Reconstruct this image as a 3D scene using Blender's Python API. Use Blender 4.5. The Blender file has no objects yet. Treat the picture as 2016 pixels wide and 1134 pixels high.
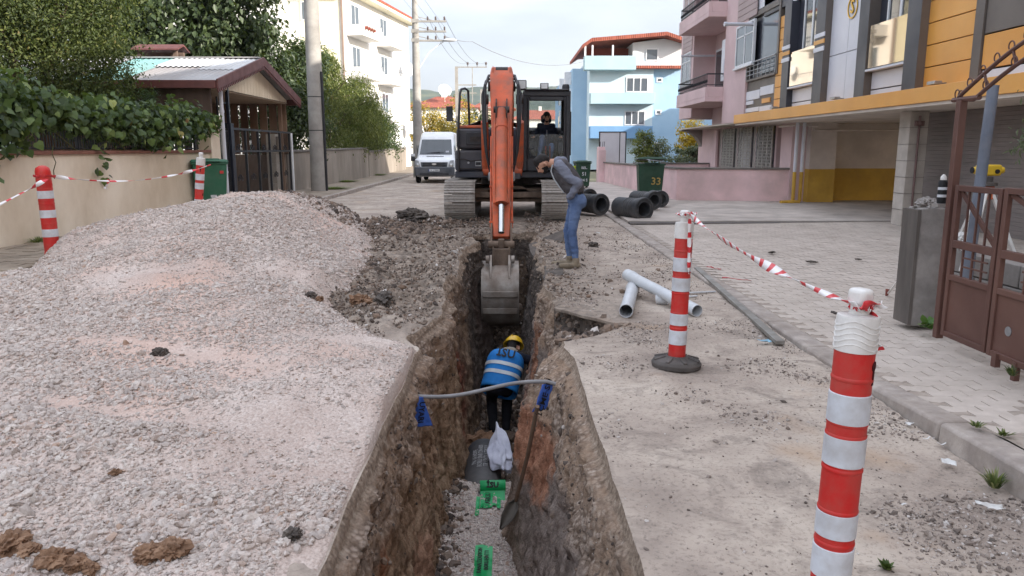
import bpy, bmesh, math, random
import numpy as np
from mathutils import Vector, Matrix, Euler
R = math.radians
random.seed(7); RNG = np.random.default_rng(11)
scene = bpy.context.scene
COL = scene.collection
# ---------------------------------------------------------------- camera
CAM_H, PITCH, YAW, FPX = 1.65, R(10.39), R(0.38), 1494.0
cam_data = bpy.data.cameras.new("camera"); cam = bpy.data.objects.new("camera", cam_data); COL.objects.link(cam)
cam.location = (0, 0, CAM_H); cam.rotation_euler = (R(90) - PITCH, 0, -YAW)
cam_data.sensor_width = 36; cam_data.lens = FPX / 2016 * 36
cam_data.clip_start = 0.05; cam_data.clip_end = 9000
scene.camera = cam
# ---------------------------------------------------------------- sky and sun
SUN_AZ, SUN_EL = 60.0, 22.0      # the sun stands behind the camera and to the right, low (late autumn)
world = bpy.data.worlds.new("World"); scene.world = world; world.use_nodes = True
wn = world.node_tree.nodes; wl = world.node_tree.links; wn.clear()
w_out = wn.new("ShaderNodeOutputWorld"); w_bg = wn.new("ShaderNodeBackground"); w_bg.inputs[1].default_value = 0.10
w_sky = wn.new("ShaderNodeTexSky"); w_sky.sky_type = 'NISHITA'; w_sky.sun_disc = False
w_sky.sun_elevation = R(SUN_EL); w_sky.sun_rotation = R(180 - SUN_AZ)
w_sky.air_density = 1.0; w_sky.dust_density = 3.0; w_sky.ozone_density = 1.0
w_tc = wn.new("ShaderNodeTexCoord"); w_map = wn.new("ShaderNodeMapping"); w_map.inputs['Scale'].default_value = (1.0, 1.0, 3.2)
w_map.inputs['Location'].default_value = (0.35, 0.2, 0.1)
w_n = wn.new("ShaderNodeTexNoise"); w_n.inputs['Scale'].default_value = 1.7; w_n.inputs['Detail'].default_value = 7; w_n.inputs['Roughness'].default_value = 0.55
w_r = wn.new("ShaderNodeValToRGB"); w_r.color_ramp.elements[0].position = 0.36; w_r.color_ramp.elements[1].position = 0.66
w_n2 = wn.new("ShaderNodeTexNoise"); w_n2.inputs['Scale'].default_value = 3.4; w_n2.inputs['Detail'].default_value = 5
w_r2 = wn.new("ShaderNodeValToRGB")
w_r2.color_ramp.elements[0].position = 0.3; w_r2.color_ramp.elements[0].color = (3.05, 3.12, 3.38, 1)
w_r2.color_ramp.elements[1].position = 0.7; w_r2.color_ramp.elements[1].color = (4.1, 4.12, 4.2, 1)
w_veil = wn.new("ShaderNodeMix"); w_veil.data_type = 'RGBA'; w_veil.inputs[0].default_value = 0.7
w_veil.inputs[7].default_value = (3.0, 3.15, 3.65, 1)
w_mix = wn.new("ShaderNodeMix"); w_mix.data_type = 'RGBA'
wl.new(w_tc.outputs['Generated'], w_map.inputs[0]); wl.new(w_map.outputs[0], w_n.inputs[0]); wl.new(w_map.outputs[0], w_n2.inputs[0])
wl.new(w_n.outputs[0], w_r.inputs[0]); wl.new(w_n2.outputs[0], w_r2.inputs[0])
wl.new(w_sky.outputs[0], w_veil.inputs[6]); wl.new(w_veil.outputs[2], w_mix.inputs[6])
w_thin = wn.new("ShaderNodeMix"); w_thin.data_type = 'RGBA'; w_thin.blend_type = 'ADD'; w_thin.inputs[0].default_value = 0.5   # sunlight coming through the thin cloud
wl.new(w_r2.outputs[0], w_thin.inputs[6]); wl.new(w_sky.outputs[0], w_thin.inputs[7]); wl.new(w_thin.outputs[2], w_mix.inputs[7]); wl.new(w_r.outputs[0], w_mix.inputs[0])
w_sep = wn.new("ShaderNodeSeparateXYZ"); wl.new(w_tc.outputs['Generated'], w_sep.inputs[0])          # sky graded brighter overhead to lift the shaded street, after the CIE overcast law
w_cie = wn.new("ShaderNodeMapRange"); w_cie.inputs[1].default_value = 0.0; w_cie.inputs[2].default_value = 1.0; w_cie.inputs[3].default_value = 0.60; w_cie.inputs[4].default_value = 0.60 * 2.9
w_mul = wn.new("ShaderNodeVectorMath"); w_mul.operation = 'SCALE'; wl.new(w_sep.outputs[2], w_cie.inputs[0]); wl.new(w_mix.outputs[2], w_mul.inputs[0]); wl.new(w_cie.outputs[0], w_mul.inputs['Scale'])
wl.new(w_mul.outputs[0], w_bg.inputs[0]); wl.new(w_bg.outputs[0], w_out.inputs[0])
sun_d = bpy.data.lights.new("sun", 'SUN'); sun_d.energy = 2.8; sun_d.angle = R(0.5); sun_d.color = (1.0, 0.94, 0.85)
sun = bpy.data.objects.new("sun", sun_d); COL.objects.link(sun)
_a, _e = R(SUN_AZ), R(SUN_EL)
sun.rotation_euler = Vector((-math.sin(_a) * math.cos(_e), math.cos(_a) * math.cos(_e), -math.sin(_e))).to_track_quat('-Z', 'Y').to_euler()
sun.location = (30, -20, 40)
vs = scene.view_settings
scene.display_settings.display_device = 'sRGB'
vs.view_transform = 'Standard'; vs.look = 'None'; vs.gamma = 1.0; vs.use_curve_mapping = False; vs.exposure = 1.62
scene.cycles.use_denoising = True; scene.cycles.max_bounces = 6; scene.cycles.diffuse_bounces = 3
scene.cycles.glossy_bounces = 3; scene.cycles.transmission_bounces = 4; scene.cycles.transparent_max_bounces = 6
scene.cycles.caustics_reflective = False; scene.cycles.caustics_refractive = False

# ---------------------------------------------------------------- measuring: a photo point to a place in the world
_f = Vector((math.sin(YAW) * math.cos(PITCH), math.cos(YAW) * math.cos(PITCH), -math.sin(PITCH)))
_r = Vector((math.cos(YAW), -math.sin(YAW), 0)); _u = _r.cross(_f)
def ray(u, v): return _r * (u - 1008) + _u * (567 - v) + _f * FPX
def GP(u, v, z=0.0):
    d = ray(u, v); t = (z - CAM_H) / d.z; return Vector((0, 0, CAM_H)) + d * t
def YP(u, v, y):
    d = ray(u, v); return Vector((0, 0, CAM_H)) + d * (y / d.y)
def XP(u, v, x):
    d = ray(u, v); return Vector((0, 0, CAM_H)) + d * (x / d.x)

# ---------------------------------------------------------------- numpy noise
def _h(ix, iy, iz, s):
    n = (ix.astype(np.int64) * 73856093) ^ (iy.astype(np.int64) * 19349663) ^ (iz.astype(np.int64) * 83492791) ^ (s * 2654435)
    n = (n ^ (n >> 13)) * 1274126177 & 0x7fffffff
    n = (n ^ (n >> 15)) * 69069 & 0x7fffffff
    return (n & 0xffff) / 32767.5 - 1.0
def vnoise(x, y, z=0.0, s=0):
    x, y, z = np.broadcast_arrays(np.asarray(x, float), np.asarray(y, float), np.asarray(z, float))
    ix, iy, iz = np.floor(x), np.floor(y), np.floor(z)
    fx, fy, fz = x - ix, y - iy, z - iz
    fx = fx * fx * (3 - 2 * fx); fy = fy * fy * (3 - 2 * fy); fz = fz * fz * (3 - 2 * fz)
    o = 0
    for a in (0, 1):
        for b in (0, 1):
            for c in (0, 1):
                o = o + _h(ix + a, iy + b, iz + c, s) * (fx if a else 1 - fx) * (fy if b else 1 - fy) * (fz if c else 1 - fz)
    return o
def fbm(x, y, z=0.0, s=0, o=4, g=0.5):
    t, a, f = 0, 1.0, 1.0
    for k in range(o):
        t = t + a * vnoise(np.asarray(x) * f, np.asarray(y) * f, np.asarray(z) * f, s + k * 17); a *= g; f *= 2.03
    return t
def sst(a, b, x):
    t = np.clip((np.asarray(x, float) - a) / (b - a), 0, 1); return t * t * (3 - 2 * t)

# ---------------------------------------------------------------- materials
def S(r, g, b):
    f = lambda c: (c / 255 / 12.92) if c / 255 <= 0.04045 else ((c / 255 + 0.055) / 1.055) ** 2.4
    return (f(r), f(g), f(b))
def c4(c): return (c[0], c[1], c[2], 1.0)
class NT:
    def __init__(s, name):
        s.m = bpy.data.materials.new(name); s.m.use_nodes = True; s.n = s.m.node_tree.nodes; s.l = s.m.node_tree.links
        s.p = s.n["Principled BSDF"]; s.out = s.n["Material Output"]; s._pos = s._obj = None
    def new(s, t, **kw):
        n = s.n.new(t)
        for k, v in kw.items(): setattr(n, k, v)
        return n
    def set(s, inp, v):
        if isinstance(v, bpy.types.NodeSocket): s.l.new(v, inp)
        elif isinstance(v, tuple) and len(v) == 3 and inp.type == 'RGBA': inp.default_value = c4(v)
        else: inp.default_value = v
    def pos(s):
        if s._pos is None: s._pos = s.new("ShaderNodeNewGeometry").outputs['Position']
        return s._pos
    def obj(s):
        if s._obj is None: s._obj = s.new("ShaderNodeTexCoord").outputs['Object']
        return s._obj
    def scl(s, vec, sc):
        m = s.new("ShaderNodeMapping"); s.set(m.inputs[0], vec); m.inputs['Scale'].default_value = sc; return m.outputs[0]
    def noise(s, scale, detail=5, rough=0.55, vec=None, dist=0.0):
        n = s.new("ShaderNodeTexNoise"); s.set(n.inputs['Vector'], vec or s.pos()); n.inputs['Scale'].default_value = scale
        n.inputs['Detail'].default_value = detail; n.inputs['Roughness'].default_value = rough; n.inputs['Distortion'].default_value = dist
        return n.outputs[0]
    def voro(s, scale, vec=None, feature='F1'):
        n = s.new("ShaderNodeTexVoronoi", feature=feature); s.set(n.inputs['Vector'], vec or s.pos()); n.inputs['Scale'].default_value = scale
        return n
    def ramp(s, fac, stops):
        r = s.new("ShaderNodeValToRGB"); s.set(r.inputs[0], fac); e = r.color_ramp.elements
        while len(e) < len(stops): e.new(0.5)
        for k, (p, c) in enumerate(stops):
            e[k].position = p; e[k].color = c4(c) if isinstance(c, tuple) else (c, c, c, 1)
        return r.outputs[0]
    def mix(s, fac, a, b, mode='MIX'):
        m = s.new("ShaderNodeMix", data_type='RGBA', blend_type=mode); s.set(m.inputs[0], fac); s.set(m.inputs[6], a); s.set(m.inputs[7], b)
        return m.outputs[2]
    def math(s, op, a, b=0.0, clamp=False):
        m = s.new("ShaderNodeMath", operation=op, use_clamp=clamp); s.set(m.inputs[0], a); s.set(m.inputs[1], b); return m.outputs[0]
    def sep(s, vec):
        m = s.new("ShaderNodeSeparateXYZ"); s.set(m.inputs[0], vec); return m.outputs
    def bump(s, h, strength=0.3, dist=0.02):
        b = s.new("ShaderNodeBump"); s.set(b.inputs['Height'], h); b.inputs['Strength'].default_value = strength; b.inputs['Distance'].default_value = dist
        s.l.new(b.outputs[0], s.p.inputs['Normal'])
    def done(s, col, rough=0.7, metal=0.0, spec=0.4):
        s.set(s.p.inputs['Base Color'], col); s.set(s.p.inputs['Roughness'], rough); s.set(s.p.inputs['Metallic'], metal)
        s.p.inputs['Specular IOR Level'].default_value = spec
        return s.m
def pm(name, c, c2=None, scale=6.0, rough=0.7, metal=0.0, spec=0.4, bump=0.0, bscale=None, dirt=None, dscale=1.7, damt=0.5, lo=0.35, hi=0.65, local=True, stretch=None, bdist=0.01):
    """general surface: two tones of the material by noise, a third (dirt) in patches, a rough relief"""
    t = NT(name); v = t.obj() if local else t.pos()
    if stretch: v = t.scl(v, stretch)
    if c2 is None: c2 = tuple(x * 0.82 for x in c)
    n = t.noise(scale, 6, 0.6, v); col = t.ramp(n, [(lo, c2), (hi, c)])
    if dirt is not None:
        d = t.ramp(t.noise(dscale, 7, 0.65, v), [(0.5 - 0.12, 0.0), (0.5 + 0.16, damt)])
        col = t.mix(d, col, dirt)
    if bump: t.bump(t.noise(bscale or scale * 4, 6, 0.6, v), bump, bdist)
    rr = t.ramp(n, [(0.2, min(1, rough + 0.1)), (0.8, max(0.03, rough - 0.08))])
    return t.done(col, rr, metal, spec)

# ---------------------------------------------------------------- mesh building
class MB:
    def __init__(s): s.v = []; s.f = []; s.mi = []; s.cur = 0
    def add(s, vs, fs, mi=None):
        o = len(s.v); s.v.extend([tuple(v) for v in vs]); m = s.cur if mi is None else mi
        for f in fs: s.f.append(tuple(i + o for i in f)); s.mi.append(m)
        return s
    def box(s, c, size, rot=None, mi=None, taper=None):
        x, y, z = (k / 2 for k in size); tx, ty = taper or (1, 1)
        vs = [(-x, -y, -z), (x, -y, -z), (x, y, -z), (-x, y, -z), (-x * tx, -y * ty, z), (x * tx, -y * ty, z), (x * tx, y * ty, z), (-x * tx, y * ty, z)]
        if rot is not None:
            M = rot if isinstance(rot, Matrix) else Euler(rot).to_matrix(); vs = [M @ Vector(v) for v in vs]
        vs = [(v[0] + c[0], v[1] + c[1], v[2] + c[2]) for v in vs]
        return s.add(vs, [(0, 3, 2, 1), (4, 5, 6, 7), (0, 1, 5, 4), (1, 2, 6, 5), (2, 3, 7, 6), (3, 0, 4, 7)], mi)
    def bx(s, x0, x1, y0, y1, z0, z1, mi=None): return s.box(((x0 + x1) / 2, (y0 + y1) / 2, (z0 + z1) / 2), (abs(x1 - x0), abs(y1 - y0), abs(z1 - z0)), None, mi)
    def beam(s, p, q, w, h, up=(0, 0, 1), mi=None, w2=None, h2=None):
        p, q = Vector(p), Vector(q); d = (q - p).normalized(); up = Vector(up)
        if abs(d.dot(up)) > 0.99: up = Vector((0, 1, 0))
        a = d.cross(up).normalized(); b = a.cross(d); w2 = w if w2 is None else w2; h2 = h if h2 is None else h2
        vs = [p - a * w / 2 - b * h / 2, p + a * w / 2 - b * h / 2, p + a * w / 2 + b * h / 2, p - a * w / 2 + b * h / 2,
              q - a * w2 / 2 - b * h2 / 2, q + a * w2 / 2 - b * h2 / 2, q + a * w2 / 2 + b * h2 / 2, q - a * w2 / 2 + b * h2 / 2]
        return s.add(vs, [(0, 1, 2, 3), (7, 6, 5, 4), (0, 4, 5, 1), (1, 5, 6, 2), (2, 6, 7, 3), (3, 7, 4, 0)], mi)
    def cyl(s, p, q, r, r2=None, n=16, caps=True, mi=None): return s.tube([p, q], [r, r if r2 is None else r2], n, caps, mi)
    def tube(s, pts, r, n=8, caps=True, mi=None):
        pts = [Vector(p) for p in pts]; k = len(pts); rr = r if isinstance(r, (list, tuple)) else [r] * k
        ref = None; vs = []
        for i, p in enumerate(pts):
            d = (pts[min(i + 1, k - 1)] - pts[max(i - 1, 0)]).normalized()
            if ref is None: ref = d.orthogonal().normalized()
            ref = (ref - d * ref.dot(d)).normalized(); b = d.cross(ref)
            for j in range(n):
                t = 2 * math.pi * j / n; vs.append(p + (ref * math.cos(t) + b * math.sin(t)) * rr[i])
        fs = [(i * n + j, i * n + (j + 1) % n, (i + 1) * n + (j + 1) % n, (i + 1) * n + j) for i in range(k - 1) for j in range(n)]
        if caps: fs += [tuple(range(n - 1, -1, -1)), tuple((k - 1) * n + j for j in range(n))]
        return s.add(vs, fs, mi)
    def lathe(s, prof, o=(0, 0, 0), axis=(0, 0, 1), n=24, mi=None, closed=False):
        """prof: (radius, height) along the axis"""
        ax = Vector(axis).normalized(); a = ax.orthogonal().normalized(); b = ax.cross(a); o = Vector(o); vs = []
        for r, h in prof:
            for j in range(n):
                t = 2 * math.pi * j / n; vs.append(o + ax * h + (a * math.cos(t) + b * math.sin(t)) * r)
        k = len(prof); fs = [(i * n + j, i * n + (j + 1) % n, ((i + 1) % k) * n + (j + 1) % n, ((i + 1) % k) * n + j) for i in range(k if closed else k - 1) for j in range(n)]
        return s.add(vs, fs, mi)
    def prism(s, poly, d, mi=None):
        """closed outline (3-D points on a plane) pushed along d"""
        d = Vector(d); a = [Vector(p) for p in poly]; k = len(a)
        nrm = sum(((a[i] - a[0]).cross(a[(i + 1) % k] - a[0]) for i in range(1, k - 1)), Vector())
        if nrm.dot(d) > 0: a = a[::-1]
        vs = a + [p + d for p in a]
        fs = [tuple(range(k)), tuple(range(2 * k - 1, k - 1, -1))] + [((i + 1) % k, i, i + k, (i + 1) % k + k) for i in range(k)]
        return s.add(vs, fs, mi)
    def quad(s, a, b, c, d, mi=None): return s.add([a, b, c, d], [(0, 1, 2, 3)], mi)
    def ball(s, c, r, n=12, m=8, mi=None):
        rx, ry, rz = r if isinstance(r, (tuple, list)) else (r, r, r)
        vs = [(c[0], c[1], c[2] - rz)]
        for i in range(1, m):
            p = math.pi * i / m
            for j in range(n):
                t = 2 * math.pi * j / n; vs.append((c[0] + rx * math.sin(p) * math.cos(t), c[1] + ry * math.sin(p) * math.sin(t), c[2] - rz * math.cos(p)))
        vs.append((c[0], c[1], c[2] + rz)); L = len(vs) - 1
        fs = [(0, 1 + (j + 1) % n, 1 + j) for j in range(n)]
        for i in range(m - 2): fs += [(1 + i * n + j, 1 + i * n + (j + 1) % n, 1 + (i + 1) * n + (j + 1) % n, 1 + (i + 1) * n + j) for j in range(n)]
        fs += [(L, 1 + (m - 2) * n + j, 1 + (m - 2) * n + (j + 1) % n) for j in range(n)]
        return s.add(vs, fs, mi)
    def mesh(s, name, mats):
        me = bpy.data.meshes.new(name); me.from_pydata([tuple(v) for v in s.v], [], s.f)
        for m in (mats if isinstance(mats, (list, tuple)) else [mats]): me.materials.append(m)
        if any(s.mi): me.polygons.foreach_set('material_index', s.mi)
        return me
def smooth(me, ang=40):
    me.polygons.foreach_set('use_smooth', [True] * len(me.polygons))
    try: me.set_sharp_from_angle(angle=R(ang))
    except Exception: pass
def link(name, data, parent=None, loc=None):
    o = bpy.data.objects.new(name, data); COL.objects.link(o)
    if parent is not None: o.parent = parent
    if loc is not None: o.location = loc
    return o
def obj(name, mb, mats, parent=None, bevel=0.0, sm=40, label=None, seg=2):
    me = mb.mesh(name, mats); 
    if sm: smooth(me, sm)
    o = link(name, me, parent)
    if bevel:
        b = o.modifiers.new("bevel", 'BEVEL'); b.width = bevel; b.segments = seg; b.limit_method = 'ANGLE'; b.angle_limit = R(35); b.harden_normals = False
    if label: o['label'] = label
    return o
def tag(o, label=None, cat=None, group=None, kind=None):
    if label: o['label'] = label
    if cat: o['category'] = cat
    if group: o['group'] = group
    if kind: o['kind'] = kind
    return o
def thing(name, label, cat, loc=(0, 0, 0), rz=0.0, group=None):
    o = link(name, None, None, loc); o.empty_display_size = 0.2; o.rotation_euler = (0, 0, rz); return tag(o, label, cat, group)
def struct(o): o['kind'] = 'structure'; return o
def kids(o): return [c for c in o.children]
def dup(o, parent=None):
    c = o.copy(); COL.objects.link(c)
    if parent is not None: c.parent = parent; c.matrix_parent_inverse = o.matrix_parent_inverse
    for ch in list(o.children): dup(ch, c)
    return c
def gridmesh(name, X, Y, Z, mats, mi=None, sm=True):
    """arrays (a,b) to a quad sheet"""
    a, b = X.shape; me = bpy.data.meshes.new(name)
    co = np.stack([X, Y, Z], -1).reshape(-1, 3); i = np.arange(a * b).reshape(a, b)
    q = np.stack([i[:-1, :-1], i[1:, :-1], i[1:, 1:], i[:-1, 1:]], -1).reshape(-1, 4)
    return npmesh(me, co, q, mats, sm)
def npmesh(me, co, q, mats, sm=True):
    if isinstance(me, str): me = bpy.data.meshes.new(me)
    k = q.shape[1]; me.vertices.add(len(co)); me.vertices.foreach_set('co', np.ascontiguousarray(co, np.float32).ravel())
    me.loops.add(q.size); me.loops.foreach_set('vertex_index', np.ascontiguousarray(q, np.int32).ravel())
    me.polygons.add(len(q)); me.polygons.foreach_set('loop_start', np.arange(0, q.size, k, dtype=np.int32))
    try: me.polygons.foreach_set('loop_total', np.full(len(q), k, np.int32))
    except Exception: pass
    me.update(calc_edges=True); me.validate()
    if sm: me.polygons.foreach_set('use_smooth', np.ones(len(me.polygons), bool))
    for m in (mats if isinstance(mats, (list, tuple)) else [mats]): me.materials.append(m)
    return me
def joinsheets(name, sheets, mats, sm=True):
    co, qs, o = [], [], 0
    for X, Y, Z in sheets:
        a, b = X.shape; i = np.arange(a * b).reshape(a, b) + o
        qs.append(np.stack([i[:-1, :-1], i[1:, :-1], i[1:, 1:], i[:-1, 1:]], -1).reshape(-1, 4)); co.append(np.stack([X, Y, Z], -1).reshape(-1, 3)); o += a * b
    return npmesh(name, np.concatenate(co), np.concatenate(qs), mats, sm)
def lettering(txt, size, mat, parent, M, name="lettering", depth=0.002, bold=0.0):
    """flat print as real letters; M is a 4x4 placing the text plane (x to the reader's right, z out)"""
    cu = bpy.data.curves.new("letters", 'FONT'); cu.body = txt; cu.size = size; cu.align_x = 'CENTER'; cu.align_y = 'CENTER'; cu.extrude = depth; cu.offset = bold; cu.resolution_u = 2
    t = bpy.data.objects.new("letters", cu); COL.objects.link(t); dg = bpy.context.evaluated_depsgraph_get(); dg.update()
    me = bpy.data.meshes.new_from_object(t.evaluated_get(dg)); bpy.data.objects.remove(t); bpy.data.curves.remove(cu)
    me.materials.clear(); me.materials.append(mat); me.transform(M); me.name = name
    return link(name, me, parent)
def frame_M(o, xdir, zdir):
    x = Vector(xdir).normalized(); z = Vector(zdir).normalized(); y = z.cross(x).normalized(); x = y.cross(z)
    return Matrix(((x.x, y.x, z.x, o[0]), (x.y, y.y, z.y, o[1]), (x.z, y.z, z.z, o[2]), (0, 0, 0, 1)))
# ================================================================ GROUND, ROAD, TRENCH
def lipL(y):
    y = np.asarray(y, float)
    w = -0.745 + 0.009 * fbm(y * 2.1, 0.3, s=3, o=3)
    br = sst(6.0, 6.25, y) * (1 - sst(14.6, 15.0, y))                      # past the saw cut the edge is broken
    w = w + br * (0.075 * fbm(y * 1.5, 1.7, s=5, o=4) + 0.02) - 0.17 * np.exp(-((y - 6.55) / 0.34) ** 2) + 0.16 * np.exp(-((y - 13.1) / 0.4) ** 2) - 0.1 * np.exp(-((y - 12.3) / 0.35) ** 2)
    return w + sst(14.3, 15.1, y) * (0.62)
def lipR(y):
    y = np.asarray(y, float)
    w = 0.54 + 0.007 * fbm(y * 2.3, 4.3, s=9, o=3)
    br = sst(5.85, 6.2, y)
    w = w + br * (0.085 * fbm(y * 1.4, 6.7, s=15, o=4) - 0.02) + 0.02 * sst(9, 12, y)
    return w - sst(14.3, 15.1, y) * 0.62
def bite(x, y):
    """hollow under the broken asphalt on the right of the trench; 0..1"""
    x = np.asarray(x, float); y = np.asarray(y, float)
    far = 8.0 - (x - 0.5) * 1.55 + 0.05 * vnoise(x * 7, 3.1, 0, 4)         # clean broken far edge
    near = 6.45 + (x - 0.5) * 0.75 + 0.12 * vnoise(x * 5, 9.1, 0, 6)
    return sst(0, 0.5, y - near) * (1 - sst(-0.03, 0.02, y - far)) * (1 - sst(1.0, 1.25, x))
def zRoadR(x, y):
    rough = 0.25 + 0.75 * sst(6, 10, y) * (1 - sst(1.0, 2.2, x))
    z = 0.014 * fbm(x * 1.3, y * 1.1, s=21) + 0.011 * rough * fbm(x * 7, y * 7, s=25) + 0.004 * fbm(x * 24, y * 24, s=26, o=2)
    near = np.exp(-((x - 0.55) / 0.5) ** 2) * sst(9.0, 11.5, y) * (1 - sst(18, 20, y))
    z = z + near * (0.05 + 0.10 * fbm(x * 2.6, y * 2.6, s=28))
    b = bite(x, y); z = z - b * (0.13 + 0.16 * np.exp(-((x - 0.5) / 0.3) ** 2) + 0.09 * fbm(x * 5, y * 5, s=31))
    return z
def zRoadL(x, y):
    z = 0.012 * fbm(x * 1.3, y * 1.1, s=41) + 0.012 * fbm(x * 7, y * 7, s=45) * sst(5.8, 7, y)
    soil = sst(6.1, 7.4, y) * (1 - sst(17.5, 20, y)) * np.exp(-((x + 1.5) / 1.5) ** 2)
    return z + soil * (0.035 + 0.07 * fbm(x * 2.3, y * 2.3, s=48, o=6, g=0.66))
def zGravel(x, y):
    x = np.asarray(x, float); y = np.asarray(y, float)
    cx = -4.05 - 0.02 * (y - 12); dx = x - cx
    sx = np.where(dx > 0, 1.22 + 0.10 * np.clip(12 - y, 0, 8), 2.15)
    cy = 12.4; sy = np.where(y < cy, 4.3, 3.6)
    h = 0.87 * np.exp(-np.abs(dx / sx) ** 2.1) * np.exp(-((y - cy) / sy) ** 2)
    h = h - 0.20 * np.exp(-((x + 5.3) / 0.9) ** 2 - ((y - 9.3) / 0.75) ** 2)
    h = h + 0.10 * np.exp(-((x + 2.6) / 0.8) ** 2 - ((y - 7.0) / 1.0) ** 2) + 0.07 * fbm(x * 0.9, y * 0.9, s=51) + 0.018 * fbm(x * 4, y * 4, s=55)
    # lorry ruts across the near part
    rut = lambda a, w: np.exp(-((y - (a - 0.33 * (x + 3.0))) / w) ** 2)
    m = (1 - sst(5.6, 6.6, y)) * (1 - sst(-2.2, -1.5, x))
    h = h - 0.055 * m * (rut(4.55, 0.20) + rut(3.72, 0.15)) + 0.03 * m * (rut(4.15, 0.14) + rut(5.0, 0.2))
    edge = lipL(y) - x                                                       # thin towards the lip
    base = 0.055 + 0.05 * sst(0.0, 1.0, edge)
    # outline of the heap: right foot runs away from the trench past y = 6
    foot = np.interp(y, [0, 5.95, 6.05, 6.6, 7.2, 8.2, 9.3, 10.5, 12.3, 14.2, 16.5, 19], [-0.35, -0.35, -0.4, -1.02, -1.35, -1.85, -1.75, -1.78, -2.05, -2.45, -3.1, -4.5]) + 0.10 * vnoise(np.asarray(y) * 2.7, 0.5, 0, 61) + 0.05 * vnoise(np.asarray(y) * 8, 0.5, 0, 62)
    ins = sst(-0.02, 0.42, foot - x)
    lfoot = np.interp(y, [0, 5, 7.5, 9.3, 11, 12, 14, 16, 19], [-7, -6.6, -6.2, -6.3, -6.8, -7.1, -7.4, -7.0, -5.5]) + 0.12 * vnoise(np.asarray(y) * 2, 4.5, 0, 63)
    ins = ins * sst(-0.1, 0.7, x - lfoot)
    walk = 0.12 * (1 - sst(-6.1, -5.7, x))
    return (base + h) * ins + walk * ins - 0.07 * (1 - ins)
FLOOR_NEAR, FLOOR_DEEP = -1.70, -2.12
def zFloor(x, y):
    z = np.where(y < 0, 0, FLOOR_NEAR) + 0.05 * fbm(x * 2, y * 2, s=71) + 0.05 * np.exp(-((x + 0.2) / 0.25) ** 2)
    z = z + (FLOOR_DEEP - FLOOR_NEAR - 0.05) * sst(7.15 + 0.25 * vnoise(x * 4, 2.2, 0, 72), 7.75, y)
    z = z + sst(7.4, 8.2, y) * (0.09 * fbm(x * 3.5, y * 3.5, s=75, o=5)) + 1.75 * sst(13.2, 15.0, y)
    z = z + 0.16 * np.exp(-((x + 0.75) / 0.25) ** 2) + 0.25 * np.exp(-((x - 0.38) / 0.2) ** 2)
    return z

# ---- materials of the ground
def m_soilroad():
    t = NT("dusty_road"); P = t.pos(); x, y, z = t.sep(P)
    base = t.ramp(t.noise(1.1, 7, 0.62), [(0.30, S(140, 127, 117)), (0.5, S(174, 160, 147)), (0.72, S(200, 187, 172))])
    fine = t.noise(38, 5, 0.7); base = t.mix(t.ramp(fine, [(0.34, 0.5), (0.48, 0.0)]), base, S(92, 82, 76))
    st = t.voro(95); base = t.mix(t.ramp(st.outputs['Distance'], [(0.08, 0.35), (0.2, 0.0)]), base, S(206, 198, 190))
    dk = t.ramp(t.noise(2.2, 7, 0.72, dist=0.8), [(0.50, 0.0), (0.66, 0.75)]); base = t.mix(dk, base, S(118, 107, 99))
    och = t.ramp(t.noise(0.8, 5, 0.6), [(0.58, 0.0), (0.72, 0.6)]); base = t.mix(och, base, S(172, 142, 112))
    # clods and dark dug soil round the head of the trench, wet asphalt crumbs
    d1 = t.math('MULTIPLY', t.ramp(t.math('DIVIDE', y, 40.0), [(0.155, 0.0), (0.185, 1.0), (0.44, 1.0), (0.50, 0.0)]), t.ramp(t.math('DIVIDE', t.math('ADD', x, 8.0), 16.0), [(0.22, 0.0), (0.36, 1.0), (0.535, 1.0), (0.60, 0.0)]))
    sn = t.noise(4.2, 8, 0.72); soil = t.ramp(t.noise(9, 7, 0.7), [(0.28, S(62, 56, 53)), (0.45, S(106, 95, 85)), (0.6, S(142, 127, 113)), (0.76, S(180, 168, 157))])
    base = t.mix(t.math('MULTIPLY', d1, t.ramp(sn, [(0.33, 0.35), (0.5, 0.95)])), base, soil)
    dug = t.new("ShaderNodeMapRange"); t.set(dug.inputs[0], z); dug.inputs[1].default_value = -0.035; dug.inputs[2].default_value = -0.075; base = t.mix(t.math('MULTIPLY', dug.outputs[0], 0.9), base, t.ramp(t.noise(11, 7, 0.7), [(0.3, S(44, 40, 38)), (0.55, S(92, 82, 74)), (0.75, S(136, 120, 106))]))  # dark dug soil by depth, with the hollow's shade painted into it
    h = t.math('ADD', t.math('MULTIPLY', fine, 0.5), t.math('MULTIPLY', t.noise(120, 4, 0.6), 0.5)); t.bump(h, 0.4, 0.010)
    return t.done(base, 0.92, 0, 0.2)
def m_gravelbed():
    t = NT("stone_dust"); base = t.ramp(t.noise(1.3, 6, 0.6), [(0.3, S(178, 157, 146)), (0.55, S(199, 181, 170)), (0.75, S(212, 200, 191))])
    vv = t.voro(62); vc = t.mix(0.5, base, t.ramp(t.sep(vv.outputs['Color'])[0], [(0.0, S(158, 143, 133)), (0.5, S(198, 185, 175)), (1.0, S(220, 211, 202))])); base = t.mix(t.ramp(t.noise(2.2, 4, 0.6), [(0.4, 0.85), (0.62, 0.15)]), base, vc); f = t.noise(60, 4, 0.7); base = t.mix(t.ramp(f, [(0.35, 0.45), (0.5, 0.0)]), base, S(141, 123, 114))
    pk = t.ramp(t.noise(0.5, 4, 0.55), [(0.5, 0.0), (0.68, 0.7)]); base = t.mix(pk, base, S(212, 175, 156)); t.bump(t.math('ADD', t.math('MULTIPLY', t.noise(90, 5, 0.65), 0.5), t.math('SUBTRACT', 1.0, vv.outputs['Distance'])), 0.6, 0.012)
    return t.done(base, 0.95, 0, 0.2)
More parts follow.
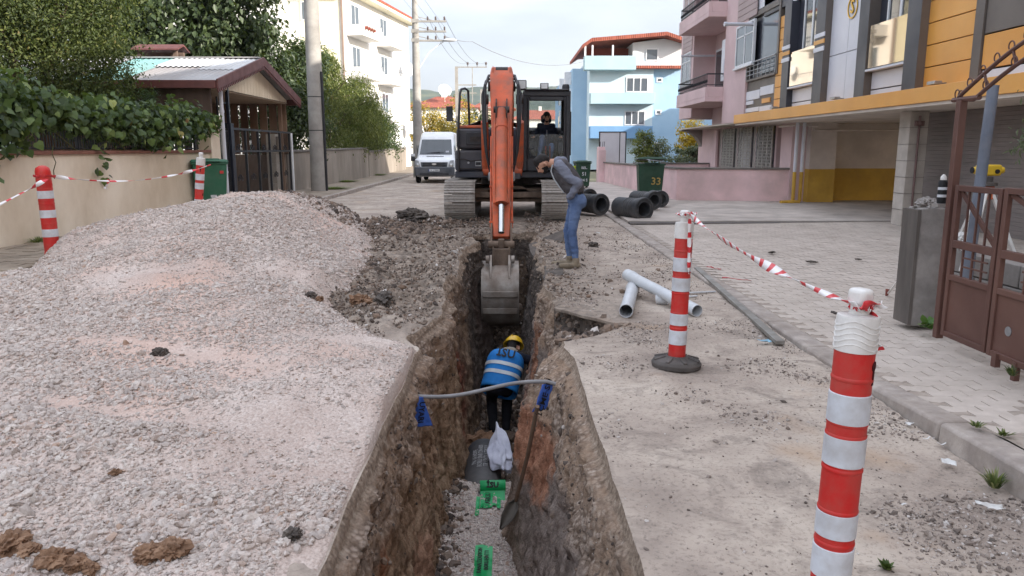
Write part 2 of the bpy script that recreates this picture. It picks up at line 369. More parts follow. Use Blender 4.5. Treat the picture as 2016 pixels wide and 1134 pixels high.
def m_trench():
    t = NT("cut_soil"); P = t.pos(); x, y, z = t.sep(P)
    vst = t.noise(1.0, 6, 0.62, t.scl(P, (9, 9, 1.6)))                      # scratches of the bucket teeth
    big = t.noise(1.3, 5, 0.6)
    brown = t.ramp(vst, [(0.28, S(98, 78, 60)), (0.46, S(148, 120, 96)), (0.6, S(176, 148, 122)), (0.78, S(198, 176, 154))])
    grey = t.ramp(vst, [(0.25, S(92, 82, 76)), (0.48, S(146, 132, 123)), (0.68, S(174, 160, 151)), (0.8, S(196, 186, 178))])
    left = t.ramp(t.math('ADD', t.math('MULTIPLY', x, 0.9), 0.62), [(0.45, 1.0), (0.75, 0.0)])
    lr = t.math('MULTIPLY', left, t.ramp(z, [(0.0, 1.0), (1.0, 1.0)]))
    col = t.mix(left, grey, brown)
    red = t.ramp(t.noise(1.05, 4, 0.5, t.scl(P, (1, 1.0, 0.55))), [(0.56, 0.0), (0.64, 0.85)]); col = t.mix(red, col, t.ramp(vst, [(0.3, S(134, 84, 60)), (0.7, S(200, 144, 112))]))
    def spot(y0, z0, ry, rz, sgn):                                         # beds of reddish clay met by the cut
        a = t.math('DIVIDE', t.math('SUBTRACT', y, y0), ry); b = t.math('DIVIDE', t.math('SUBTRACT', z, z0), rz); q = t.math('ADD', t.math('ADD', t.math('MULTIPLY', a, a), t.math('MULTIPLY', b, b)), t.math('MULTIPLY', t.math('SUBTRACT', t.noise(2.4, 6, 0.65), 0.5), 2.6))
        side_ = t.math('GREATER_THAN', t.math('MULTIPLY', t.math('ADD', x, 0.12), sgn), 0.0); return t.math('MULTIPLY', t.ramp(q, [(0.55, 0.9), (0.95, 0.0)]), side_)
    col = t.mix(spot(5.75, -0.62, 0.75, 0.5, 1.0), col, t.ramp(vst, [(0.3, S(150, 98, 74)), (0.55, S(198, 142, 112)), (0.75, S(214, 168, 140))]))
    col = t.mix(spot(8.9, -1.25, 0.9, 0.55, -1.0), col, t.ramp(vst, [(0.3, S(94, 54, 42)), (0.7, S(150, 92, 72))]))
    col = t.mix(spot(4.6, -1.35, 1.1, 0.4, -1.0), col, t.ramp(vst, [(0.3, S(140, 104, 82)), (0.7, S(202, 160, 134))]))
    # crushed-stone base course under the asphalt
    zz = t.math('ADD', z, t.math('MULTIPLY', t.math('SUBTRACT', big, 0.5), 0.28))
    mr = t.new("ShaderNodeMapRange"); t.set(mr.inputs[0], zz); mr.inputs[1].default_value = -0.52; mr.inputs[2].default_value = -0.40; base_m = mr.outputs[0]
    stone = t.ramp(t.voro(26).outputs['Distance'], [(0.05, S(206, 190, 176)), (0.35, S(182, 163, 148)), (0.6, S(134, 116, 102))]); stone = t.mix(t.ramp(t.noise(4, 6, 0.65), [(0.38, 0.0), (0.58, 0.85)]), stone, S(168, 142, 120))
    col = t.mix(base_m, col, stone)
    # dark clay at the far half
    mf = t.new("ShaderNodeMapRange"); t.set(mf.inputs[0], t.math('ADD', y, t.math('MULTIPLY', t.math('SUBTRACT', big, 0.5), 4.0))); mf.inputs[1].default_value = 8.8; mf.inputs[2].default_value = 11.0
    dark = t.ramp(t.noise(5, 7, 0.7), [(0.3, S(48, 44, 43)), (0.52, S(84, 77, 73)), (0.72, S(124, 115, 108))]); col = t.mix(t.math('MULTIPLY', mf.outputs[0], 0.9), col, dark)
    # asphalt band
    ma = t.new("ShaderNodeMapRange"); t.set(ma.inputs[0], z); ma.inputs[1].default_value = -0.085; ma.inputs[2].default_value = -0.07
    asp = t.ramp(t.noise(30, 5, 0.7), [(0.32, S(122, 106, 92)), (0.55, S(172, 152, 134)), (0.75, S(204, 188, 172))]); col = t.mix(ma.outputs[0], col, asp)
    blot = t.noise(13, 7, 0.72); col = t.mix(t.ramp(blot, [(0.34, 0.55), (0.46, 0.0)]), col, S(84, 66, 52)); col = t.mix(t.ramp(blot, [(0.58, 0.0), (0.72, 0.55)]), col, S(196, 176, 156))
    h = t.math('ADD', t.math('MULTIPLY', vst, 0.7), t.math('ADD', t.math('MULTIPLY', t.noise(40, 5, 0.7), 0.35), t.math('MULTIPLY', blot, 0.8))); t.bump(h, 1.0, 0.06)
    return t.done(col, 0.95, 0, 0.15)
def m_floor():
    t = NT("trench_bottom"); P = t.pos(); x, y, z = t.sep(P)
    g = t.ramp(t.noise(8, 7, 0.7), [(0.3, S(137, 116, 105)), (0.55, S(178, 156, 146)), (0.75, S(203, 186, 175))])
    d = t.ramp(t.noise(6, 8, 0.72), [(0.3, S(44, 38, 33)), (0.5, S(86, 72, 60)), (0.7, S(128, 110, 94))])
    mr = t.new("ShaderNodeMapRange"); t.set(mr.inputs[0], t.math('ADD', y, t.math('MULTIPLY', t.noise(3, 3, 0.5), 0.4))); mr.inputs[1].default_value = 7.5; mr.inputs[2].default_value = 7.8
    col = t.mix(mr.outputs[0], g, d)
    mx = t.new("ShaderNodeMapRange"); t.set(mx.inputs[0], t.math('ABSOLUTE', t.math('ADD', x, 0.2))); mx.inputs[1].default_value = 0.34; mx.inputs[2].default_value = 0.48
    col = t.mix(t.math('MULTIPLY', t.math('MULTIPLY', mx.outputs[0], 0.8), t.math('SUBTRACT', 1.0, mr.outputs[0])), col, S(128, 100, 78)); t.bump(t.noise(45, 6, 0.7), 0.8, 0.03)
    return t.done(col, 0.95, 0, 0.15)
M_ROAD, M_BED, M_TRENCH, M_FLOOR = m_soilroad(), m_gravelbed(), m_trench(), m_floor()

# ---- far ground: one big sheet with an opening under the works
gm = MB(); Z = -0.16
for (x0, x1, y0, y1) in ((-3500, -2.2, -600, 6000), (2.2, 3500, -600, 6000), (-2.2, 2.2, -600, -4), (-2.2, 2.2, 17.5, 6000)):
    gm.quad((x0, y0, Z), (x1, y0, Z), (x1, y1, Z), (x0, y1, Z))
struct(obj("ground", gm, pm("earth", S(128, 120, 100), S(104, 104, 78), 0.3, 0.95, local=False, bump=0.3), sm=0))

def strip(xa, xb, ys, n, zf, pw=1.0):
    s = np.linspace(0, 1, n) ** pw
    Y = np.repeat(ys[:, None], n, 1); X = xa[:, None] * (1 - s) + xb[:, None] * s
    return X, Y, zf(X, Y)
ys = np.concatenate([np.arange(0.4, 9, 0.025), np.arange(9, 15.15, 0.04)])
one = np.ones_like(ys)
sheets = [strip(lipR(ys), one * 2.47, ys, 80, zRoadR), strip(lipL(ys), one * -5.86, ys, 70, zRoadL, 1.5)]
yf = np.concatenate([np.arange(15.1, 24, 0.12), np.arange(24, 140, 1.5)])
zfar = lambda x, y: (0.013 * fbm(x * 1.3, y * 1.1, s=21) + 0.03 * np.exp(-((y - 15) / 2.5) ** 2) * fbm(x * 3, y * 3, s=81, o=5, g=0.6)) - 0.0
def zmix(x, y):
    w = sst(15.1, 17.5, y); zz = np.where(x > -0.1, zRoadR(x, np.minimum(y, 19.9)), zRoadL(x, np.minimum(y, 19.9)))
    return zz * (1 - w) + zfar(x, y) * w
sheets.append(strip(np.full_like(yf, -5.86), np.full_like(yf, 2.47), yf, 90, zmix))
yn = np.arange(-12, 0.45, 0.4); sheets.append(strip(np.full_like(yn, -5.86), np.full_like(yn, 2.47), yn, 8, lambda x, y: 0 * x))
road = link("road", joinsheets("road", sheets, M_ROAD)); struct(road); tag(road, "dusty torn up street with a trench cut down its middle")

# ---- the trench: two walls and the bottom
nz = 96
def wall_sheet(side, y0=0.4):
    yy = np.arange(y0, 15.12, 0.024); lip = lipL(yy) if side < 0 else lipR(yy)
    ztop = (zRoadL if side < 0 else zRoadR)(lip, yy)
    t = np.linspace(0, 1, nz)[None, :]; Y = np.repeat(yy[:, None], nz, 1)
    zb = zFloor(np.full_like(yy, -0.2), yy) - 0.18
    Z = ztop[:, None] * (1 - t) + zb[:, None] * t; d = ztop[:, None] - Z
    if side < 0: ins = 0.02 + 0.20 * (d / 1.7) ** 1.2
    else: ins = 0.40 * (d / 1.7) * (1 - 0.45 * sst(6.0, 9.5, Y)) + 0.03 * sst(0.2, 0.5, d)
    if side > 0: ins = ins + np.exp(-((Y - 6.15) / 0.62) ** 2) * (0.20 * sst(0.02, 0.22, d) - 0.06 * sst(0.5, 1.4, d))
    ins = ins * (1 - sst(13.8, 15.0, Y)) 
    asp = 1 - sst(0.065, 0.10, d); crumb = sst(0.065, 0.10, d) * (1 - sst(0.45, 0.65, d))
    n1 = fbm(Y * 5.5, Z * 1.2, s=101 + side, o=4) ; n2 = fbm(Y * 1.3, Z * 1.1, s=111 + side, o=3); n3 = fbm(Y * 11, Z * 11, s=121 + side, o=4, g=0.65)
    brk = 0.35 + 0.65 * sst(6, 8, Y)
    off = ins + (1 - asp) * (0.020 * n1 + 0.035 * n2 * (0.4 + 0.6 * brk)) + crumb * (0.025 * n3 + 0.035 + 0.03 * n2) + (1 - asp) * (1 - crumb) * 0.022 * n3
    off = off * sst(0.0, 0.03, d)
    wmax = np.maximum(lipR(yy) - lipL(yy), 0)[:, None] * 0.49
    off = np.minimum(off, wmax)
    X = lip[:, None] - side * off
    return X, Y, Z
sh = [wall_sheet(-1), wall_sheet(1)]
sh[1] = tuple(a[::-1] for a in sh[1])
X, Y = np.meshgrid(np.arange(-1.0, 0.75, 0.024), np.arange(0.4, 15.2, 0.03), indexing='ij')
wl_ = link("trench_side", joinsheets("trench_side", sh, M_TRENCH)); struct(wl_)
fl_ = link("trench_bottom", gridmesh("trench_bottom", X, Y, zFloor(X, Y), M_FLOOR)); struct(fl_)
e = MB(); e.quad((-0.8, 0.42, -2.2), (0.6, 0.42, -2.2), (0.6, 0.42, 0), (-0.8, 0.42, 0)); e.add([], []); struct(obj("trench_end", e, M_TRENCH, sm=0))
X, Z = np.meshgrid(np.linspace(-1.2, 1.0, 90), np.linspace(-2.4, 0.02, 90), indexing='ij'); head = link("trench_head", gridmesh("trench_head", X, 14.75 + 0.5 * (Z + 0.0) * 0 - 0.45 * np.clip(-Z, 0, 3) ** 0.8 * 0.5 + 0.12 * fbm(X * 3, Z * 3, s=91), Z, M_TRENCH)); struct(head)

# ---- gravel: the heap's bed of dust and fines
X, Y = np.meshgrid(np.linspace(0, 1, 150), np.concatenate([np.arange(0.6, 9, 0.04), np.arange(9, 19.2, 0.07)]), indexing='ij')
X = (-8.2) * (1 - X ** 0.8) + (lipL(Y) - 0.004) * X ** 0.8
Zb = zGravel(X, Y); Zb[-1] = np.minimum(Zb[-1], -0.02); X[-2] = X[-1] - 0.012; Zb[-2] = zGravel(X[-2], Y[-2]); bed = link("gravel_bed", gridmesh("gravel_bed", X[::-1], Y[::-1], Zb[::-1], M_BED)); struct(bed)

# ---- stones spread by geometry nodes over points worked out here
def rock_mesh(name, seed, mat, flat=0.62):
    bm = bmesh.new(); bmesh.ops.create_icosphere(bm, subdivisions=1, radius=1.0); rg = np.random.default_rng(seed)
    cuts = rg.normal(size=(5, 3)); cuts /= np.linalg.norm(cuts, axis=1)[:, None]
    for v in bm.verts:
        p = np.array(v.co) * (1 + rg.uniform(-0.22, 0.22))
        for c in cuts:
            k = p @ c
            if k > 0.62: p = p - c * (k - 0.62)
        v.co = (p[0] * 1.25, p[1] * 0.85, p[2] * flat)
    me = bpy.data.meshes.new(name); bm.to_mesh(me); bm.free(); me.materials.append(mat); return me
def m_stone(name, stops, rough=0.9):
    t = NT(name); oi = t.new("ShaderNodeObjectInfo"); c = t.ramp(oi.outputs['Random'], stops)
    n = t.noise(3.0, 4, 0.6, t.obj()); c = t.mix(t.ramp(n, [(0.35, 0.25), (0.6, 0.0)]), c, S(120, 104, 98)); t.bump(t.noise(7, 4, 0.6, t.obj()), 0.3, 0.1)
    return t.done(c, rough, 0, 0.25)
M_STONE = m_stone("crushed_stone", [(0.0, S(174, 163, 156)), (0.2, S(194, 183, 175)), (0.45, S(206, 195, 186)), (0.65, S(196, 179, 168)), (0.85, S(214, 205, 196)), (0.95, S(164, 151, 142)), (1.0, S(184, 157, 138))])
M_CLOD = m_stone("soil_clod", [(0.0, S(66, 60, 56)), (0.35, S(104, 92, 83)), (0.62, S(140, 124, 110)), (0.85, S(126, 104, 87)), (0.96, S(166, 153, 142)), (1.0, S(214, 208, 202))])
M_GRIT = m_stone("road_grit", [(0.0, S(92, 84, 78)), (0.35, S(132, 120, 111)), (0.7, S(160, 148, 138)), (0.9, S(190, 180, 172)), (1.0, S(210, 204, 198))])
ROCKS = {}
for key, m, fl in (("stone", M_STONE, 0.6), ("clod", M_CLOD, 0.8), ("grit", M_GRIT, 0.6)):
    ROCKS[key] = [bpy.data.objects.new("loose_" + key, rock_mesh("loose_" + key, 40 + i, m, fl)) for i in range(5)]
def scatter(name, label, key, pts, scl, tilt=0.5, cat="gravel"):
    """pts (n,3), scl (n,): one object, stones instanced on its points"""
    n = len(pts); me = bpy.data.meshes.new(name); me.vertices.add(n); me.vertices.foreach_set('co', pts.astype(np.float32).ravel())
    rot = np.stack([RNG.normal(0, tilt, n), RNG.normal(0, tilt, n), RNG.uniform(0, 6.283, n)], -1).astype(np.float32)
    a = me.attributes.new("rot", 'FLOAT_VECTOR', 'POINT'); a.data.foreach_set('vector', rot.ravel())
    a = me.attributes.new("scl", 'FLOAT', 'POINT'); a.data.foreach_set('value', scl.astype(np.float32))
    a = me.attributes.new("pick", 'INT', 'POINT'); a.data.foreach_set('value', RNG.integers(0, 5, n).astype(np.int32))
    o = link(name, me); g = bpy.data.node_groups.new(name, 'GeometryNodeTree')
    g.interface.new_socket("Geometry", in_out='INPUT', socket_type='NodeSocketGeometry'); g.interface.new_socket("Geometry", in_out='OUTPUT', socket_type='NodeSocketGeometry')
    N, L = g.nodes, g.links; gi, go = N.new("NodeGroupInput"), N.new("NodeGroupOutput"); iop = N.new("GeometryNodeInstanceOnPoints"); jo = N.new("GeometryNodeJoinGeometry")
    for r in ROCKS[key][::-1]:
        oi = N.new("GeometryNodeObjectInfo"); oi.inputs['Object'].default_value = r; oi.inputs['As Instance'].default_value = True; L.new(oi.outputs['Geometry'], jo.inputs[0])
    def attr(nm, ty):
        k = N.new("GeometryNodeInputNamedAttribute"); k.data_type = ty; k.inputs[0].default_value = nm; return k.outputs[0]
    er = N.new("FunctionNodeEulerToRotation"); L.new(attr("rot", 'FLOAT_VECTOR'), er.inputs[0])
    L.new(gi.outputs[0], iop.inputs['Points']); L.new(jo.outputs[0], iop.inputs['Instance']); iop.inputs['Pick Instance'].default_value = True
    L.new(attr("pick", 'INT'), iop.inputs['Instance Index']); L.new(er.outputs[0], iop.inputs['Rotation']); L.new(attr("scl", 'FLOAT'), iop.inputs['Scale']); L.new(iop.outputs[0], go.inputs[0])
    o.modifiers.new("stones", 'NODES').node_group = g
    tag(o, label, cat, kind='stuff'); return o
def sample(n, x0, x1, y0, y1, near=1.0):
    """points denser towards the camera"""
    k = RNG.uniform(0, 1, n); y = y0 * (y1 / y0) ** (k ** near); return RNG.uniform(x0, x1, n), y
x, y = sample(300000, -7.3, -0.62, 2.3, 16.5, 0.92)
x = np.where(RNG.uniform(0, 1, len(x)) < 0.9, np.clip(x, -9, 9) , x); vis = np.abs(x) < 0.72 * y + 0.6
x, y = x[vis], y[vis]; zg = zGravel(x, y); zw = np.where(x < -5.85, 0.12, zRoadL(np.clip(x, -5.8, 9), y))
patch = fbm(x * 0.8, y * 1.3, s=131, o=4)                                  # dusty strips without stones
rutm = (1 - sst(5.6, 6.4, y)) * (np.exp(-((y - (4.55 - 0.36 * (x + 3))) / 0.22) ** 2) + np.exp(-((y - (3.72 - 0.33 * (x + 3))) / 0.14) ** 2) + 0.8 * np.exp(-((y - (5.6 - 0.2 * (x + 3))) / 0.16) ** 2)) * (1 - sst(-2.4, -1.6, x))
keep = (zg > zw + 0.012) & (x < lipL(y) - 0.015) & (RNG.uniform(0, 1, len(x)) < np.clip(0.95 + patch * 0.9 - 1.2 * rutm, 0.04, 1))
x, y, zg, patch = x[keep], y[keep], zg[keep], patch[keep]
sz = RNG.gamma(3.2, 0.0029, len(x)) * (1 + 0.45 * np.clip(patch, -0.5, 0.8)) * (0.82 + 0.03 * y); sz = np.clip(sz, 0.0045, 0.045)
gx, gy, gz, gs = [x], [y], [zg + sz * 0.12], [sz]
x = RNG.normal(-0.2, 0.2, 26000); y = RNG.uniform(4.8, 7.7, 26000); k = np.abs(x + 0.2) < 0.42; x, y = x[k], y[k]
gx.append(x); gy.append(y); s2 = np.clip(RNG.gamma(3.2, 0.0028, len(x)), 0.004, 0.03); gz.append(zFloor(x, y) + s2 * 0.2); gs.append(s2)
scatter("gravel", "pale pinkish crushed stone heaped left of the trench and bedding its bottom", 'stone', np.stack([np.concatenate(gx), np.concatenate(gy), np.concatenate(gz)], -1), np.concatenate(gs))
# soil crumbs: dug ground beside the head of the trench, the hollow, the trench bottom and walls
px, py, pz, ps = [], [], [], []
def put(x, y, z, s): px.append(x); py.append(y); pz.append(z); ps.append(s)
x = RNG.normal(-1.5, 0.75, 26000); y = RNG.uniform(6.3, 18.5, 26000); k = (x < lipL(y) - 0.02) & (x > -5.5) & (zGravel(x, y) < zRoadL(x, y) + 0.03) & (fbm(x * 2, y * 2, s=141) > -0.25); x, y = x[k], y[k]
s2 = np.clip(RNG.gamma(1.3, 0.0065, len(x)), 0.003, 0.06); put(x, y, zRoadL(x, y) + s2 * 0.2, s2)
x = RNG.normal(-2.9, 0.8, 9000); y = RNG.normal(15.6, 1.2, 9000); k = (y < 18.8) & (y > 13.2) & (x < lipL(y)) & (x > -4.6); x, y = x[k], y[k]; s2 = np.clip(RNG.gamma(1.4, 0.012, len(x)), 0.005, 0.085); put(x, y, np.maximum(zRoadL(x, y), zGravel(x, y)) + s2 * 0.15, s2)
x = RNG.uniform(0.4, 2.2, 14000); y = RNG.uniform(8.4, 19, 14000); k = (x > lipR(y) + 0.02) & (RNG.uniform(0, 1, 14000) < np.exp(-((x - 0.4) / 0.55) ** 2) + 0.05); x, y = x[k], y[k]; s2 = np.clip(RNG.gamma(1.3, 0.0065, len(x)), 0.003, 0.055); put(x, y, zRoadR(x, y) + s2 * 0.2, s2)
x = RNG.uniform(0.45, 1.3, 14000); y = RNG.uniform(5.9, 8.1, 14000); k = (bite(x, y) > 0.15) & (x > lipR(y)); x, y = x[k], y[k]; s2 = np.clip(RNG.gamma(1.6, 0.012, len(x)), 0.004, 0.07); put(x, y, zRoadR(x, y) + s2 * 0.2, s2)
x = RNG.normal(-0.2, 0.28, 9000); y = RNG.uniform(7.3, 14.6, 9000); s2 = np.clip(RNG.gamma(1.5, 0.013, 9000), 0.005, 0.10); put(x, y, zFloor(x, y) + s2 * 0.2, s2)
for side, sheet in ((-1, sh[0]), (1, sh[1])):
    WX, WY, WZ = sheet; n = 2600; i = RNG.integers(0, WX.shape[0], n); j = np.clip(RNG.gamma(2.2, 6.5, n).astype(int) + 4, 0, nz - 1); k = (WZ[i, j] < -0.08) & (WY[i, j] > 2); i, j = i[k], j[k]
    s2 = np.clip(RNG.gamma(1.5, 0.005, len(i)), 0.003, 0.03); put(WX[i, j] - side * s2 * 0.1, WY[i, j], WZ[i, j], s2)
x = RNG.normal(-0.62, 0.09, 2600); y = RNG.uniform(4.5, 8, 2600); s2 = np.clip(RNG.gamma(1.5, 0.010, 2600), 0.004, 0.06); put(x, y, zFloor(x, y) + s2 * 0.2, s2)
x = RNG.normal(-4.2, 0.6, 1800); y = 2.75 + 0.06 * (x + 5) + RNG.normal(0, 0.07, 1800); k = (x < -3.0); x, y = x[k], y[k]; s2 = np.clip(RNG.gamma(2, 0.008, len(x)), 0.004, 0.05); put(x, y, zGravel(x, y) + s2 * 0.3, s2)
x = RNG.uniform(-2.1, -0.75, 16000); y = RNG.uniform(6.2, 11, 16000); k = (x < lipL(y) - 0.02) & (zGravel(x, y) < zRoadL(x, y) + 0.02) & (fbm(x * 3, y * 3, s=147) > -0.15); x, y = x[k], y[k]; s2 = np.clip(RNG.gamma(1.4, 0.0042, len(x)), 0.002, 0.03); put(x, y, zRoadL(x, y) + s2 * 0.2, s2)
scatter("soil_crumbs", "dark and brown crumbs of dug soil strewn round the trench", 'clod', np.stack([np.concatenate(a) for a in (px, py, pz)], -1), np.concatenate(ps), 0.8, "soil")
# grit on the right carriageway and in the gutter
x, y = sample(90000, 0.56, 2.47, 2.4, 17, 1.0); d = fbm(x * 1.6, y * 1.6, s=151, o=4) + 0.5 * np.exp(-((x - 2.3) / 0.25) ** 2)
k = (x > lipR(y) + 0.01) & (RNG.uniform(0, 1, len(x)) < np.clip(-0.05 + d * 1.1, 0.03, 0.7)) & (bite(x, y) < 0.1); x, y = x[k], y[k]; s2 = np.clip(RNG.gamma(1.7, 0.0026, len(x)), 0.0016, 0.022)
scatter("road_grit", "small loose stones scattered over the dusty right half of the road", 'grit', np.stack([x, y, zRoadR(x, y) + s2 * 0.2], -1), s2, 0.5)
# ================================================================ PAVEMENTS, KERBS, PAVERS
M_PAVE = pm("paver_concrete", S(198, 186, 175), S(182, 170, 159), 7, 0.9, bump=0.25, bscale=60, dirt=S(156, 144, 132), dscale=0.9, damt=0.4, local=False)
M_SAND = pm("joint_sand", S(170, 157, 145), S(144, 132, 121), 14, 0.95, bump=0.4, local=False)
M_KERB = pm("kerb_concrete", S(184, 173, 163), S(151, 141, 134), 7, 0.9, bump=0.4, bscale=45, dirt=S(130, 117, 106), dscale=3, damt=0.6, local=False)
M_CONC = pm("plain_concrete", S(201, 190, 180), S(177, 167, 159), 2.2, 0.9, bump=0.25, bscale=30, dirt=S(130, 121, 112), dscale=0.9, damt=0.5, local=False)
KH = lambda y: float(np.interp(y, [0, 3.75, 4.6, 6, 40], [0.145, 0.145, 0.06, 0.035, 0.035]))
def walk_z(x, y): return KH(y) - 0.006 + 0.012 * max(0, x - 2.7)
# right pavement: sand bed sheet, pavers on it, kerbstones along it
yy = np.concatenate([np.arange(-12, 2, 1.0), np.arange(2, 8, 0.2), np.arange(8, 17, 0.5)])
X = np.repeat(np.linspace(2.66, 9.2, 40)[:, None], len(yy), 1); Y = np.repeat(yy[None, :], 40, 0)
pave = link("pavement", gridmesh("pavement", X, Y, np.vectorize(walk_z)(X, Y) - 0.006, M_SAND)); struct(pave)
tag(pave, "interlocking zigzag pavers of the right pavement and driveway")
PL, PW = 0.235, 0.118
zig = [0, 0.014, 0, -0.014, 0, 0.014, 0, -0.014, 0]
def paver_outline(g=0.0028):
    n = len(zig); xs = [-PL / 2 + g + (PL - 2 * g) * i / (n - 1) for i in range(n)]
    return [(xs[i], -PW / 2 + g + zig[i]) for i in range(n)] + [(xs[i], PW / 2 - g + zig[i]) for i in reversed(range(n))]
po = paver_outline(); pmb = MB(); ins = [(p[0] * 0.988, p[1] * 0.975) for p in po]
k = len(po); pmb.add([(p[0], p[1], -0.03) for p in po] + [(p[0], p[1], -0.002) for p in po] + [(p[0], p[1], 0) for p in ins],
    [(i, (i + 1) % k, k + (i + 1) % k, k + i) for i in range(k)] + [(k + i, k + (i + 1) % k, 2 * k + (i + 1) % k, 2 * k + i) for i in range(k)] + [tuple(range(2 * k, 3 * k))])
paver_me = pmb.mesh("paver", M_PAVE)
cells = []
for j in range(int((16.4 - 1.8) / PW)):
    y = 1.8 + (j + 0.5) * PW; sh_ = (j % 2) * PL * 0.5
    for i in range(-1, int((8.9 - 2.68) / PL) + 1):
        x = 2.68 + PL / 2 + i * PL + sh_
        if x < 2.78 or x > 8.8: continue
        if y < 6.15 and x > 3.95: continue
        u = x / y
        if u > 0.72 or y < 3.2: continue
        cells.append((y * y + x * x, x, y))
cells.sort(); merged = MB()
for n, (d, x, y) in enumerate(cells):
    z = walk_z(x, y) + 0.0012 * fbm(x * 1.7, y * 1.7, s=161) + random.uniform(-0.0015, 0.0015)
    rx, ry, rz = random.gauss(0, 0.006), random.gauss(0, 0.006), random.gauss(0, 0.010)
    if n < 300:
        o = link("paver", paver_me, pave, (x, y, z)); o.rotation_euler = (rx, ry, rz)
    else:
        M = Matrix.Translation((x, y, z)) @ Euler((rx, ry, rz)).to_matrix().to_4x4()
        merged.add([M @ Vector(v) for v in pmb.v[k:]], [tuple(i - k for i in f) for f in pmb.f[k:]])
o = obj("paver_field", merged, M_PAVE, pave, sm=0); o['kind'] = 'stuff'
kerb = link("kerb", None); struct(kerb); tag(kerb, "worn concrete kerb along the right pavement")
y = 1.2
while y < 37:
    L = 0.98 if y < 12 else 3.0; y1 = y + L - 0.014; m = MB(); x0, x1 = 2.47 + random.uniform(-0.008, 0.008), 2.675; za, zb = KH(y) + random.uniform(-0.006, 0.006), KH(y1) + random.uniform(-0.006, 0.006)
    m.add([(x0, y, -0.1), (x1, y, -0.1), (x1, y1, -0.1), (x0, y1, -0.1), (x0 + 0.015, y, za), (x1, y, za), (x1, y1, zb), (x0 + 0.015, y1, zb)], [(0, 3, 2, 1), (4, 5, 6, 7), (0, 1, 5, 4), (1, 2, 6, 5), (2, 3, 7, 6), (3, 0, 4, 7)])
    obj("kerbstone", m, M_KERB, kerb, bevel=0.022, sm=50); y += L
# gutter strip and the concrete apron before the garage; the pavement beyond the driveway
m = MB(); m.bx(2.68, 8.7, 16.42, 16.75, -0.05, 0.062); struct(obj("drain_strip", m, pm("gutter_stone", S(104, 97, 92), S(80, 76, 73), 9, 0.9, bump=0.5, local=False), bevel=0.01))
m = MB(); m.bx(2.68, 24, 16.76, 24.4, -0.05, 0.085); m.bx(2.68, 6.2, 24.41, 37, -0.05, 0.075); m.bx(8.81, 24, 6.3, 16.75, -0.05, 0.08); struct(obj("apron", m, M_CONC, sm=0))
m = MB(); m.bx(3.99, 9.2, -12, 6.28, -0.05, 0.12); struct(obj("garden_soil", m, pm("garden_earth", S(112, 98, 80), S(82, 72, 58), 4, 0.95, bump=0.5, local=False), sm=0))
# left pavement: slabs and kerb
M_WALK = pm("left_paving", S(166, 152, 136), S(138, 126, 112), 3.0, 0.92, bump=0.3, bscale=30, dirt=S(112, 100, 84), dscale=1.1, damt=0.6, local=False)
m = MB(); m.bx(-12.5, -6.03, -12, 80, -0.1, 0.115); lw = struct(obj("left_pavement", m, M_WALK, sm=0)); tag(lw, "paved footway under the left garden wall")
n = 0; sm_ = MB(); sm_.box((0, 0, 0), (0.195, 0.195, 0.04)); slab_me = sm_.mesh("paving_slab", M_WALK)
for i in range(9):
    for j in range(30):
        x, y = -7.75 + i * 0.2, 9.2 + j * 0.2
        if x > -6.2 or x < -0.72 * y - 0.4 or zGravel(x, y) > 0.16: continue
        o = link("paving_slab", slab_me, lw, (x, y, 0.118 + random.uniform(-0.006, 0.006))); o.rotation_euler = (random.gauss(0, 0.01), random.gauss(0, 0.01), random.gauss(0, 0.01))
lk = link("left_kerb", None); struct(lk); tag(lk, "concrete kerb along the left footway")
y = 8.0
while y < 78:
    L = 1.0 if y < 45 else 4.0; m = MB(); m.bx(-6.025 + random.uniform(-0.01, 0.01), -5.87, y, y + L - 0.015, -0.1, 0.128 + random.uniform(-0.005, 0.005)); obj("kerbstone", m, M_KERB, lk, bevel=0.02, sm=50); y += L
# ================================================================ BUILDINGS ON THE RIGHT
def m_glass(name, tint=(0.03, 0.035, 0.04), rough=0.03, spec=0.9):
    t = NT(name); return t.done(tint, rough, 0.0, spec)
M_GLASS = m_glass("window_glass"); M_GLASSB = m_glass("bright_window_glass", (0.10, 0.12, 0.14), 0.05)
M_MIRROR = NT("mirror_glass").done(S(170, 160, 146), 0.03, 0.9, 0.8)
M_WPVC = pm("white_window_frame", S(226, 228, 230), S(206, 208, 212), 3, 0.4)
M_ORANGE = pm("orange_panel", S(226, 164, 82), S(216, 153, 73), 0.7, 0.45, dirt=S(196, 146, 88), dscale=0.9, damt=0.35)
M_WHITEP = pm("pale_panel", S(218, 219, 227), S(204, 206, 214), 0.6, 0.4, dirt=S(187, 187, 191), dscale=0.8, damt=0.3)
M_DARKP = pm("anthracite_panel", S(62, 64, 74), S(52, 54, 63), 1.2, 0.4)
M_BROWNP = pm("taupe_panel", S(108, 100, 94), S(94, 87, 82), 1.0, 0.5)
M_BACK = pm("dark_joint", S(70, 66, 64), None, 3, 0.8)
M_SOFFIT = pm("soffit_render", S(218, 205, 192), S(194, 186, 176), 1.2, 0.9, dirt=S(173, 161, 148), dscale=1, damt=0.4)
M_GWHITE = pm("garage_white_paint", S(225, 213, 204), S(203, 191, 184), 0.9, 0.8, dirt=S(173, 161, 150), dscale=1.4, damt=0.4)
M_GYEL = pm("garage_yellow_paint", S(208, 167, 71), S(186, 147, 59), 0.9, 0.75, dirt=S(153, 121, 59), dscale=1.5, damt=0.5)
M_SHUT = pm("shutter_grey", S(133, 123, 119), S(119, 111, 107), 1.5, 0.6, stretch=(1, 1, 6))
M_COLM = pm("column_cladding", S(199, 191, 182), S(178, 170, 161), 2, 0.75, dirt=S(157, 146, 136), dscale=2.5, damt=0.5)
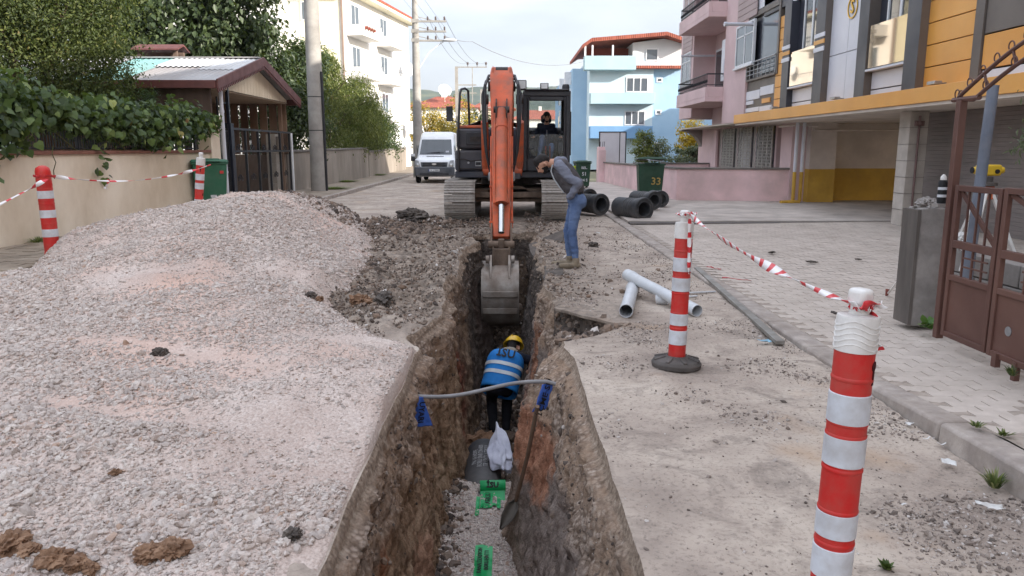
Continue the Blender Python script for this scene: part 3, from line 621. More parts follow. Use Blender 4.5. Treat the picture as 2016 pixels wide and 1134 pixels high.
M_BLACKM = pm("black_painted_iron", S(36, 36, 40), S(28, 28, 31), 8, 0.5, spec=0.5)
M_STEEL = pm("galvanised_steel", S(176, 178, 180), S(150, 152, 155), 6, 0.4, metal=0.7)
M_PINK = pm("pink_render", S(225, 197, 197), S(211, 184, 184), 0.8, 0.9, bump=0.12, bscale=60, dirt=S(188, 165, 163), dscale=0.7, damt=0.45)
M_SIDING = pm("pink_siding", S(184, 166, 164), S(172, 154, 152), 0.7, 0.8)
M_GOLD = pm("gold_letter", S(206, 166, 62), None, 3, 0.3, metal=0.8)

FX = 7.9
def fy(u, v=150, x=FX): return XP(u, v, x).y
def fz(u, v, x=FX): return XP(u, v, x).z
yb = thing("apartment_building", "apartment building clad in orange, white and anthracite panels over an open garage", "building", (FX, 15, 0))
def yo(name, mb, mat, bevel=0.006, **k):
    o = obj(name, mb, mat, None, bevel, **k); o.parent = yb; o.matrix_parent_inverse = Matrix.Translation(-Vector(yb.location)); return o
YEND, YNEAR, ZTOP = fy(1469, 190), -14.0, 11.6
m = MB(); m.bx(FX + 0.12, 21, YNEAR, YEND - 0.02, 2.74, ZTOP)
for yc, zc in ((YNEAR + 0.01, 0),): pass
yo("wall", m, M_BACK, 0, sm=0)
m = MB(); m.bx(7.42, 8.02, YNEAR, YEND - 0.35, 2.46, 2.735); yo("fascia", m, M_ORANGE)
m = MB(); m.bx(7.46, 20.9, YNEAR, YEND - 0.4, 2.40, 2.458); yo("soffit", m, M_SOFFIT, 0, sm=0)
def panel(y0, y1, z0, z1, mat, name="panel", x=FX, th=0.06, gap=0.012):
    m = MB(); m.bx(x, x + th, min(y0, y1) + gap, max(y0, y1) - gap, z0 + gap, z1 - gap); return yo(name, m, mat, 0.004)
def pilaster(u0, u1, front, side, z0=2.74, z1=5.6, x=FX - 0.16):
    y0, y1 = fy(u1), fy(u0); m = MB(); m.bx(x, FX + 0.2, y0, y1, z0, z1); 
    o = yo("pilaster", m, [front, side], 0.004)
    for p in o.data.polygons: p.material_index = 1 if abs(p.normal.y) > 0.5 else 0
    return o
# far bay: balcony recess with glass, brown frame and white panels
y0, y1 = fy(1531), fy(1470)
za, zb = fz(1500, 150), fz(1500, 30)
for (u0, u1, v0, v1, mt) in ((1471, 1497, 196, 178, M_WHITEP), (1498, 1524, 186, 168, M_WHITEP), (1471, 1485, 206, 198, M_WHITEP), (1502, 1518, 202, 192, M_ORANGE), (1471, 1497, 220, 211, M_WHITEP), (1498, 1522, 218, 207, M_WHITEP)):
    panel(fy(u1), fy(u0), fz((u0 + u1) / 2, v0), fz((u0 + u1) / 2, v1), mt, gap=0.006)
m = MB(); m.bx(FX + 0.03, FX + 0.1, y0, y1, 2.75, za - 0.02); yo("spandrel", m, M_BROWNP, 0)
zt = fz(1500, 28)
m = MB(); m.bx(FX - 0.03, FX + 0.1, y0, y0 + 0.14, za - 0.05, zt + 0.16); m.bx(FX - 0.03, FX + 0.1, y1 - 0.14, y1, za - 0.05, zt + 0.16); m.bx(FX - 0.03, FX + 0.1, y0 + 0.142, y1 - 0.142, zt, zt + 0.16); m.bx(FX - 0.05, FX + 0.1, y0 + 0.142, y1 - 0.142, za - 0.07, za); yo("balcony_frame", m, M_BROWNP)
m = MB(); m.bx(FX + 0.1, FX + 0.115, y0 + 0.14, y1 - 0.14, za, zt); yo("balcony_recess", m, M_DARKP, 0)
m = MB(); m.bx(FX + 0.06, FX + 0.08, y0 + 0.16, y0 + (y1 - y0) * 0.62, za + 0.1, zt - 0.05); yo("pane", m, M_GLASSB, 0)
m = MB()
for zz in (za + 0.12, za + 0.25, za + 0.38, za + 0.5): m.tube([(FX - 0.06, y0 + 0.1, zz), (FX - 0.06, y1 - 0.1, zz)], 0.014 if zz < za + 0.45 else 0.024, 8)
for k in range(8): m.cyl((FX - 0.06, y0 + 0.12 + k * (y1 - y0 - 0.24) / 7, za), (FX - 0.06, y0 + 0.12 + k * (y1 - y0 - 0.24) / 7, za + 0.5), 0.011, n=6)
yo("balcony_railing", m, M_STEEL, 0)
p = XP(1482, 50, FX); m = MB(); m.cyl((FX - 0.9, p.y - 0.25, p.z), (FX + 0.05, p.y - 0.25, p.z), 0.055); m.cyl((FX - 0.9, p.y - 0.25, p.z), (FX - 0.99, p.y - 0.25, p.z), 0.075); yo("vent_pipe", m, M_WHITEP)
for (zz0, zz1) in ((zt + 0.18, zt + 0.62), (zt + 0.64, zt + 1.3)): panel(y0, y1, zz0, zz1, M_WHITEP)
# orange strips with grooves
for u0, u1, n, zst in ((1526, 1549, 8, 2.755), (1816, 1912, 6, 2.755)):
    for k in range(n):
        h = 0.33 if u0 < 1700 else 0.40
        panel(fy(u1), fy(u0), zst + k * h, zst + (k + 1) * h, M_ORANGE, gap=0.009)
pilaster(1549, 1562, M_DARKP, M_DARKP)
pilaster(1612, 1630, M_DARKP, M_BROWNP)
pilaster(1697, 1716, M_DARKP, M_BROWNP)
pilaster(1792, 1819, M_DARKP, M_BROWNP)
pilaster(1911, 1928, M_BROWNP, M_BROWNP, x=FX - 0.03)
# white and orange bands crossing the pilasters of the first window
for u0, u1 in ((1548.5, 1562.5), (1611.5, 1630.5)):
    for k, (za_, zb_, mt) in enumerate(((4.02, 4.13, M_WHITEP), (4.2, 4.30, M_ORANGE), (4.36, 4.46, M_WHITEP))):
        m = MB(); m.bx(FX - 0.175, FX - 0.15, fy(u1) - 0.01, fy(u0) + 0.01, za_, zb_); yo("band", m, mt, 0.003)
def bay(u0, u1, zsill, zglass, mirror=True):
    """window recess with a balcony glass, a stone sill and a white spandrel"""
    y0, y1 = fy(u1), fy(u0)
    m = MB(); m.bx(FX + 0.08, FX + 0.118, y0, y1, zsill, 5.9); yo("window_recess", m, M_DARKP, 0)
    w0, w1 = y0 + 0.10, y1 - (y1 - y0) * 0.28; fr = MB(); b = 0.055
    fr.bx(FX + 0.0, FX + 0.075, w0, w0 + b, zsill + 0.02, 5.8); fr.bx(FX + 0.0, FX + 0.075, w1 - b, w1, zsill + 0.02, 5.8); fr.bx(FX + 0.01, FX + 0.07, (w0 + w1) / 2 - 0.045, (w0 + w1) / 2 + 0.045, zsill + 0.02, 5.8); fr.bx(FX + 0.0, FX + 0.075, w0 + b, w1 - b, zsill + 0.02, zsill + 0.09)
    wo = yo("window", fr, M_WPVC)
    pn = MB(); pn.bx(FX + 0.035, FX + 0.05, w0 + b, w1 - b, zsill + 0.09, 5.8); po_ = obj("pane", pn, M_GLASS, wo, sm=0); po_.matrix_parent_inverse = Matrix.Identity(4)
    m = MB(); m.bx(FX - 0.13, FX - 0.115, y0 + 0.02, y1 - 0.02, zsill + 0.02, zglass); yo("balcony_glass", m, M_MIRROR, 0)
    m = MB(); m.bx(FX - 0.16, FX + 0.08, y0 - 0.0, y1 + 0.0, zsill - 0.05, zsill - 0.002); yo("sill", m, M_WHITEP)
    zm = 2.755 + (zsill - 2.8) * 0.28
    panel(y0, y1, 2.755, zm, M_WHITEP); panel(y0, y1, zm, zsill - 0.052, M_WHITEP)
bay(1562, 1612, fz(1590, 166), fz(1590, 96))
bay(1716, 1792, fz(1760, 128), fz(1760, 40))
# white panel field with the gold emblem
y0, y1 = fy(1697), fy(1630); ym = fy(1664)
zs = fz(1664, 103); 
for a, b in ((y0, ym), (ym, y1)): panel(a, b, 2.755, zs, M_WHITEP, gap=0.008); panel(a, b, zs, 5.6, M_WHITEP, gap=0.008)
c = XP(1680, 14, FX); em = MB(); em.lathe([(0.22, 0), (0.25, 0), (0.25, 0.02), (0.22, 0.02)], (FX - 0.025, c.y, c.z), (1, 0, 0), 36, closed=True); eo = yo("emblem_ring", em, M_GOLD, 0)
lo = lettering("S", 0.42, M_GOLD, yb, frame_M((FX - 0.02, c.y, c.z), (0, -1, 0), (-1, 0, 0)), "emblem_letter", 0.012, 0.006); lo.matrix_parent_inverse = Matrix.Translation(-Vector(yb.location))
# near field: taupe panel above orange, white panel at the bottom
y0, y1 = 3.0, fy(1929)
for a, b in ((y0, 7.0), (7.0, y1)):
    panel(a, b, fz(1965, 132), fz(1965, 62), M_ORANGE); panel(a, b, fz(1965, 62), 5.6, M_BROWNP)
panel(8.4, y1 - 0.05, 2.755, fz(1965, 133), M_WHITEP); panel(y0, 8.38, 2.755, fz(1965, 133), M_ORANGE)
for a in range(4): panel(-14 + a * 4.2, -14 + (a + 1) * 4.2, 2.755, 5.6, (M_ORANGE, M_WHITEP)[a % 2])
for st in range(2):                                      # the storeys above the picture
    z0 = 5.62 + st * 3.0
    for a in range(8):
        ya = -14 + a * 4.8; panel(ya, min(ya + 2.4, YEND), z0, z0 + 2.98, (M_ORANGE, M_WHITEP)[a % 2]); panel(ya + 2.4, min(ya + 4.8, YEND), z0, z0 + 0.9, M_DARKP)
        m = MB(); m.bx(FX + 0.05, FX + 0.11, ya + 2.5, ya + 4.7, z0 + 0.95, z0 + 2.9); yo("pane", m, M_GLASS, 0)
# small floodlights on the fascia
for u, v in ((1530, 210), (1652, 195), (1850, 168)):
    q = XP(u, v, 7.75); m = MB(); m.bx(7.58, 7.72, q.y - 0.13, q.y + 0.13, 2.78, 2.84); m.bx(7.72, 7.86, q.y - 0.02, q.y + 0.02, 2.79, 2.82); yo("floodlight", m, M_STEEL)
# the open garage below
m = MB(); m.bx(8.95, 9.72, 22.7, 23.5, 1.06, 2.40); yo("pier", m, M_GWHITE, 0); m = MB(); m.bx(8.945, 9.725, 22.695, 23.5, 0.0, 1.06); yo("pier_dado", m, M_GYEL, 0)
m = MB(); m.bx(9.72, 20.9, 23.5, 23.7, 1.06, 2.40); yo("garage_wall", m, M_GWHITE, 0); m = MB(); m.bx(9.72, 20.9, 23.495, 23.7, 0, 1.06); yo("garage_dado", m, M_GYEL, 0)
m = MB(); m.bx(8.5, 8.95, 23.0, 23.9, 0, 2.4); yo("party_wall", m, M_PINK, 0)
m = MB(); m.bx(8.08, 8.46, 15.5, 15.92, 0.0, 2.40); yo("column", m, M_COLM, 0.01)
for k in range(7):
    m = MB(); m.bx(8.07, 8.47, 15.49, 15.93, 0.09 + k * 0.33, 0.095 + k * 0.33); yo("column_joint", m, M_BACK, 0)
m = MB(); m.tube([(8.24, 15.44, 0.1), (8.24, 15.44, 1.85), (8.24, 15.44, 2.3)], 0.022, 8); m.ball((8.24, 15.43, 2.16), 0.05); m.bx(8.16, 8.32, 15.40, 15.48, 2.1, 2.2); yo("riser_pipe", m, pm("red_brown_pipe", S(120, 96, 92), None, 5, 0.6), 0)
m = MB(); m.bx(12.0, 20.9, 9.0, 23.5, 0, 0.02); 
wallm = MB(); wallm.bx(8.96, 9.1, YNEAR, 16.55, 0.0, 2.40); wallm.bx(9.1, 12.5, 16.4, 16.55, 0, 2.4); yo("ground_floor_wall", wallm, M_SHUT, 0)
for k in range(30):
    m = MB(); m.bx(8.935, 8.955, 2.0, 16.5, 0.08 + k * 0.077, 0.08 + k * 0.077 + 0.0755); yo("shutter_slat", m, M_SHUT, 0.003)
m = MB(); m.bx(8.94, 8.96, 2, 16.5, 0.08, 0.1)
# pipes at the corner between the garage and the pink wall
m = MB(); q = YP(1567, 300, 22.4)
for dx in (0, 0.2): m.tube([(q.x + dx, 22.4, 0.98), (q.x + dx, 22.4, 2.40)], 0.05, 12)
gp = yo("white_downpipe", m, M_WHITEP, 0)
m = MB()
for dx in (0, 0.2): m.tube([(q.x + dx, 22.4, 0.985), (q.x + dx, 22.4, 0.16), (q.x + dx - 0.03, 22.35, 0.12), (q.x + dx - 0.4, 22.3, 0.11)], 0.052, 12)
yo("yellow_downpipe", m, M_GYEL, 0)
m = MB(); m.tube([(8.1, 23.0, 2.3), (8.5, 22.5, 2.34), (9.0, 22.4, 2.3)], 0.035, 8); m.tube([(9.0, 22.62, 2.18), (12.4, 22.62, 2.2)], 0.03, 8); yo("ceiling_pipe", m, M_GWHITE, 0)

# ---------------------------------------------------------------- the pink block
PX = 7.85; PY0, PY1 = YEND + 0.02, 35.4
pk = thing("pink_apartment_building", "dusty pink apartment block with siding bands and black railed balconies", "building", (PX, 29, 0))
def ko(name, mb, mat, bevel=0.008, **k):
    o = obj(name, mb, mat, None, bevel, **k); o.parent = pk; o.matrix_parent_inverse = Matrix.Translation(-Vector(pk.location)); return o
def ky(u, v=150): return XP(u, v, PX).y
zo = 2.96
yb0, yb1 = ky(1425), ky(1364)                      # the balcony recess
m = MB(); m.bx(PX, 20, PY0, yb0, 2.55, 12.0); m.bx(PX + 0.9, 20, yb0, yb1, 2.55, 12.0); m.bx(PX, 20, yb1, PY1, zo, 12.0); ko("wall", m, M_PINK, 0, sm=0)
m = MB(); m.bx(8.8, 20, PY0 - 0.6, PY1, 0, 2.55); ko("ground_floor_wall", m, M_PINK, 0, sm=0)
m = MB(); m.bx(PX + 0.02, 8.8, PY0, PY1 - 0.02, 2.50, 2.548); ko("soffit", m, M_SOFFIT, 0, sm=0)
m = MB()                                             # arched pier carrying the far corner
arc = [(7.87, 2.5)] + [(7.87 + math.sin(R(k)), 1.35 + math.cos(R(k)) * 1.1) for k in range(0, 91, 10)] + [(8.87, 0), (9.3, 0), (9.3, 2.5)]
m.prism([(x, 34.8, z) for x, z in arc], (0, 0.55, 0)); ko("arched_pier", m, pm("grey_pier", S(150, 142, 138), None, 2, 0.9), 0, sm=30)
for u0, u1, v0, v1 in ((1343, 1361, 104, -300), (1448, 1484, 42, -300)):                  # siding boards
    a, b = ky(u1), ky(u0); z0 = XP((u0 + u1) / 2, v0, PX).z; k = 0
    while z0 + k * 0.2 < 8.5:
        m = MB(); m.bx(PX - 0.03, PX + 0.01, a, b, z0 + k * 0.2 + 0.01, z0 + (k + 1) * 0.2); ko("siding_board", m, M_SIDING, 0.01); k += 1
def pwin(u0, u1, vb, vt, par_y=True):
    a, b = ky(u1), ky(u0); z0, z1 = XP((u0 + u1) / 2, vb, PX).z, XP((u0 + u1) / 2, vt, PX).z; w = 0.07; fr = MB()
    fr.bx(PX - 0.05, PX + 0.04, a, a + w, z0, z1); fr.bx(PX - 0.05, PX + 0.04, b - w, b, z0, z1); fr.bx(PX - 0.05, PX + 0.04, a + w, b - w, z0, z0 + w); fr.bx(PX - 0.05, PX + 0.04, a + w, b - w, z1 - w, z1)
    fr.bx(PX - 0.04, PX + 0.03, (a + b) / 2 - 0.04, (a + b) / 2 + 0.04, z0 + w, z1 - w); fr.bx(PX - 0.04, PX + 0.03, a + w, b - w, z0 + (z1 - z0) * 0.7, z0 + (z1 - z0) * 0.7 + 0.05); fr.bx(PX - 0.1, PX, a - 0.05, b + 0.05, z0 - 0.07, z0 - 0.003)
    o = ko("window", fr, M_WPVC); pn = MB(); pn.bx(PX - 0.025, PX - 0.012, a + w, b - w, z0 + w, z1 - w); obj("pane", pn, M_GLASSB, o, sm=0)
pwin(1343, 1360, 168, 106); pwin(1343, 1361, 32, -40); pwin(1448, 1482, 130, 48); pwin(1448, 1482, -20, -110)
zb1 = XP(1395, 196, PX - 0.6).z; zt1 = XP(1395, 172, PX - 0.6).z
for dz in (0, 2.95, 5.9):
    z0 = zb1 - 0.05 + dz; m = MB(); m.bx(PX - 0.65, PX + 0.9, yb0, yb1, z0, z0 + 0.16); m.bx(PX - 0.65, PX - 0.53, yb0, yb1, z0 + 0.161, z0 + 0.52); m.bx(PX - 0.529, PX + 0.0, yb0, yb0 + 0.12, z0 + 0.161, z0 + 0.52); m.bx(PX - 0.529, PX, yb1 - 0.12, yb1, z0 + 0.161, z0 + 0.52)
    ko("balcony", m, M_PINK, 0.01)
    r = MB(); r.tube([(PX, yb0 + 0.06, z0 + 0.98), (PX - 0.59, yb0 + 0.06, z0 + 0.98), (PX - 0.59, yb1 - 0.06, z0 + 0.98), (PX, yb1 - 0.06, z0 + 0.98)], 0.025, 6); r.tube([(PX, yb0 + 0.06, z0 + 0.6), (PX - 0.59, yb0 + 0.06, z0 + 0.6), (PX - 0.59, yb1 - 0.06, z0 + 0.6), (PX, yb1 - 0.06, z0 + 0.6)], 0.015, 6)
    n = 26
    for k in range(n + 1): yv = yb0 + 0.06 + (yb1 - yb0 - 0.12) * k / n; r.cyl((PX - 0.59, yv, z0 + 0.52), (PX - 0.59, yv, z0 + 0.98), 0.011, n=5); r.lathe([(0.011, 0.66), (0.035, 0.72), (0.011, 0.8)], (PX - 0.59, yv, z0), n=5)
    ko("balcony_railing", r, M_BLACKM, 0)
    d = MB(); d.bx(PX + 0.78, PX + 0.89, yb0 + 0.5, yb1 - 0.6, z0 + 0.18, z0 + 2.3); do = ko("balcony_door", d, M_WPVC)
    g = MB(); g.bx(PX + 0.765, PX + 0.779, yb0 + 0.6, yb1 - 0.7, z0 + 0.3, z0 + 2.2); obj("pane", g, M_GLASS, do, sm=0)
    a = MB(); a.bx(PX + 0.02, PX + 0.5, yb0 + 0.03, yb0 + 0.5, z0 + 0.75, z0 + 2.2); a.bx(PX - 0.0, PX + 0.019, yb0 + 0.1, yb0 + 0.42, z0 + 0.9, z0 + 1.5); ko("boiler_cupboard", a, M_WHITEP)
    a = MB(); a.cyl((PX - 0.6, yb1 - 0.3, z0 + 2.1), (PX + 0.8, yb1 - 0.3, z0 + 2.12), 0.045); ko("awning_tube", a, M_WHITEP, 0)
# ground-floor windows behind lattice grilles
M_GRILLE = pm("pale_lattice_iron", S(196, 190, 182), S(170, 164, 158), 8, 0.6)
for i, (ya, ybb) in enumerate(((25.3, 27.1), (27.5, 29.2), (29.6, 31.4))):
    m = MB(); m.bx(8.76, 8.80, ya, ybb, 0.95, 2.42); w = ko("window", m, M_GLASS, 0, sm=0)
    g = MB(); x = 8.70
    for k in range(5): yv = ya + (ybb - ya) * k / 4; g.bx(x - 0.015, x + 0.015, yv - 0.02, yv + 0.02, 0.9, 2.45)
    n = 14; hh = 1.5; ww = ybb - ya
    for k in range(-n, n + 1):
        for s in (-1, 1):
            y0 = ya + ww * k / n; y1 = y0 + s * hh * 0.62; z0, z1 = 0.92, 2.42
            t0, t1 = 0.0, 1.0
            lo_, hi_ = ya, ybb
            if s > 0: t0 = max(0, (lo_ - y0) / (y1 - y0)); t1 = min(1, (hi_ - y0) / (y1 - y0))
            else: t0 = max(0, (hi_ - y0) / (y1 - y0)); t1 = min(1, (lo_ - y0) / (y1 - y0))
            if t1 - t0 > 0.02: g.beam((x, y0 + (y1 - y0) * t0, z0 + (z1 - z0) * t0), (x, y0 + (y1 - y0) * t1, z0 + (z1 - z0) * t1), 0.014, 0.014)
    obj("grille", g, M_GRILLE, w, sm=0)
    if i == 1: c = MB(); c.bx(8.745, 8.759, ya + 0.3, ya + 1.2, 0.95, 2.1); obj("curtain", c, M_WHITEP, w, sm=0)
m = MB(); m.bx(8.62, 8.7, 31.8, 32.2, 0, 2.4); ko("door_leaf", m, M_PINK)

# ---------------------------------------------------------------- pink garden wall with its coping
def wall_thing(name, label, pts, h, th, mat, cap, caph=0.06, z0=0.0, capw=0.05):
    t = thing(name, label, "wall", (pts[0][0], pts[0][1], 0)); inv = Matrix.Translation(-Vector(t.location))
    for (a, b) in zip(pts[:-1], pts[1:]):
        A = Vector((a[0], a[1], z0)); B = Vector((b[0], b[1], z0)); ha, hb = a[2], b[2]; d = (B - A).normalized(); nx = Vector((-d.y, d.x, 0)) * th / 2; ex = d * (th / 2 - 0.003); A2, B2 = A - ex, B + ex
        m = MB(); m.prism([A2 - nx, B2 - nx, B2 - nx + Vector((0, 0, hb)), A2 - nx + Vector((0, 0, ha))], nx * 2); o = obj("wall_body", m, mat, t, sm=0); o.matrix_parent_inverse = inv
        if cap:
            nx2 = nx * (1 + 2 * capw / th); m = MB(); m.prism([A2 - nx2 + Vector((0, 0, ha + 0.002)), B2 - nx2 + Vector((0, 0, hb + 0.002)), B2 - nx2 + Vector((0, 0, hb + caph)), A2 - nx2 + Vector((0, 0, ha + caph))], nx2 * 2); o = obj("coping", m, cap, t, 0.01); o.matrix_parent_inverse = inv
    return t
M_COPE = pm("grey_coping", S(126, 120, 114), S(104, 99, 95), 4, 0.9, bump=0.3)
M_PWALL = pm("pink_wall_paint", S(238, 205, 205), S(220, 188, 188), 1.0, 0.9, bump=0.15, bscale=50, dirt=S(186, 163, 159), dscale=1.1, damt=0.6)
q0, q1, q2 = GP(1184, 345, 0.06), (5.35, 23.6), (8.62, 23.1)
wall_thing("garden_wall", "low pink rendered garden wall with grey coping behind the green bin", [(4.75, 37.5, 0.98), (5.35, 23.7, 1.03), (8.62, 23.15, 1.03)], 1, 0.2, M_PWALL, M_COPE)
wall_thing("back_garden_wall", "farther pink garden wall below the blue building with grey coping", [(5.6, 33.6, 1.0), (8.7, 33.4, 1.0)], 1, 0.18, M_PWALL, M_COPE)
m = MB(); m.bx(4.42, 4.74, 37.2, 37.9, 0, 1.75); m.bx(4.42, 4.75, 36.9, 37.19, 0, 1.6); o = obj("gate_pillar", m, M_PWALL, bevel=0.01); tag(o, "pink gate pillar with bare iron ends at the far end of the garden wall", "pillar")
r_ = MB()
for dx in (0.08, 0.2, 0.28): r_.tube([(4.45 + dx, 37.5, 1.74), (4.45 + dx + 0.02, 37.5, 2.0)], 0.012, 5)
obj("iron_rod", r_, M_BLACKM, o)
ws = thing("white_hoarding", "white panel hoarding with dark frame in front of the blue building", "hoarding", (5.2, 38.6, 0))
m = MB(); m.bx(-0.55, 0.72, -0.02, 0.02, 0.3, 2.45); obj("panel", m, pm("hoarding_white", S(214, 214, 218), S(200, 200, 205), 1, 0.6), ws)
m = MB(); m.bx(-0.6, -0.55, -0.04, 0.04, 0, 2.5); m.bx(0.72, 0.77, -0.04, 0.04, 0, 2.5); m.bx(0.42, 0.46, -0.03, 0.03, 0.3, 2.45); m.bx(-0.55, 0.72, -0.03, 0.03, 2.451, 2.5); obj("frame", m, M_BLACKM, ws)

# ---------------------------------------------------------------- the blue block
M_BLUE = pm("blue_render", S(168, 198, 222), S(156, 188, 215), 0.6, 0.9); M_LBLUE = pm("pale_blue_render", S(204, 222, 230), S(192, 212, 222), 0.5, 0.9); M_TEAL = pm("teal_band", S(172, 198, 206), S(163, 190, 199), 0.6, 0.9)
M_DBLUE = pm("deep_blue_band", S(120, 158, 196), S(110, 149, 188), 0.6, 0.9); M_WHITER = pm("white_render", S(222, 224, 226), S(210, 212, 214), 0.5, 0.9)
def m_tiles(name, a, b, ax=(1, 1, 1)):
    t = NT(name); w = t.new("ShaderNodeTexWave"); w.inputs['Scale'].default_value = 2.2; w.inputs['Distortion'].default_value = 0.6; t.set(w.inputs[0], t.obj()); n = t.noise(3, 5, 0.6, t.obj())
    t.bump(w.outputs[0], 0.6, 0.05); return t.done(t.ramp(n, [(0.35, b), (0.65, a)]), 0.85)
M_RTILE = m_tiles("red_roof_tiles", S(166, 94, 76), S(134, 74, 60))
BY = 62.0
bl = thing("blue_apartment_building", "pale and blue four storey block with a red roofed terrace on top", "building", (10, BY, 0))
def bo(name, mb, mat, bevel=0.02, **k):
    o = obj(name, mb, mat, None, bevel, **k); o.parent = bl; o.matrix_parent_inverse = Matrix.Translation(-Vector(bl.location)); return o
bxp = lambda u: YP(u, 200, BY).x; bzp = lambda v: YP(1200, v, BY).z
x0, xm, x1 = bxp(1160), bxp(1285), bxp(1345)
m = MB(); m.bx(x0, xm, BY, BY + 16, 0, bzp(115)); bo("wall", m, M_LBLUE, 0)
m = MB(); m.bx(xm, x1 + 6, BY + 0.3, BY + 16, 0, bzp(128)); bo("side_wall", m, M_BLUE, 0)
m = MB(); m.bx(x0 - 1.2, x0, BY + 2, BY + 24, 0, bzp(130)); bo("street_wing", m, M_BLUE, 0)
for v0, v1, u0, u1, mt in ((140, 113, 1147, 1246, M_TEAL), (206, 184, 1160, 1284, M_TEAL), (273, 249, 1160, 1282, M_DBLUE)):
    m = MB(); xa, xb = bxp(u0), bxp(u1); m.bx(xa, xb, BY - 1.1, BY - 0.95, bzp(v0), bzp(v1)); m.bx(xa, xa + 0.15, BY - 0.949, BY, bzp(v0), bzp(v1)); m.bx(xb - 0.15, xb, BY - 0.949, BY, bzp(v0), bzp(v1)); m.bx(xa + 0.15, xb - 0.15, BY - 0.949, BY - 0.001, bzp(v0), bzp(v0) + 0.15); bo("balcony", m, mt)
def bwin(u0, u1, v0, v1, n, d=0.05, y=BY):
    xa, xb, za, zb = bxp(u0), bxp(u1), bzp(v0), bzp(v1); fr = MB(); w = 0.1
    for k in range(n + 1): xx = xa + (xb - xa - w) * k / n; fr.bx(xx, xx + w, y - d, y + 0.05, za, zb)
    fr.bx(xa + w, xb - w, y - d + 0.01, y + 0.05, za, za + w); fr.bx(xa + w, xb - w, y - d + 0.01, y + 0.05, zb - w, zb); o = bo("window", fr, M_WPVC); p = MB(); p.bx(xa + 0.02, xb - 0.02, y - 0.02, y - 0.005, za + 0.02, zb - 0.02); obj("pane", p, M_GLASSB, o, sm=0)
bwin(1230, 1271, 247, 218, 3); bwin(1231, 1275, 182, 152, 3)
for v0, v1 in ((162, 152), (226, 216), (291, 280)): bwin(1292, 1304, v0, v1, 1, 0.06, BY + 0.3)
bwin(1268, 1293, 120, 95, 1)
m = MB(); pts = [(bxp(1246), bzp(140)), (bxp(1246), bzp(80)), (bxp(1300), bzp(75)), (bxp(1350), bzp(92)), (bxp(1350), bzp(128)), (bxp(1246), bzp(128))]
m.prism([(x, BY + 0.02, z) for x, z in ((bxp(1243), bzp(134)), (bxp(1345), bzp(134)), (bxp(1345), bzp(84)), (bxp(1303), bzp(76)), (bxp(1243), bzp(84)))], (0, 9, 0)); bo("attic", m, M_WHITER, 0)
rf = MB()
for (ua, va, ub, vb) in ((1142, 99, 1160, 86), (1160, 86, 1303, 74), (1303, 74, 1350, 90)):
    A, B = Vector((bxp(ua), BY - 1.2, bzp(va))), Vector((bxp(ub), BY - 1.2, bzp(vb))); rf.prism([A, B, B + Vector((0, 0, 0.28)), A + Vector((0, 0, 0.28))], (0, 12, 0))
bo("roof", rf, M_RTILE, 0)
m = MB(); m.bx(bxp(1247), bxp(1340), BY - 0.5, BY + 0.01, bzp(136), bzp(130)); bo("tiled_ledge", m, M_RTILE)
m = MB(); m.bx(bxp(1160), bxp(1243), BY + 2.2, BY + 2.4, bzp(115), bzp(88)); bo("terrace_back_wall", m, pm("terrace_red", S(150, 84, 72), None, 1, 0.9), 0)
for u in (1148, 1162, 1201):
    m = MB(); m.bx(bxp(u) - 0.07, bxp(u) + 0.07, BY - 1.0, BY - 0.86, bzp(114), bzp(92)); bo("roof_post", m, M_WPVC)
for v in (160, 195, 232, 262):
    for k in range(2):
        m = MB(); m.bx(x0 - 1.75, x0 - 1.2, BY + 3 + k * 6, BY + 3.6 + k * 6, bzp(v), bzp(v) + 1.0); bo("air_conditioner", m, M_WPVC)
for k in range(3):
    for v in (140, 205, 270):
        m = MB(); m.bx(x0 - 1.24, x0 - 1.2, BY + 5 + k * 6, BY + 6.4 + k * 6, bzp(v) - 1.6, bzp(v) - 0.2); bo("pane", m, M_GLASS, 0)
# unseen house added behind the pink block so its roof shades the blue front
nb = MB(); nb.bx(20.5, 34, 38, 58, 0, 8.3); o = obj("shading_house", nb, M_WHITER, sm=0); tag(o, "plain unseen house added behind the pink block for its shade", "building")
# ================================================================ LEFT SIDE: WALL, VINE, CARPORT, POLES, FAR BUILDINGS
M_CREAM = pm("cream_render", S(239, 227, 208), S(225, 210, 189), 0.6, 0.9, bump=0.15, bscale=40, dirt=S(185, 164, 136), dscale=0.75, damt=0.6, stretch=(1, 1, 0.6))
M_COPER = pm("red_brown_coping", S(150, 104, 88), S(126, 86, 74), 4, 0.85, bump=0.2)
M_GREYW = pm("weathered_grey_render", S(164, 154, 142), S(140, 130, 119), 0.7, 0.92, bump=0.2, bscale=30, dirt=S(112, 102, 92), dscale=0.9, damt=0.6, stretch=(1, 1, 0.4))
M_MAROON = pm("maroon_paint", S(110, 68, 64), S(92, 56, 53), 3, 0.55)
LX = -7.9
wall_thing("garden_wall", "stained cream garden wall with brown coping below the vine fence", [(-8.15, 6.0, 1.55), (-7.85, 20.1, 1.55)], 1, 0.22, M_CREAM, M_COPER, 0.07)
def lwx(y): return -8.15 + (y - 6) * 0.3 / 14.1
fe = thing("metal_fence", "dark upright bar fence on the cream wall half hidden by vine leaves", "fence", (-7.95, 13, 1.62))
finv = Matrix.Translation(-Vector(fe.location)); 
def fo(name, mb, mat, parent=fe, **k): o = obj(name, mb, mat, parent, **k); o.matrix_parent_inverse = finv; return o
bar = MB(); bar.bx(-0.008, 0.008, -0.008, 0.008, 0, 0.62); bar_me = bar.mesh("bar", M_BLACKM); y = 9.4; n = 0; rest = MB()
while y < 19.7:
    if n < 110 and y > 10.5: o = link("bar", bar_me, fe); o.location = (lwx(y) + 7.95, y - 13, 0.02); n += 1
    y += 0.085
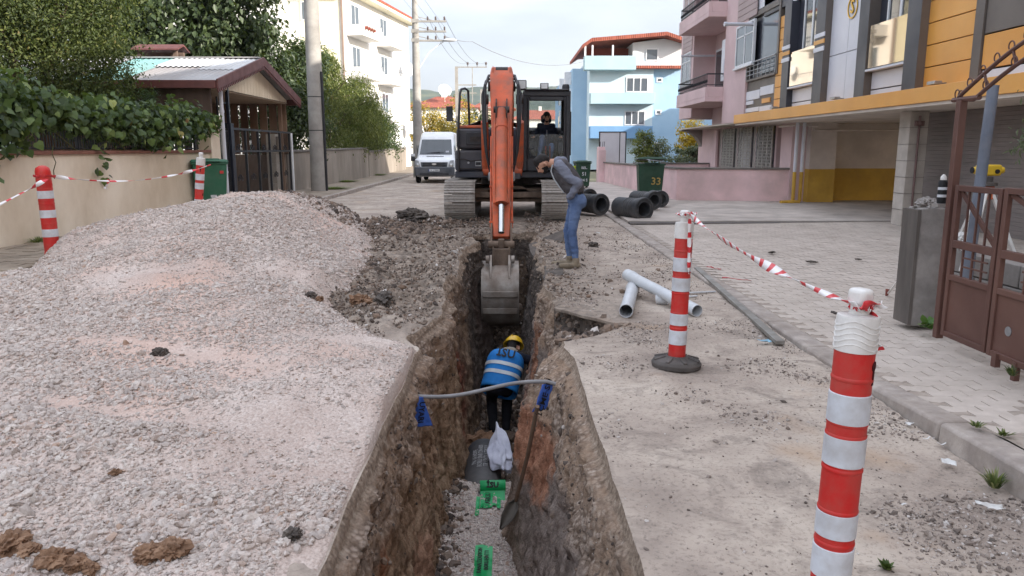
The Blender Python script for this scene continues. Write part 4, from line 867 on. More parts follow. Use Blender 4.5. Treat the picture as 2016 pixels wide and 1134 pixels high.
for z in (1.66, 2.22): m = MB(); m.beam((lwx(9.4), 9.4, z), (lwx(19.7), 19.7, z), 0.03, 0.03); fo("rail", m, M_BLACKM, sm=0)
for y in (9.4, 11.9, 14.4, 16.9, 19.5): m = MB(); m.bx(lwx(y) - 0.03, lwx(y) + 0.03, y - 0.03, y + 0.03, 1.62, 2.3); fo("post", m, M_BLACKM)
m = MB(); m.bx(-8.05, -7.68, 20.12, 20.75, 0, 2.42); o = obj("gate_pillar", m, M_CREAM, bevel=0.012); tag(o, "cream rendered pillar at the end of the vine wall", "pillar")
m = MB(); m.box((-7.86, 20.44, 2.46), (0.44, 0.7, 0.07)); obj("cap", m, M_CREAM, o, bevel=0.01)
m = MB(); m.cyl((-7.62, 20.85, 0.1), (-7.62, 20.85, 3.42), 0.055, n=12); m.cyl((-7.62, 20.85, 1.0), (-7.62, 20.85, 1.06), 0.066, n=12); m.cyl((-7.62, 20.85, 2.6), (-7.62, 20.85, 2.66), 0.066, n=12); o = obj("downpipe", m, M_WHITEP); tag(o, "white rain pipe at the near corner of the carport", "pipe")
# ---- carport with a gabled tin roof
cp = thing("carport", "open gabled carport with patched corrugated roof and maroon edges", "carport", (-8, 24, 0)); cinv = Matrix.Translation(-Vector(cp.location))
def co(name, mb, mat, bevel=0.0, **k): o = obj(name, mb, mat, cp, bevel, **k); o.matrix_parent_inverse = cinv; return o
RY, RZ = 23.75, 4.30; E0, EZ0 = 20.0, 3.36; E1, EZ1 = 27.6, 3.36; XF, XB = -7.35, -15.0
def corr(xa, xb, y0, z0, y1, z1, mat):
    n = max(8, int(abs(xb - xa) / 0.019)); xs = np.linspace(xa, xb, n); t = np.linspace(0, 1, 5)
    X, T = np.meshgrid(xs, t, indexing='ij'); Y = y0 + (y1 - y0) * T; Z = z0 + (z1 - z0) * T + 0.014 * np.sin(X * 2 * np.pi / 0.152)
    return gridmesh("roof_sheet", X, Y, Z, mat)
def m_tin(n, c, d): return pm(n, c, d, 1.2, 0.5, spec=0.5, dirt=S(140, 126, 116), dscale=1.3, damt=0.4)
T_W, T_A, T_G, T_S = m_tin("tin_white", S(196, 197, 198), S(180, 182, 184)), m_tin("tin_aqua", S(124, 172, 168), S(112, 160, 157)), m_tin("tin_grey", S(150, 146, 146), S(136, 133, 133)), m_tin("tin_silver", S(164, 163, 164), S(148, 148, 150))
def lerp(a, b, t): return a + (b - a) * t
for xa, xb, t0, t1, mt, dz in ((-7.4, -8.5, 0, 0.55, T_W, 0), (-8.4, -9.9, 0, 0.45, T_W, 0.02), (-9.8, -11.2, 0, 1.0, T_A, 0.0), (-11.1, -15, 0, 1.0, T_S, 0.02), (-7.4, -8.5, 0.5, 1, T_S, -0.015), (-8.4, -9.85, 0.4, 1, T_G, -0.015)):
    me = corr(xa, xb, lerp(RY, E0 - 0.1, t0), lerp(RZ, EZ0 - 0.03, t0) + dz + 0.03, lerp(RY, E0 - 0.1, t1), lerp(RZ, EZ0 - 0.03, t1) + dz + 0.03, mt); o = link("roof_sheet", me, cp); o.matrix_parent_inverse = cinv
me = corr(-7.4, -15, RY, RZ + 0.03, E1 + 0.1, EZ1, T_S); o = link("roof_sheet", me, cp); o.matrix_parent_inverse = cinv
m = MB(); m.bx(-15, -7.4, RY - 0.2, RY + 0.2, RZ + 0.02, RZ + 0.055); co("ridge_cap", m, T_S)
for ya, za_, nm in ((E0 - 0.14, EZ0, 0), (E1 + 0.14, EZ1, 1)):
    m = MB(); m.prism([(XF, RY, RZ + 0.06), (XF, ya, za_ + 0.03), (XF, ya, za_ - 0.22), (XF, RY, RZ - 0.2)], (0.05, 0, 0)); co("barge_board", m, M_MAROON, 0.006)
    m = MB(); n = 30                                                         # scalloped trim below the barge board
    for k in range(n):
        t = (k + 0.5) / n; yc, zc = lerp(RY, ya, t), lerp(RZ - 0.2, za_ - 0.22, t); m.prism([(XF + 0.01, yc - 0.055, zc), (XF + 0.01, yc + 0.055, zc), (XF + 0.01, yc + 0.03, zc - 0.08), (XF + 0.01, yc, zc - 0.1), (XF + 0.01, yc - 0.03, zc - 0.08)], (0.02, 0, 0))
    co("scalloped_trim", m, M_MAROON, sm=0)
    m = MB(); m.bx(XB, XF - 0.01, ya - 0.06, ya + 0.06, za_ - 0.2, za_ - 0.0); co("gutter", m, M_MAROON, 0.01)
M_GABLE = pm("gable_board", S(230, 216, 192), S(216, 200, 174), 2, 0.8, stretch=(1, 1, 0.3))
n = 26; y0_, y1_ = E0 + 0.3, E1 - 0.3                                        # boarded gable
for k in range(n):
    ya, yb_ = y0_ + (y1_ - y0_) * k / n, y0_ + (y1_ - y0_) * (k + 1) / n
    zt = lambda y: (lerp(RZ, EZ0, (RY - y) / (RY - E0)) if y < RY else lerp(RZ, EZ1, (y - RY) / (E1 - RY))) - 0.12
    if min(zt(ya), zt(yb_)) < 3.30: continue
    m = MB(); m.prism([(-7.72, ya + 0.006, 3.24), (-7.72, yb_ - 0.006, 3.24), (-7.72, yb_ - 0.006, zt(yb_)), (-7.72, ya + 0.006, zt(ya))], (0.03, 0, 0)); co("gable_board", m, M_GABLE)
m = MB(); m.bx(-14.8, -7.73, E0 + 0.1, E1 - 0.1, 3.2, 3.23); co("ceiling", m, pm("carport_ceiling", S(170, 152, 132), None, 1, 0.9), sm=0)
m = MB(); m.bx(-14.9, -7.6, E0 + 0.05, E0 + 0.15, 2.5, 3.3); co("side_boarding", m, pm("dark_boarding", S(96, 78, 68), S(76, 60, 52), 3, 0.85, stretch=(1, 1, 0.15)), sm=0)
M_BOARD = pm("brown_boarding", S(150, 124, 104), S(120, 96, 80), 3, 0.85, stretch=(1, 1, 0.15))
m = MB(); m.bx(-12.6, -12.5, E0 + 0.1, E1, 0, 1.45); m.bx(-12.6, -7.9, E1 - 0.1, E1, 0, 1.45); co("inner_wall", m, pm("inner_plaster", S(176, 158, 142), S(150, 132, 118), 1, 0.9), sm=0)
for k in range(22):
    m = MB(); y = E0 + 0.2 + k * 0.34; m.bx(-12.62, -12.55, y + 0.02, y + 0.28, 1.46, 3.28); co("upright_board", m, M_BOARD)
for k in range(14):
    m = MB(); x = -12.5 + k * 0.34; m.bx(x + 0.02, x + 0.28, E1 - 0.08, E1 - 0.02, 1.46, 3.28); co("upright_board", m, M_BOARD)
for y in (E0 + 0.35, E1 - 0.25): m = MB(); m.bx(-8.02, -7.9, y - 0.06, y + 0.06, 0, 3.3); co("post", m, M_BOARD)
m = MB(); m.bx(-12.5, -7.9, E0 + 0.3, E1 - 0.1, 0.116, 0.13); co("floor", m, pm("terracotta_floor", S(150, 112, 98), S(128, 94, 82), 3, 0.8), sm=0)
# things stored in the carport: log pile, covered lumps
M_LOG = pm("cut_wood", S(150, 110, 86), S(110, 78, 60), 5, 0.85)
lp = thing("log_pile", "stack of split logs at the back of the carport", "logs", (-10.6, 25.6, 0.13))
for r in range(5):
    for k in range(9):
        m = MB(); x = -0.9 + k * 0.21 + random.uniform(-0.02, 0.02); m.cyl((x, -0.35, 0.1 + r * 0.18), (x, 0.35, 0.1 + r * 0.18 + random.uniform(-0.02, 0.02)), 0.09, n=8); obj("log", m, M_LOG, lp)
# chimney with a little roof behind the ridge
ch = thing("chimney", "brick smoke outlet with small brown tin hood above the carport ridge", "chimney", (-10.75, 24.6, 4.02))
m = MB(); m.bx(-0.62, 0.62, -0.3, 0.3, 0, 0.16); obj("base", m, M_MAROON, ch); m = MB()
for dx in (-0.55, 0.55):
    for dy in (-0.25, 0.25): m.bx(dx - 0.06, dx + 0.06, dy - 0.05, dy + 0.05, 0.16, 0.6)
m.bx(-0.49, 0.49, 0.2, 0.28, 0.16, 0.6); obj("upright", m, pm("sooty_brick", S(120, 100, 88), S(86, 74, 68), 6, 0.9), ch)
m = MB(); m.prism([(-0.72, -0.45, 0.6), (-0.72, 0.0, 0.76), (-0.72, 0.45, 0.6), (-0.72, 0.45, 0.64), (-0.72, 0, 0.82), (-0.72, -0.45, 0.64)], (1.44, 0, 0)); obj("hood", m, M_MAROON, ch)
# ---- the wide iron gate in front of the carport
GX, GY0, GY1 = -7.72, 21.6, 27.55
gt = thing("iron_gate", "wide black iron gate of slim bars before the carport", "gate", (GX, GY0, 0.12)); ginv = Matrix.Translation(-Vector(gt.location))
def go_(name, mb, mat=M_BLACKM, parent=gt, **k): o = obj(name, mb, mat, parent, **k); o.matrix_parent_inverse = ginv; return o
m = MB(); m.bx(GX - 0.09, GX + 0.09, GY0 - 0.12, GY0 + 0.12, 0.1, 2.35); m.bx(GX - 0.04, GX + 0.04, GY0 - 0.04, GY0 + 0.04, 2.35, 3.3); go_("main_post", m, pm("navy_iron", S(30, 32, 44), None, 4, 0.4))
m = MB()
for z in (0.16, 1.55, 2.18): m.bx(GX - 0.03, GX + 0.03, GY0 + 0.12, GY1, z, z + 0.06)
go_("rail", m)
for k in range(5):
    y = GY0 + 0.12 + (GY1 - GY0 - 0.2) * (k + 1) / 5; m = MB(); m.bx(GX - 0.035, GX + 0.035, y - 0.035, y + 0.035, 0.221, 2.179); go_("upright", m)
for k in range(5):
    yc = GY0 + 0.12 + (GY1 - GY0 - 0.2) * (k + 0.5) / 5
    for zc in (0.85, 1.72):
        m = MB(); m.lathe([(0.06, -0.008), (0.075, -0.008), (0.075, 0.008), (0.06, 0.008)], (GX, yc, zc), (1, 0, 0), 14, closed=True); m.lathe([(0.06, -0.008), (0.075, -0.008), (0.075, 0.008), (0.06, 0.008)], (GX, yc + 0.13, zc - 0.05), (1, 0, 0), 14, closed=True); m.lathe([(0.06, -0.008), (0.075, -0.008), (0.075, 0.008), (0.06, 0.008)], (GX, yc - 0.13, zc - 0.05), (1, 0, 0), 14, closed=True); go_("scroll", m)
    for j in range(-4, 5):
        m = MB(); y = yc + j * 0.115; m.cyl((GX, y, 0.22), (GX, y, 2.18), 0.005, n=4); go_("thin_bar", m, sm=0)
sd = thing("side_gate", "narrow black barred gate panel beside the green bin", "gate", (GX, 20.8, 0.12))
m = MB(); m.bx(-0.02, 0.02, 0.0, 0.04, 0, 2.9); m.bx(-0.02, 0.02, 0.64, 0.68, 0, 2.2); obj("post", m, M_BLACKM, sd)
for z in (0.1, 1.0, 2.0, 2.75): m = MB(); m.bx(-0.015, 0.015, 0.04, 0.64, z, z + 0.03); obj("rail", m, M_BLACKM, sd)
for k in range(13): m = MB(); m.cyl((0, 0.08 + k * 0.043, 0.13), (0, 0.08 + k * 0.043, 2.0), 0.007, n=5); obj("bar", m, M_BLACKM, sd)
gp_ = thing("tiled_pillar", "pale tiled gate pillar with letter box at the far end of the iron gate", "pillar", (-8.15, 27.0, 0.12))
M_TILE = pm("pale_glazed_tile", S(196, 188, 176), S(176, 168, 158), 2, 0.35)
for r in range(6):
    for k in range(2): m = MB(); m.bx(-0.16, 0.16, -0.3 + k * 0.3 + 0.006, -0.3 + (k + 1) * 0.3 - 0.006, r * 0.34 + 0.005, (r + 1) * 0.34 - 0.005); obj("tile", m, M_TILE, gp_, bevel=0.006)
m = MB(); m.bx(0.165, 0.24, -0.22, 0.08, 1.45, 1.95); obj("letter_box", m, M_GREYW, gp_, bevel=0.01)
m = MB(); m.bx(GX - 0.05, GX + 0.05, 27.62, 27.74, 0.1, 2.2); o = obj("white_post", m, M_WPVC, bevel=0.006); tag(o, "white steel post closing the iron gate at the grey wall", "post")
# ---- grey boundary wall going on down the street
wall_thing("boundary_wall", "weathered grey boundary wall running down the street past the concrete pole", [(-8.0, 27.8, 1.42), (-7.85, 43, 1.55)], 1, 0.22, M_GREYW, M_COPE, 0.08, 0.1)
wall_thing("lower_boundary_wall", "farther grey wall section stepping down behind the parked van", [(-7.82, 43.2, 1.35), (-7.7, 58, 1.6)], 1, 0.22, M_GREYW, M_COPE, 0.08, 0.1)
# ---- utility poles and wires
M_POLE = pm("spun_concrete", S(170, 166, 160), S(150, 147, 141), 2.5, 0.85, bump=0.2, bscale=40, dirt=S(128, 122, 116), dscale=1.5, damt=0.5)
t = thing("utility_pole", "thick near concrete utility pole with dark conduit at its side", "utility pole", (-7.0, 28.6, 0.1))
m = MB(); m.lathe([(0.31, 0), (0.295, 1.5), (0.24, 9.5)], n=28); obj("pole_shaft", m, M_POLE, t, sm=60)
m = MB(); m.tube([(0.30, -0.12, 0), (0.285, -0.12, 4.3)], 0.05, 8); obj("conduit", m, M_BLACKM, t)
for z in (0.9, 2.2, 3.4): m = MB(); m.lathe([(0.302 - z * 0.006, z), (0.306 - z * 0.006, z), (0.306 - z * 0.006, z + 0.03), (0.302 - z * 0.006, z + 0.03)], n=28); obj("strap", m, M_BLACKM, t)
P2 = YP(822, 250, 45); PX2 = P2.x
t = thing("utility_pole", "tall concrete utility pole with three cross arms and a street lamp above the van", "utility pole", (PX2, 45, 0)); 
m = MB(); m.lathe([(0.30, 0), (0.28, 2), (0.14, 11.5)], n=20); obj("pole_shaft", m, M_POLE, t, sm=60)
def zof(v, y): return YP(830, v, y).z
M_INS = pm("insulator_brown", S(96, 82, 76), None, 4, 0.4); arms = []
for v in (42, 62, 80):
    z = zof(v, 45); m = MB(); m.bx(-0.1, 1.75, -0.06, 0.06, z - 0.05, z + 0.05); m.bx(-0.22, 0.22, -0.22, -0.19, z - 0.1, z + 0.1); m.beam((0.1, 0, z + 0.25), (1.0, 0, z + 0.05), 0.04, 0.04); obj("cross_arm", m, M_POLE, t)
    for dx in (0.7, 1.15, 1.65): m = MB(); m.lathe([(0.02, 0), (0.06, 0.06), (0.04, 0.1), (0.06, 0.14), (0.03, 0.22)], (dx, 0, z + 0.05), n=8); obj("insulator", m, M_INS, t); arms.append(Vector((PX2 + dx, 45, z + 0.25)))
m = MB(); za_, zb_ = zof(133, 45), zof(90, 45); m.tube([(0.2, 0, za_), (0.75, 0, lerp(za_, zb_, 0.7)), (1.25, -0.05, zb_)], 0.035, 8); obj("lamp_arm", m, M_WPVC, t)
m = MB(); m.ball((1.95, -0.2, zof(80, 45)), (0.42, 0.16, 0.09), 12, 8); m.tube([(1.25, -0.05, zb_), (1.6, -0.1, zof(82, 45))], 0.03, 6); obj("lamp_head", m, M_WPVC, t)
def tpole(u, y, vtop, label, du=60):
    x = YP(u, 250, y).x; zt_ = zof(vtop, y); k = y / FPX; t = thing("utility_pole", label, "utility pole", (x, y, 0))
    m = MB(); m.bx(-0.14, 0.14, -0.14, 0.14, 0, zt_); obj("pole_shaft", m, M_POLE, t)
    w = du * k; m = MB(); m.bx(0, w, -0.06, 0.06, zt_ - 0.1, zt_); m.bx(w * 0.52 - 0.04, w * 0.52 + 0.04, -0.04, 0.04, zt_ - 3.4, zt_ - 0.1); m.bx(0, w * 0.65, -0.05, 0.05, zt_ - 1.75, zt_ - 1.65); m.bx(0, w * 0.65, -0.05, 0.05, zt_ - 2.5, zt_ - 2.4); obj("cross_arm", m, M_POLE, t)
    pts = []
    for f in (0.37, 0.68, 0.97): m = MB(); m.lathe([(0.03, 0), (0.03, 0.15), (0.11, 0.2), (0.08, 0.26), (0.13, 0.33), (0.06, 0.42)], (w * f, 0, zt_), n=8); obj("insulator", m, M_INS, t); pts.append(Vector((x + w * f, y, zt_ + 0.42)))
    return pts
a3 = tpole(900, 75, 131, "pale square pole with a T shaped cross arm and three insulators", 58)
a4 = tpole(948, 110, 176, "distant pale pole with a short cross arm behind the excavator boom", 44)
M_WIRE = pm("wire", S(120, 122, 128), None, 3, 0.6)
def wire(pts, label, sag, r=0.012, group=None):
    m = MB()
    for a, b in pts:
        P = [a.lerp(b, k / 12) - Vector((0, 0, sag * 4 * (k / 12) * (1 - k / 12))) for k in range(13)]; m.tube(P, r, 4, False)
    o = obj("power_line", m, M_WIRE, sm=0); return tag(o, label, "wire", group)
for i in range(3):
    wire([(arms[i] + Vector((0, 0, 0)), a3[i])], ("thin wire from the pole above the van to the far T pole, innermost of three", "thin wire from the pole above the van to the far T pole, middle of three", "thin wire from the pole above the van to the far T pole, outermost of three")[i], 1.0, 0.014)
for i in range(3):
    wire([(arms[i + 3], Vector((-5.6 + i * 0.5, 4, 9.6)))], ("overhead wire coming back towards us from the pole above the van, lowest", "overhead wire coming back towards us from the pole above the van, middle", "overhead wire coming back towards us from the pole above the van, outermost")[i], 0.5, 0.008)
wire([(YP(930, 82, 52), YP(1146, 122, 60))], "thin dark service wire sagging across the sky to the blue building", 0.75, 0.022)
wire([(arms[8], YP(930, 82, 52))], "short wire joining the pole above the van to the service wire", 0.1, 0.02)
# ---- the pale yellow block on the left
YB = 55.0; c0 = YP(683, 200, YB); c1 = YP(806, 150, 69.0); cl = YP(592, 200, YB)
M_LYEL = pm("pale_yellow_render", S(240, 234, 208), S(232, 225, 196), 0.4, 0.9); M_LYW = pm("white_wall_paint", S(232, 230, 226), S(222, 220, 216), 0.4, 0.9)
lb = thing("yellow_apartment_building", "sunlit pale yellow and white four storey block with balconies behind the trees", "building", (c0.x, YB, 0)); linv = Matrix.Translation(-Vector(lb.location))
def lo_(name, mb, mat, bevel=0.0, parent=lb, **k): o = obj(name, mb, mat, parent, bevel, **k); o.matrix_parent_inverse = linv if parent is lb else Matrix.Identity(4); return o
A = Vector((c0.x, YB, 0)); B = Vector((c1.x, 69.0, 0)); HT = 12.25
d = (B - A).normalized(); L = (B - A).length; nrm = Vector((d.y, -d.x, 0))
m = MB(); m.prism([A, B, B - nrm * 9, A + Vector((-9, 0, 0))], (0, 0, HT)); lo_("wall", m, M_LYW, sm=0)
m = MB(); m.bx(cl.x + 0.25, c0.x - 0.35, YB - 0.06, YB - 0.004, 0, HT - 0.2); lo_("yellow_panel", m, M_LYEL, sm=0)
m = MB(); m.bx(c0.x - 0.18, c0.x - 0.06, YB - 0.12, YB - 0.004, 0, HT - 0.1); lo_("downpipe", m, pm("grey_brown_pipe", S(150, 130, 118), None, 2, 0.7))
m = MB(); e2 = nrm * 0.7; m.prism([A + e2 + Vector((-9.5, -0.7, HT)), A + e2 + Vector((0, -0.7, HT)), B + e2 + d * 0.7 + Vector((0, 0, HT)), B - nrm * 9 + Vector((0, 0, HT))], (0, 0, 0.22)); lo_("eave", m, M_LYEL, sm=0)
m = MB(); m.prism([A + e2 + Vector((-9.5, -0.75, HT + 0.222)), A + e2 + Vector((0.05, -0.75, HT + 0.222)), B + e2 + d * 0.75 + Vector((0, 0, HT + 0.222)), B - nrm * 9 + Vector((0, 0, HT + 0.222))], (0, 0, 0.2)); lo_("roof", m, M_RTILE, sm=0)
def fp(s, out, z): return A + d * s + nrm * out + Vector((0, 0, z))
for st in range(4):
    z0 = 0.9 + st * 2.85
    for s0, s1 in ((0.4, 4.4), (6.2, 9.6)):
        m = MB(); pr = [fp(s0, 0.003, z0), fp(s1, 0.003, z0), fp(s1, 1.2, z0), fp(s0, 1.2, z0)]; m.prism(pr, (0, 0, 0.18)); m.prism([fp(s0, 1.1, z0 + 0.181), fp(s1, 1.1, z0 + 0.181), fp(s1, 1.2, z0 + 0.181), fp(s0, 1.2, z0 + 0.181)], (0, 0, 0.55)); m.prism([fp(s0, 0.003, z0 + 0.181), fp(s0, 1.098, z0 + 0.181), fp(s0 + 0.1, 1.098, z0 + 0.181), fp(s0 + 0.1, 0.003, z0 + 0.181)], (0, 0, 0.55)); lo_("balcony", m, M_LYW)
        r = MB(); r.tube([fp(s0 + 0.05, 1.15, z0 + 1.05), fp(s1 - 0.05, 1.15, z0 + 1.05)], 0.03, 6)
        for k in range(9): q = fp(s0 + 0.1 + (s1 - s0 - 0.2) * k / 8, 1.15, 0); r.cyl(q + Vector((0, 0, z0 + 0.73)), q + Vector((0, 0, z0 + 1.05)), 0.02, n=5)
        lo_("balcony_railing", r, M_STEEL)
        w = MB(); w.prism([fp(s0 + 0.8, 0.004, z0 + 0.2), fp(s0 + 2.3, 0.004, z0 + 0.2), fp(s0 + 2.3, 0.06, z0 + 0.2), fp(s0 + 0.8, 0.06, z0 + 0.2)], (0, 0, 2.1)); wo = lo_("window", w, M_WPVC); g = MB()
        for a_, b_ in ((0.88, 1.5), (1.6, 2.22)): g.prism([fp(s0 + a_, 0.062, z0 + 0.3), fp(s0 + b_, 0.062, z0 + 0.3), fp(s0 + b_, 0.07, z0 + 0.3), fp(s0 + a_, 0.07, z0 + 0.3)], (0, 0, 1.9))
        o = obj("pane", g, M_GLASSB, wo, sm=0)
    m = MB(); xa = lerp(cl.x, c0.x, 0.1); m.bx(xa, xa + 1.0, YB - 0.12, YB - 0.062, z0 + 0.9, z0 + 2.2); wo = lo_("window", m, M_WPVC); g = MB(); g.bx(xa + 0.1, xa + 0.47, YB - 0.13, YB - 0.121, z0 + 1.0, z0 + 2.1); g.bx(xa + 0.55, xa + 0.9, YB - 0.13, YB - 0.121, z0 + 1.0, z0 + 2.1); obj("pane", g, M_GLASSB, wo, sm=0)
m = MB(); z0 = 0.9 + 3 * 2.85
for k in range(4): m.box(fp(0.9 + k * 0.5, 1.26, z0 + 0.55), (0.28, 0.2, 0.2))
lo_("flower_box", m, pm("red_flowers", S(150, 60, 56), S(90, 80, 60), 9, 0.9))
for s_, z_ in ((11.8, 8.2), (12.3, 3.4)):
    q = fp(s_, 0.7, z_); m = MB(); m.lathe([(0.0, 0.0), (0.3, 0.04), (0.55, 0.16), (0.58, 0.17), (0.3, 0.06), (0.0, 0.02)], q, (0.35, -0.9, 0.3), 18); m.tube([q, fp(s_, 0.0, z_ - 0.2)], 0.03, 6); lo_("satellite_dish", m, M_WPVC, sm=60)
m = MB(); m.bx(-24, cl.x - 0.6, 52, 53, 0, 15); m.bx(-24, cl.x - 0.6, 53, 64, 0, 15); wbo = obj("white_apartment_building", m, M_LYW, sm=0); tag(wbo, "overexposed white block filling the gap between the trees and the yellow building", "building")
# ---- far houses with tiled roofs, and the hill
def house(name, label, u0, u1, y, vb, ve, vr, col, ridge=0.35, dish=False, cat="house"):
    x0, x1 = YP(u0, 200, y).x, YP(u1, 200, y).x; ze, zr = YP(900, ve, y).z, YP(900, vr, y).z; t = thing(name, label, cat, ((x0 + x1) / 2, y, 0)); w = (x1 - x0) / 2; dp = 9
    m = MB(); m.bx(-w, w, 0, dp, -0.2, ze); obj("wall", m, col, t, sm=0)
    o_ = 0.6; m = MB(); a = [(-w - o_, -o_, ze), (w + o_, -o_, ze), (w + o_, dp + o_, ze), (-w - o_, dp + o_, ze)]; r0, r1 = (-w * ridge, dp / 2, zr), (w * ridge, dp / 2, zr)
    m.add(a + [r0, r1], [(0, 1, 5, 4), (1, 2, 5), (2, 3, 4, 5), (3, 0, 4), (3, 2, 1, 0)]); obj("roof", m, M_RTILE, t, sm=0)
    n = max(2, int(w * 2 / 3.5))
    for st in range(max(1, int(ze / 2.9))):
        for k in range(n):
            xc = -w + (k + 0.5) * 2 * w / n; z0 = 0.9 + st * 2.9; m = MB(); m.bx(xc - 0.65, xc + 0.65, -0.05, -0.003, z0, z0 + 1.3); wo = obj("window", m, M_WPVC, t, sm=0); g = MB(); g.bx(xc - 0.55, xc + 0.55, -0.06, -0.051, z0 + 0.1, z0 + 1.2); obj("pane", g, M_GLASS, wo, sm=0)
    m = MB(); m.bx(-0.4, 0.4, dp / 2 - 0.4, dp / 2 + 0.4, zr - 0.6, zr + 0.9); obj("chimney", m, M_LYW, t)
    if dish: m = MB(); m.lathe([(0, 0), (0.5, 0.06), (1.0, 0.28), (1.04, 0.3), (0.5, 0.1), (0, 0.04)], (0.3, 1.5, zr + 0.6), (0.3, -0.85, 0.4), 20); m.tube([(0.3, 2.0, zr - 1), (0.3, 1.5, zr + 0.6)], 0.05, 6); obj("satellite_dish", m, M_WPVC, t)
    return t
house("tiled_house", "far house with orange hipped roof and white satellite dish behind the poles", 800, 940, 120, 260, 212, 186, M_LYW, 0.2, True)
house("tiled_house", "distant cream house under an orange roof just behind the excavator", 930, 1010, 150, 260, 214, 196, M_CREAM, 0.5)
house("tiled_house", "orange roofed house peeping between the excavator cab and blue block", 1118, 1175, 95, 300, 190, 162, M_LBLUE, 0.5)
house("tiled_house", "low far house with tiled roof at the end of the street", 1010, 1120, 190, 270, 235, 215, M_LYW, 0.5)
M_DISTCONC = pm("distant_render", S(200, 196, 190), S(184, 180, 175), 0.3, 0.9)
hx = np.linspace(-1700, 1900, 160); hy = np.linspace(900, 3200, 90); X, Y = np.meshgrid(hx, hy, indexing='ij')
rid = 172 * np.exp(-((Y - 2300) / 620) ** 2) * (0.92 + 0.12 * fbm(X / 480, Y / 600, s=201, o=3) + 0.10 * np.exp(-((X - 250) / 300) ** 2)) ; rid = rid + 9 * fbm(X / 90, Y / 90, s=205, o=4) * sst(900, 1300, Y)
M_HILL = NT("wooded_hill"); _t = M_HILL; M_HILL = _t.done(_t.ramp(_t.noise(0.012, 8, 0.65), [(0.35, S(40, 56, 38)), (0.52, S(56, 70, 48)), (0.66, S(88, 92, 64)), (0.8, S(112, 106, 78))]), 0.95, 0, 0.1)
hill = link("hills", gridmesh("hills", X, Y, rid - 2, M_HILL)); struct(hill)
# ================================================================ TREES, SHRUBS, VINE, WEEDS
def m_leaf(name, stops, rough=0.55, per_object=False, trans=0.25):
    t = NT(name)
    if per_object: f = t.new("ShaderNodeObjectInfo").outputs['Random']
    else: a = t.new("ShaderNodeAttribute"); a.attribute_name = "tint"; f = a.outputs['Fac']
    c = t.ramp(f, stops); t.done(c, rough, 0, 0.35)
    tr = t.new("ShaderNodeBsdfTranslucent"); t.set(tr.inputs[0], t.mix(0.5, c, S(150, 170, 60))); mx = t.new("ShaderNodeMixShader"); mx.inputs[0].default_value = trans
    t.l.new(t.p.outputs[0], mx.inputs[1]); t.l.new(tr.outputs[0], mx.inputs[2]); t.l.new(mx.outputs[0], t.out.inputs[0]); return t.m
def leaf_cloud(name, blobs, n, size, mat, parent=None, clusters=60, spread=0.16, droop=0.3, aspect=0.5, clip=None, shell=0.55, seed=0, jitter=0.35):
    """n single leaves, gathered in tufts within the outer part of ellipsoids (cx,cy,cz,rx,ry,rz)"""
    rg = np.random.default_rng(900 + seed); B = np.array(blobs, float); w = (B[:, 3] * B[:, 4] * B[:, 5]) ** (2 / 3); w /= w.sum()
    K = clusters * len(B); bi = rg.choice(len(B), K, p=w); d = rg.normal(size=(K, 3)); d /= np.linalg.norm(d, axis=1)[:, None]
    rad = shell + (1.02 - shell) * rg.uniform(0, 1, K) ** 0.6; cc = B[bi, :3] + d * rad[:, None] * B[bi, 3:]
    ci = rg.integers(0, K, n); sp = B[bi[ci], 3:].mean(1) * spread; p = cc[ci] + rg.normal(size=(n, 3)) * sp[:, None] * np.array([1, 1, 0.85])
    nv = d[ci] * 0.7 + rg.normal(size=(n, 3)) * 0.6 + np.array([0, 0, 0.35]); nv /= np.linalg.norm(nv, axis=1)[:, None]
    if clip is not None: k = clip(p); p, nv, ci = p[k], nv[k], ci[k]; n = len(p)
    t = rg.normal(size=(n, 3)) + np.array([0, 0, -droop * 2]) + d[ci] * 0.4; t -= nv * (t * nv).sum(1)[:, None]; t /= np.linalg.norm(t, axis=1)[:, None]; b = np.cross(nv, t)
    s = size * rg.uniform(1 - jitter, 1 + jitter, n)[:, None]
    v0 = p - t * s * 0.5; v2 = p + t * s * 0.5 - nv * s * 0.12; m = p - t * s * 0.06; v1 = m + b * s * aspect * 0.5 + nv * s * 0.10; v3 = m - b * s * aspect * 0.5 + nv * s * 0.10
    co = np.stack([v0, v1, v2, v3], 1).reshape(-1, 3); q = np.arange(n * 4).reshape(n, 4); tri = np.concatenate([q[:, [0, 1, 2]], q[:, [0, 2, 3]]])
    me = npmesh(name, co, tri, mat, False); a = me.attributes.new("tint", 'FLOAT', 'POINT')
    ct = rg.uniform(0, 1, K); tint = np.clip(0.45 * ct[ci] + 0.55 * rg.uniform(0, 1, n), 0, 1); a.data.foreach_set('value', np.repeat(tint, 4).astype(np.float32))
    o = link(name, me, parent)
    if parent is not None: o.matrix_parent_inverse = Matrix.Translation(-Vector(parent.location))
    return o
M_BARK = pm("bark", S(110, 94, 80), S(78, 66, 56), 8, 0.95, bump=0.6, stretch=(1, 1, 0.25)); M_STEM = pm("green_stem", S(98, 104, 62), S(84, 76, 52), 6, 0.8)
